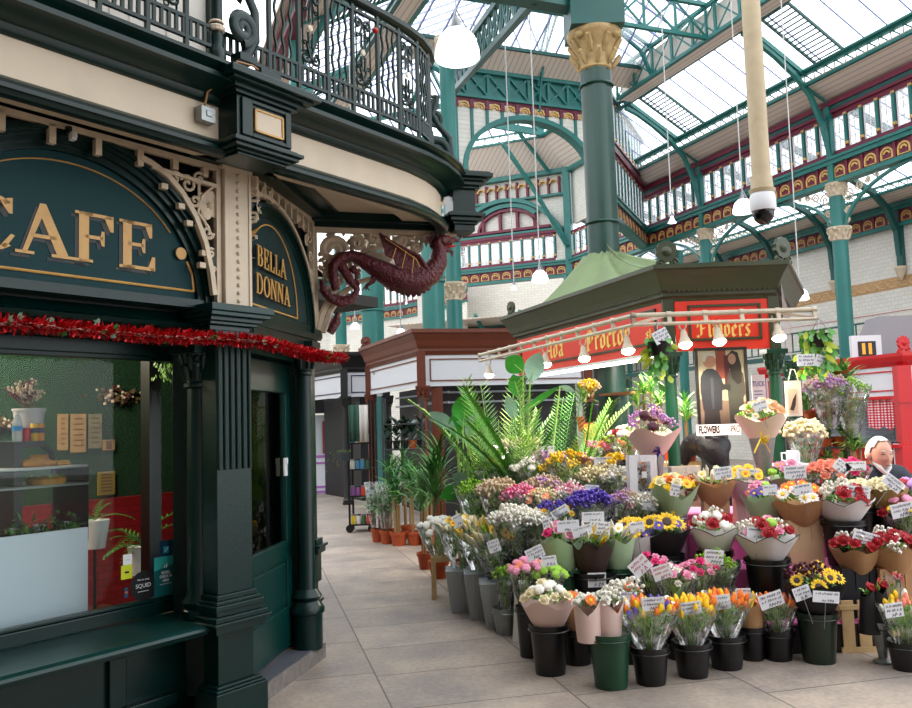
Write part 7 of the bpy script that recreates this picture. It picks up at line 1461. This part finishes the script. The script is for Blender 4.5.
# ================= POTTED PLANTS =================
def pot(t,r,h,m=None):
    mb=MB(); mb.lathe([(.0001,0),(r*.72,0),(r*.92,h*.78),(r*1.0,h*.78),(r*1.02,h),(r*.9,h),(r*.88,h*.85),(.0001,h*.85)],n=18); mb.build('pot',m or TERR,t,smooth=True)
def frond(mb,p,d,L,w,n=9,droop=.12,pin=.3,dens=2):
    pts=[]
    for k in range(n+1): pts.append(p.copy()); p=p+d*L/n; d=(d+V((0,0,-droop))).normalized()
    mb.tube(pts,.004,4)
    for k in range(2,n+1):
        tg=(pts[k]-pts[k-1]).normalized(); sd=tg.cross(V((0,0,1))); sd=sd.normalized() if sd.length>1e-4 else V((1,0,0))
        for j in range(dens):
            q=pts[k-1].lerp(pts[k],j/dens)
            for s_ in (-1,1): mb.leaf(q,q+(sd*s_*.75+tg*.75+V((0,0,-.1)))*L*pin*(1.15-.75*k/n),w,.0)
def palm(px,py_top,px_base,py_base,d,w,label,n=16,mt=(FG,),pinl=.2,z0=None,dens=2,lw=.011,zb=None,potm=None,floor=0):
    top=PY(px,py_top,d); b=PY(px_base,py_base,d); zb_=floor
    t=thing('potted_palm',label,'potted plant',(b.x,b.y,zb_),world=False); H=top.z-zb_; ph=.22; pot(t,.13,ph,potm)
    mb=MB()
    for i in range(n):
        a=2*pi*i/n+R.uniform(-.2,.2); el=R.uniform(.9,1.45); L=(H-ph)*R.uniform(.5,1.0); mb.mi=R.randrange(len(mt)); k=w/FL*d/2/max(.1,(H-ph))
        frond(mb,V((.03*cos(a),.03*sin(a),ph)),V((cos(a)*k*1.3,sin(a)*k*1.0,1)).normalized(),L*1.12,lw,droop=.03+.16*R.random(),pin=pinl,dens=dens+2)
    mb.build('fronds',list(mt),t)
def dracaena(px,py_top,py_base,d,label,floor=0,trunk=.5,n=3,w=.3,mt=(FG,FD),potm=None,pr=.11,name='potted_dracaena'):
    top=PY(px,py_top,d); b=PY(px,py_base,d); t=thing(name,label,'potted plant',(b.x,b.y,floor),world=False); H=top.z-floor; ph=.18 if H>.4 else H*.3; pot(t,pr,ph,potm)
    mb=MB(); L=[]
    for i in range(n): x,y=R.uniform(-.05,.05),R.uniform(-.05,.05); z=ph+(H-ph-w)*(.5+.5*(i+1)/n)*trunk*1.6; z=min(z,H-w*.7); mb.tube([(x,y,ph*.8),(x*1.3,y*1.3,z)],.016,6); L.append(V((x*1.3,y*1.3,z)))
    mb.build('trunk',pm('trunk_tan','8f7650',.8),t); mb=MB()
    for p in L:
        for k in range(26): a=R.uniform(0,6.28); el=R.uniform(.0,1.3); dd=V((cos(a)*cos(el),sin(a)*cos(el),sin(el))); mb.mi=R.randrange(len(mt)); mb.leaf(p,p+dd*w*R.uniform(.7,1.1),.013,.18,n=5)
    mb.build('leaves',list(mt),t)
def bigleaf(px,py_top,py_base,d,leaves,label,floor=0,mt=FG,name='large_leaf_plant'):
    b=PY(px,py_base,d); t=thing(name,label,'potted plant',(b.x,b.y,floor),world=False); pot(t,.14,.24)
    for i,(x0,y0,x1,y1,w) in enumerate(leaves):
        p=PY(x0,y0,d)-V((b.x,b.y,floor)); q=PY(x1,y1,d)-V((b.x,b.y,floor)); mb=MB(); mb.mi=0; mb.leaf(p,q,w,.12,up=(0,1,.25) ,n=8); mb.mi=1; mb.tube([(0,0,.2),p*.6+V((0,0,.1)),p,p.lerp(q,.5)+V((0,-.01,0))],[.014,.012,.008,.004],6)
        mb.build('leaf',[pm('banana_leaf_%d'%(i%2),('3f9a34','8fb59f')[i%2] if mt is None else '2f8030',.35,n=.15,ns=8),FG2],t)
bigleaf(462,390,480,8.6,[(463,428,466,393,.13),(456,430,429,412,.07),(470,430,492,418,.06),(468,438,478,412,.08),(458,440,452,415,.07)],'tall plant with one broad bright green paddle leaf, left of the palms',floor=0,mt=None)
bigleaf(520,350,480,8.2,[(523,372,506,357,.10),(530,382,540,352,.10),(520,398,513,374,.08),(515,420,507,395,.06)],'tall banana like plant reaching the left red fascia',mt=None)
bigleaf(536,380,480,8.0,[(520,415,560,386,.035),(560,386,575,392,.03)],'arching yellow green strap leaf plant in front of the kiosk',mt=None)
bigleaf(470,480,520,8.4,[(462,490,440,497,.08),(470,486,452,474,.07),(468,488,488,478,.06)],'low broad leaved plant over the green bunches',mt=None)
palm(548,388,548,470,8.2,96,'lush areca palm in front of the kiosk, largest of the palms',40,(FG2,FG,pm('foliage_bright','5f9a3a',n=.25,ns=20)),dens=3)
palm(498,378,500,470,8.8,60,'upright palm behind the paddle leaf plant',26,(FG,FG2)); dracaena(437,398,500,9.0,'slender dark leaved palm at the left end of the palms',w=.6,n=4,mt=(FG,FD),name='potted_palm'); dracaena(425,430,500,9.6,'bushy green plant at the far left of the palms',w=.55,n=3,mt=(FG,FD)); palm(590,395,590,470,9.2,44,'small palm beside the great column',12,(FG2,FG)) if 0 else None
palm(566,400,566,480,8.6,34,'second areca palm, right behind the largest one',18,(FG2,FG),pinl=.15)
for px,yt,yb,d,l in ((378,455,537,11.9,'leafy plant in a clear sleeve, leftmost terracotta pot'),(387,462,539,11.7,'leafy plant in a clear sleeve, second terracotta pot from the left'),):
    dracaena(px,yt,yb,d,l,w=.35,trunk=.3,mt=(FG3,FG),pr=.10,name='potted_foliage')
for px,yb,d,l in ((377,533,11.9,'clear plastic sleeve around the leftmost potted plant'),(387,535,11.7,'clear plastic sleeve around the second potted plant')):
    c=PY(px,500,d); mb=MB(MX.Translation((c.x,c.y,.2))); mb.lathe([(.09,0),(.14,.3),(.17,.62)],n=14,wob=lambda a,z:1+.06*sin(5*a+z*9)); tag(mb.build('plastic_sleeve',CELL),l,'plastic sleeve')
dracaena(399,450,542,11.5,'dracaena with two tan trunks in a terracotta pot',w=.42,n=3,pr=.12); dracaena(415,440,540,11.5,'tall dracaena in a terracotta pot, right of the first',w=.42,n=3,pr=.12); dracaena(428,455,538,11.4,'dark leaved plant in a terracotta pot by the brown post',w=.4,n=2); dracaena(392,432,525,12.2,'bushy dark green plant at the back of the pot group',w=.5,n=2,mt=(FD,FG)); dracaena(408,425,525,12.2,'tallest dark green plant of the pot group',w=.5,n=3,mt=(FD,FG))
# rack of dark plants behind
def rack(px0,px1,d,zs,label,m,top,dep=.45,name='plant_rack'):
    a=PY(px0,480,d);b=PY(px1,480,d); t=thing(name,label,'rack',((a.x+b.x)/2,a.y,0))
    for x in (a.x,b.x):
        for y in (a.y,a.y+dep): mb=MB(); mb.box(x-.015,x+.015,y-.015,y+.015,.0,top); mb.build('upright',m,t)
    for z in zs: mb=MB(); mb.box(a.x,b.x,a.y,a.y+dep,z-.02,z); mb.build('shelf',m,t)
    return t,a,b
RK=pm('rack_steel','4b4e50',.4,metal=.5)
t,a,b=rack(384,424,12.4,(.5,1.25,1.62),'grey metal rack full of dark leaved plants beside the brown stall',RK,2.0)
for i in range(5):
    x=a.x+.06+(b.x-a.x-.1)*i/4; p=V((x,a.y+.2,1.25)); tt=thing('rubber_plant','dark leaved rubber plant on the grey rack','potted plant',p,'rubber plants on the grey metal rack',world=False); pot(tt,.06,.12,TERR if i==3 else BUK); mb=MB()
    for k in range(26): aa=R.uniform(0,6.28); q=V((0,0,.1+R.random()*.28)); mb.mi=R.randrange(2); mb.leaf(q,q+V((cos(aa)*.13,sin(aa)*.1,R.uniform(.02,.16))),.035,.1)
    mb.build('leaves',[pm('rubber_leaf','24402c',.25),pm('rubber_leaf_pale','5f7a78',.3)],tt)
t,a,b=rack(349,371,13.0,(.12,.55,.95,1.35,1.75),'black trolley shelf of small goods on castors, left of the plants',BLACK,2.0,name='goods_trolley')
for x in (a.x,b.x): mb=MB(); mb.lathe([(.0001,-.02),(.06,-.02),(.06,.02),(.0001,.02)],M=MX.Translation((x,a.y,.06))@MX.Rotation(pi/2,4,'X'),n=14); mb.build('castor',BLACK,t)
gc=[('c23a2a','red'),('e8c83a','yellow'),('4a86a8','blue'),('d8d4c8','cream'),('3f5a3a','green'),('a8a4a0','grey'),('7a4a86','purple')]
for zi,z in enumerate((.12,.55,.95,1.35)):
    for i in range(4):
        hx,cn=R.choice(gc); x=a.x+.05+(b.x-a.x-.1)*i/3; p=V((x,a.y+.06,z)); tt=thing('storage_jar','small lidded jar on the black trolley','jar',p,'jars on the black trolley',world=False); mb=MB(); mb.lathe([(.0001,0),(.035,0),(.037,.1),(.03,.13)],n=12); mb.build('body',pm('jar_'+cn,hx,.5),tt,smooth=True); mb=MB(); mb.lathe([(.034,.13),(.034,.15),(.0001,.15)],n=12); mb.build('lid',BLACK if i%2 else STEEL,tt)
q=PY(355,430,12.6); 
for x,hx,l in ((354,'2f5044','green cloth'),(362,'c9c4c0','pale fluffy cloth')):
    p=PY(x,405,12.8); mb=MB(MX.Translation(p)); 
    mb.add([((i-4)*.02,.02*sin(i*1.7),z) for z in (0.,-.25,-.55) for i in range(9)],[(j*9+i,j*9+i+1,(j+1)*9+i+1,(j+1)*9+i) for j in range(2) for i in range(8)]); tag(mb.build('hanging_cloth',pm('cloth_'+hx,hx,.9),smooth=True,solid=.01),l+' hanging on the black trolley','cloth')
p=PY(345,461,12.8); tt=thing('hanging_pot_plant','trailing plant in a small dark pot at the side of the black trolley','potted plant',p,world=False); pot(tt,.09,.12,pm('slate_pot','30393f',.5)); mb=MB()
for i in range(40): a_=R.uniform(0,6.28); q=V((cos(a_)*.1-R.random()*.25*(i%2),sin(a_)*.08,.12-R.random()*.3*(i%2)+.05)); mb.leaf(q,q+V((-.03,0,-.05)),.025)
mb.build('leaves',[FG2],tt)
# right rack with pots behind the kiosk
t,a,b=rack(806,850,9.2,(.55,.95,1.22,1.53),'dark metal rack of potted plants between the kiosk and the red stall',RK,2.0)
lab2=['lavender in a terracotta pot','herb in a terracotta pot','seedling in a terracotta pot']
for zi,(z,xs) in enumerate(((1.53,(812,826,838)),(1.22,(824,838)),(.95,(815,830,842)))):
    for i,px in enumerate(xs):
        c=PY(px,430,9.3); nm=['left','middle','right'][i]; sh=['top','second','third'][zi]
        dracaena(px,[392,420,448][zi]-(6*i%9),430,9.3,'terracotta potted plant at the %s of the %s shelf of the dark rack'%(nm,sh),floor=z,trunk=.1,w=.2 if zi else .3,n=2,mt=(FG3,FG) if zi==0 else (FG,FG2),pr=.085,name='potted_herb')
dracaena(820,360,390,9.3,'spiky yucca on top of the dark rack, left one',floor=2.0,trunk=.2,w=.35,mt=(FG2,FG),pr=.1); dracaena(842,362,390,9.3,'spiky yucca on top of the dark rack, right one',floor=2.0,trunk=.2,w=.35,mt=(FG2,FG),pr=.1)
disp(828,395,9.0,36,44,CELL,[('tiny',PMV,12,.06),('tiny',PBE,12,.06)],'clear sleeve of dried lavender on the dark rack',nf=160,fol=(FG3,PBE)); disp(850,400,9.0,34,50,CELL,[('tiny',PG,10,.06)],'clear sleeve of silvery foliage at the right of the dark rack',nf=200,fol=(FG3,FG2)); dracaena(860,425,480,9.0,'bright green leafy plant behind the seated man',floor=.9,trunk=.6,w=.22,n=4,mt=(FG2,FG),name='potted_foliage')
# hanging pothos
def pothos(px,py,d,zr,label,n=90,drop=.45,r=.14):
    c=PY(px,py,d); t=thing('hanging_pothos',label,'hanging plant',(c.x,c.y,c.z-.05),world=False); mb=MB(); mb.lathe([(.0001,0),(.08,0),(.11,.12),(.1,.12),(.0001,.1)],n=16); mb.build('pot',BUK,t,smooth=True)
    mb=MB()
    for i in range(3): a=2*pi*i/3; mb.tube([(.1*cos(a),.1*sin(a),.12),(0,0,zr-c.z+.05)],.003,4)
    mb.build('hanger',STEEL,t); mb=MB()
    for k in range(9):
        a=R.uniform(0,6.28); L=drop*R.uniform(.3,1); x0,y0=r*.7*cos(a),r*.7*sin(a); mb.mi=0; pts=[(x0*.6,y0*.6,.13),(x0*1.2,y0*1.2,.12),(x0*1.3,y0*1.3,-L*.4),(x0*1.2,y0*1.2,-L)]; mb.tube(pts,.003,4)
        for j in range(n//9):
            u=j/(n//9); q=V(pts[1]).lerp(V(pts[3]),u)+V((R.gauss(0,.02),R.gauss(0,.02),.04)); mb.mi=R.choice((0,0,1)); dd=V((R.gauss(0,.04),R.gauss(-.02,.03),-.055)); mb.leaf(q,q+dd*1.3,.024,.1,up=(0,1,.2),n=5)
    mb.build('vines',[pm('pothos_green','4c8a34',.35,n=.2,ns=20),pm('pothos_yellow','a8b838',.4)],t)
pothos(660,350,7.3,2.45,'hanging golden pothos at the corner of the lamp rail',70,.36,.09); pothos(820,342,7.4,2.42,'hanging golden pothos at the right end of the lamp rail',110,.42,.16)
# plants inside the kiosk
for i,(px,yt,d,fl,l) in enumerate(((585,378,10.4,1.45,'spiky plant on the shelf left of the great column'),(640,376,9.6,1.1,'yucca right of the great column inside the kiosk'),(655,375,9.6,1.1,'second yucca right of the great column inside the kiosk'),(663,380,9.8,1.1,'third yucca beside the corner post inside the kiosk'),(686,392,9.4,1.1,'leafy plant between the corner post and the picture'))):
    dracaena(px,yt,420,d,l,floor=fl if i else 1.45,trunk=.7,w=.28,n=2,mt=(FG2,FG),potm=pm('orange_pot','c8501c',.5) if i>2 else None)
mb=MB(); a=PY(634,430,9.3);b=PY(700,430,9.3); mb.box(a.x,b.x,a.y,a.y+.6,1.06,1.1); mb.box(a.x,a.x+.04,a.y,a.y+.6,0,1.06); mb.box(b.x-.04,b.x,a.y,a.y+.6,0,1.06); tag(mb.build('plant_bench',PALE),'pale wooden bench inside the kiosk carrying the yuccas','bench')
disp(590,392,9.8,20,24,None,[('tiny',PYE,12,.05),('tiny',PBE,8,.05)],'yellow dried arrangement on the shelf left of the great column',bk_(16,20,'small dark pot on the kiosk shelf'),nf=60,fol=(pm('autumn_leaf','c89038',.7),PBE))
a=PY(584,424,9.6);b=PY(599,450,9.6); t=thing('orange_board','orange wooden hook board left of the great column','board',(a.x,a.y,b.z)); mb=MB(); mb.box(a.x,b.x,a.y,a.y+.03,b.z,a.z); mb.build('panel',pm('orange_wood','d08a2c',.6,n=.2,ns=9),t); mb=MB()
for x in (.3,.7): mb.tube([(a.x+(b.x-a.x)*x,a.y,b.z+.06),(a.x+(b.x-a.x)*x,a.y-.03,b.z+.05),(a.x+(b.x-a.x)*x,a.y-.03,b.z+.08)],.004,5)
mb.build('hooks',STEEL,t)
# ================= PEOPLE =================
SKIN=mat('skin','d3a089',.5,n=.05,ns=20); HAIRW=mat('white_hair','d8d6d2',.8,bump=.5,bs=120); JK=mat('navy_jacket','1b2734',.6,n=.15,ns=12,bump=.2,bs=30); SHIRT=mat('white_shirt','d6d6d4',.7)
def skin(name,joints,bones,m,parent,sub=2):
    me=bpy.data.meshes.new(name); me.from_pydata([j[:3] for j in joints],bones,[]); o=bpy.data.objects.new(name,me); COL.objects.link(o)
    md=o.modifiers.new('k','SKIN'); 
    for i,j in enumerate(joints): rr=j[3]; me.skin_vertices[0].data[i].radius=(rr,rr*(j[4] if len(j)>4 else 1))
    me.skin_vertices[0].data[0].use_root=True; sd=o.modifiers.new('s','SUBSURF'); sd.levels=sub; sd.render_levels=sub
    bpy.context.view_layer.update(); ev=o.evaluated_get(bpy.context.evaluated_depsgraph_get()); nm=bpy.data.meshes.new_from_object(ev); bpy.data.objects.remove(o); nm.materials.clear(); nm.materials.append(m); nm.polygons.foreach_set('use_smooth',[True]*len(nm.polygons))
    o=bpy.data.objects.new(name,nm); COL.objects.link(o); o.parent=parent; return o
c=PY(879,452,7.2); dep=7.2
pn=thing('person','elderly white haired person in a navy jacket seated behind the flowers, reading a paper','person',(c.x,c.y,0),world=False)
hz=PY(879,455,dep).z  # head centre height
# local axes: person faces -y (towards the flowers), head bowed
S_=.96
hb=hz+.09
J=[(0,.10,hb-.72,.155,.8),(0,.08,hb-.55,.15,.75),(0,.05,hb-.36,.17,.65),(0,.03,hb-.23,.13,.6),(0,.02,hb-.19,.058),(0,.0,hb-.13,.055),
 (.17,.04,hb-.26,.075),(.235,-.02,hb-.46,.058),(.16,-.22,hb-.50,.042),(.10,-.29,hb-.50,.033),
 (-.17,.04,hb-.26,.075),(-.235,-.02,hb-.46,.058),(-.15,-.22,hb-.50,.042),(-.05,-.29,hb-.50,.033),
 (.09,-.05,hb-.78,.10),(.11,-.40,hb-.80,.075),(.11,-.42,hb-1.15,.055),(.11,-.44,.07,.045),(.11,-.54,.04,.04),
 (-.09,-.05,hb-.78,.10),(-.11,-.40,hb-.80,.075),(-.11,-.42,hb-1.15,.055),(-.11,-.44,.07,.045),(-.11,-.54,.04,.04)]
Bn=[(0,1),(1,2),(2,3),(3,4),(4,5),(3,6),(6,7),(7,8),(8,9),(3,10),(10,11),(11,12),(12,13),(0,14),(14,15),(15,16),(16,17),(17,18),(0,19),(19,20),(20,21),(21,22),(22,23)]
body=skin('body',J,Bn,SKIN,pn)
# head with face
hm=MB(MX.Translation((0,-.015,hz))@MX.Rotation(.12,4,'X')@MX.Rotation(.08,4,'Z')@MX.Scale(1.14,4)); 
def hd(a,b): return 1
vs=[];fs=[];N=24;Mh=16
for j in range(Mh+1):
    th=pi*j/Mh; z=-cos(th)
    for i in range(N):
        a=2*pi*i/N; x=sin(th)*cos(a)*.078; y=sin(th)*sin(a)*.098; zz=z*.125
        if z<0: x*=1-.28*z*z; y*=1-.15*z*z
        f=max(0,-sin(a))*sin(th)
        if f>.6 and -.35<z<.15: y-= .0
        if abs(cos(a))<.2 and sin(a)<0 and -.3<z<.18: y-=.024*(1-abs(z+.12)/.3)       # nose
        if abs(abs(cos(a))-.38)<.16 and sin(a)<0 and .05<z<.28: y+=.008              # eye sockets
        if abs(cos(a))<.45 and sin(a)<0 and z<-.72: y-=.01
        vs.append((x,y,zz))
for j in range(Mh):
    for i in range(N): l=(i+1)%N; fs.append((j*N+i,j*N+l,(j+1)*N+l,(j+1)*N+i))
hm.add(vs,fs)
for sx in (-1,1): hm.ball((sx*.08,.005,-.005),.024,8,(.5,1,1.3))
hm.tube([(0,.02,-.08),(0,.03,-.17)],[.05,.055],12)
hh=hm.build('head',SKIN,pn,smooth=True)
em=MB(hm.T)
for sx in (-1,1): em.box(sx*.032-.014,sx*.032+.014,-.093,-.088,.018,.022)
em.tube([(-.024,-.093,-.063),(0,-.098,-.060),(.024,-.093,-.063)],.003,5); em.build('eyes_and_mouth',mat('dark_lash','5a2f28',.6),hh)
em=MB(hm.T)
for sx in (-1,1): em.tube([(sx*.018,-.095,.042),(sx*.035,-.094,.047),(sx*.05,-.084,.04)],.004,5)
em.build('eyebrows',HAIRW,hh)
hr=MB(hm.T); vs=[];fs=[]
for j in range(9):
    th=pi*.56*j/8
    for i in range(N):
        a=2*pi*i/N; f=1 if sin(a)>-.25 else (.60 if sin(a)>-.5 else .34); t_=th*f; r1=1.1+.03*sin(5*a+3*j); vs.append((sin(t_)*cos(a)*.085*r1,sin(t_)*sin(a)*.105*r1+.008,cos(t_)*.138+.003*sin(7*a)))
for j in range(8):
    for i in range(N): l=(i+1)%N; fs.append((j*N+i,j*N+l,(j+1)*N+l,(j+1)*N+i))
hr.add(vs,fs); hr.build('hair',HAIRW,pn,smooth=True)
JJ=[(0,.11,hb-.74,.17,.8),(0,.09,hb-.55,.165,.78),(0,.06,hb-.36,.19,.7),(0,.045,hb-.24,.15,.62),(0,.04,hb-.17,.085,.8),(.19,.04,hb-.26,.10),(.24,-.02,hb-.46,.07),(.17,-.19,hb-.50,.055),(-.19,.04,hb-.26,.10),(-.24,-.02,hb-.46,.07),(-.17,-.19,hb-.50,.055)]
skin('jacket',JJ,[(0,1),(1,2),(2,3),(3,4),(3,5),(5,6),(6,7),(3,8),(8,9),(9,10)],JK,pn)
cm=MB(); cm.tube([(-.06,-.03,hb-.14),(-.04,-.075,hb-.19),(0,-.09,hb-.24),(.04,-.075,hb-.19),(.06,-.03,hb-.14)],[.02,.022,.02,.022,.02],8); cm.build('shirt_collar',SHIRT,pn,smooth=True)
skin('trousers',[(0,.10,hb-.80,.15,.8),(.09,-.05,hb-.79,.11),(.11,-.40,hb-.80,.085),(.11,-.42,hb-1.15,.07),(.11,-.43,.12,.06),(-.09,-.05,hb-.79,.11),(-.11,-.40,hb-.80,.085),(-.11,-.42,hb-1.15,.07),(-.11,-.43,.12,.06)],[(0,1),(1,2),(2,3),(3,4),(0,5),(5,6),(6,7),(7,8)],mat('grey_trousers','2f3136',.8),pn)
def hand(parent,p,fwd,side,s=1.,curl=.8,nm='hand'):
    f=V(fwd).normalized(); sd=V(side).normalized(); up=sd.cross(f).normalized(); P=V(p); js=[]; bn=[]
    js+=[(*P,.026*s),(*(P+f*.045*s),.030*s,),(*(P+f*.08*s),.028*s)]; bn+=[(0,1),(1,2)]
    for k,(o,L) in enumerate(((-.027,.062),(-.009,.072),(.009,.068),(.027,.052))):
        b=P+f*.075*s+sd*o*s; i=len(js); js+=[(*b,.0105*s),(*(b+f*L*.5*s-up*.01*s),.0095*s),(*(b+f*L*.75*s-up*L*.4*curl*s),.009*s),(*(b+f*L*.7*s-up*L*.75*curl*s),.008*s)]; bn+=[(2,i),(i,i+1),(i+1,i+2),(i+2,i+3)]
    b=P+f*.02*s-sd*.03*s; i=len(js); js+=[(*b,.013*s),(*(b-sd*.022*s+f*.028*s-up*.01*s),.011*s),(*(b-sd*.024*s+f*.052*s-up*.022*s),.009*s)]; bn+=[(0,i),(i,i+1),(i+1,i+2)]
    return skin(nm,js,bn,SKIN,parent,1)
hand(pn,(.10,-.29,hb-.50),(-.35,-1,.1),(1,0,-.2)); hand(pn,(-.05,-.29,hb-.50),(.35,-1,.1),(-1,0,.2))
pp_=MB(MX.Translation((c.x+.06,c.y-.40,hb-.46))@MX.Rotation(.5,4,'X')@MX.Rotation(-.3,4,'Y')); pp_.box(-.13,.13,-.003,.0,-.07,.1); tag(pp_.build('paper_sheet',MATS['paper_white']),'folded white paper held by the white haired person','paper')
st=thing('stool','dark stool under the seated person','stool',(c.x,c.y+.1,0),world=False); m=MB(); m.lathe([(.0001,hb-.93),(.17,hb-.93),(.17,hb-.90),(.0001,hb-.90)],n=20); m.build('seat',BLACK,st)
for i in range(4): m=MB(); a=pi/4+i*pi/2; m.tube([(.13*cos(a),.13*sin(a),hb-.93),(.18*cos(a),.18*sin(a),0)],.014,6); m.build('leg',BLACK,st)
# second person bending over inside the kiosk, seen from behind
c=PY(716,450,8.85); p2=thing('person','person in a black puffer jacket bending over inside the kiosk, seen from behind','person',(c.x,c.y,0),world=False)
zh=c.z+.02
skin('body',[(0,0,zh-.22,.13,.8),(.09,.0,zh-.32,.1),(.1,.04,.45,.07),(.1,.0,.08,.05),(.1,-.12,.05,.04),(-.09,0,zh-.32,.1),(-.1,.04,.45,.07),(-.1,0,.08,.05),(-.1,-.12,.05,.04),(0,.18,zh-.05,.13,.8),(0,.40,zh+.02,.13),(0,.52,zh,.055),(0,.60,zh-.03,.05),(.18,.42,zh-.04,.06),(.22,.55,zh-.28,.045),(.18,.68,zh-.45,.035),(-.18,.42,zh-.04,.06),(-.22,.55,zh-.28,.045),(-.18,.68,zh-.45,.035)],[(0,1),(1,2),(2,3),(3,4),(0,5),(5,6),(6,7),(7,8),(0,9),(9,10),(10,11),(11,12),(10,13),(13,14),(14,15),(10,16),(16,17),(17,18)],mat('black_trousers','15161a',.8),p2)
mat('black_puffer','1b1b22',.5,bump=.8,bs=14); skin('puffer_jacket',[(0,0,zh-.12,.15,.9),(-.1,.0,zh-.16,.15),(.1,.0,zh-.16,.15),(0,.06,zh+.02,.19,.9),(0,.2,zh+.06,.18)],[(0,1),(0,2),(0,3),(3,4)],MATS['black_puffer'],p2)
skin('jacket_back',[(0,.05,zh+.02,.19,.8),(0,.25,zh+.08,.2,.8),(0,.42,zh+.06,.17,.8),(.2,.44,zh-.02,.085),(.23,.56,zh-.26,.07),(-.2,.44,zh-.02,.085),(-.23,.56,zh-.26,.07)],[(0,1),(1,2),(2,3),(3,4),(2,5),(5,6)],MATS['black_puffer'],p2)
m=MB(); m.ball((0,.62,zh+.02),.1,14,(1,1,1.2)); m.build('head',SKIN,p2,smooth=True)
m=MB(); m.tube([(-.12,.02,zh+.16),(0,-.06,zh+.19),(.13,.02,zh+.16)],[.03,.045,.03],10,flat=.7); m.build('cream_scarf',mat('cream_wool','d8bfa4',.9),p2,smooth=True)
SKY=2.9; EXPO=0
# ---------------- world / view ----------------
w=bpy.data.worlds.new('sky'); SC.world=w; w.use_nodes=True; bg=w.node_tree.nodes['Background']; bg.inputs[0].default_value=(.93,.96,1,1); bg.inputs[1].default_value=SKY
SC.view_settings.view_transform='Standard'; SC.view_settings.look='None'; SC.view_settings.gamma=1; SC.view_settings.use_curve_mapping=False; SC.view_settings.exposure=EXPO
SC.cycles.use_denoising=True; SC.cycles.max_bounces=8; SC.cycles.transparent_max_bounces=24; SC.cycles.diffuse_bounces=3; SC.cycles.glossy_bounces=3; SC.cycles.caustics_reflective=False; SC.cycles.caustics_refractive=False; SC.cycles.sample_clamp_indirect=4
for o in bpy.data.objects:
    for k in ('_w','_used'):
        if k in o: del o[k]
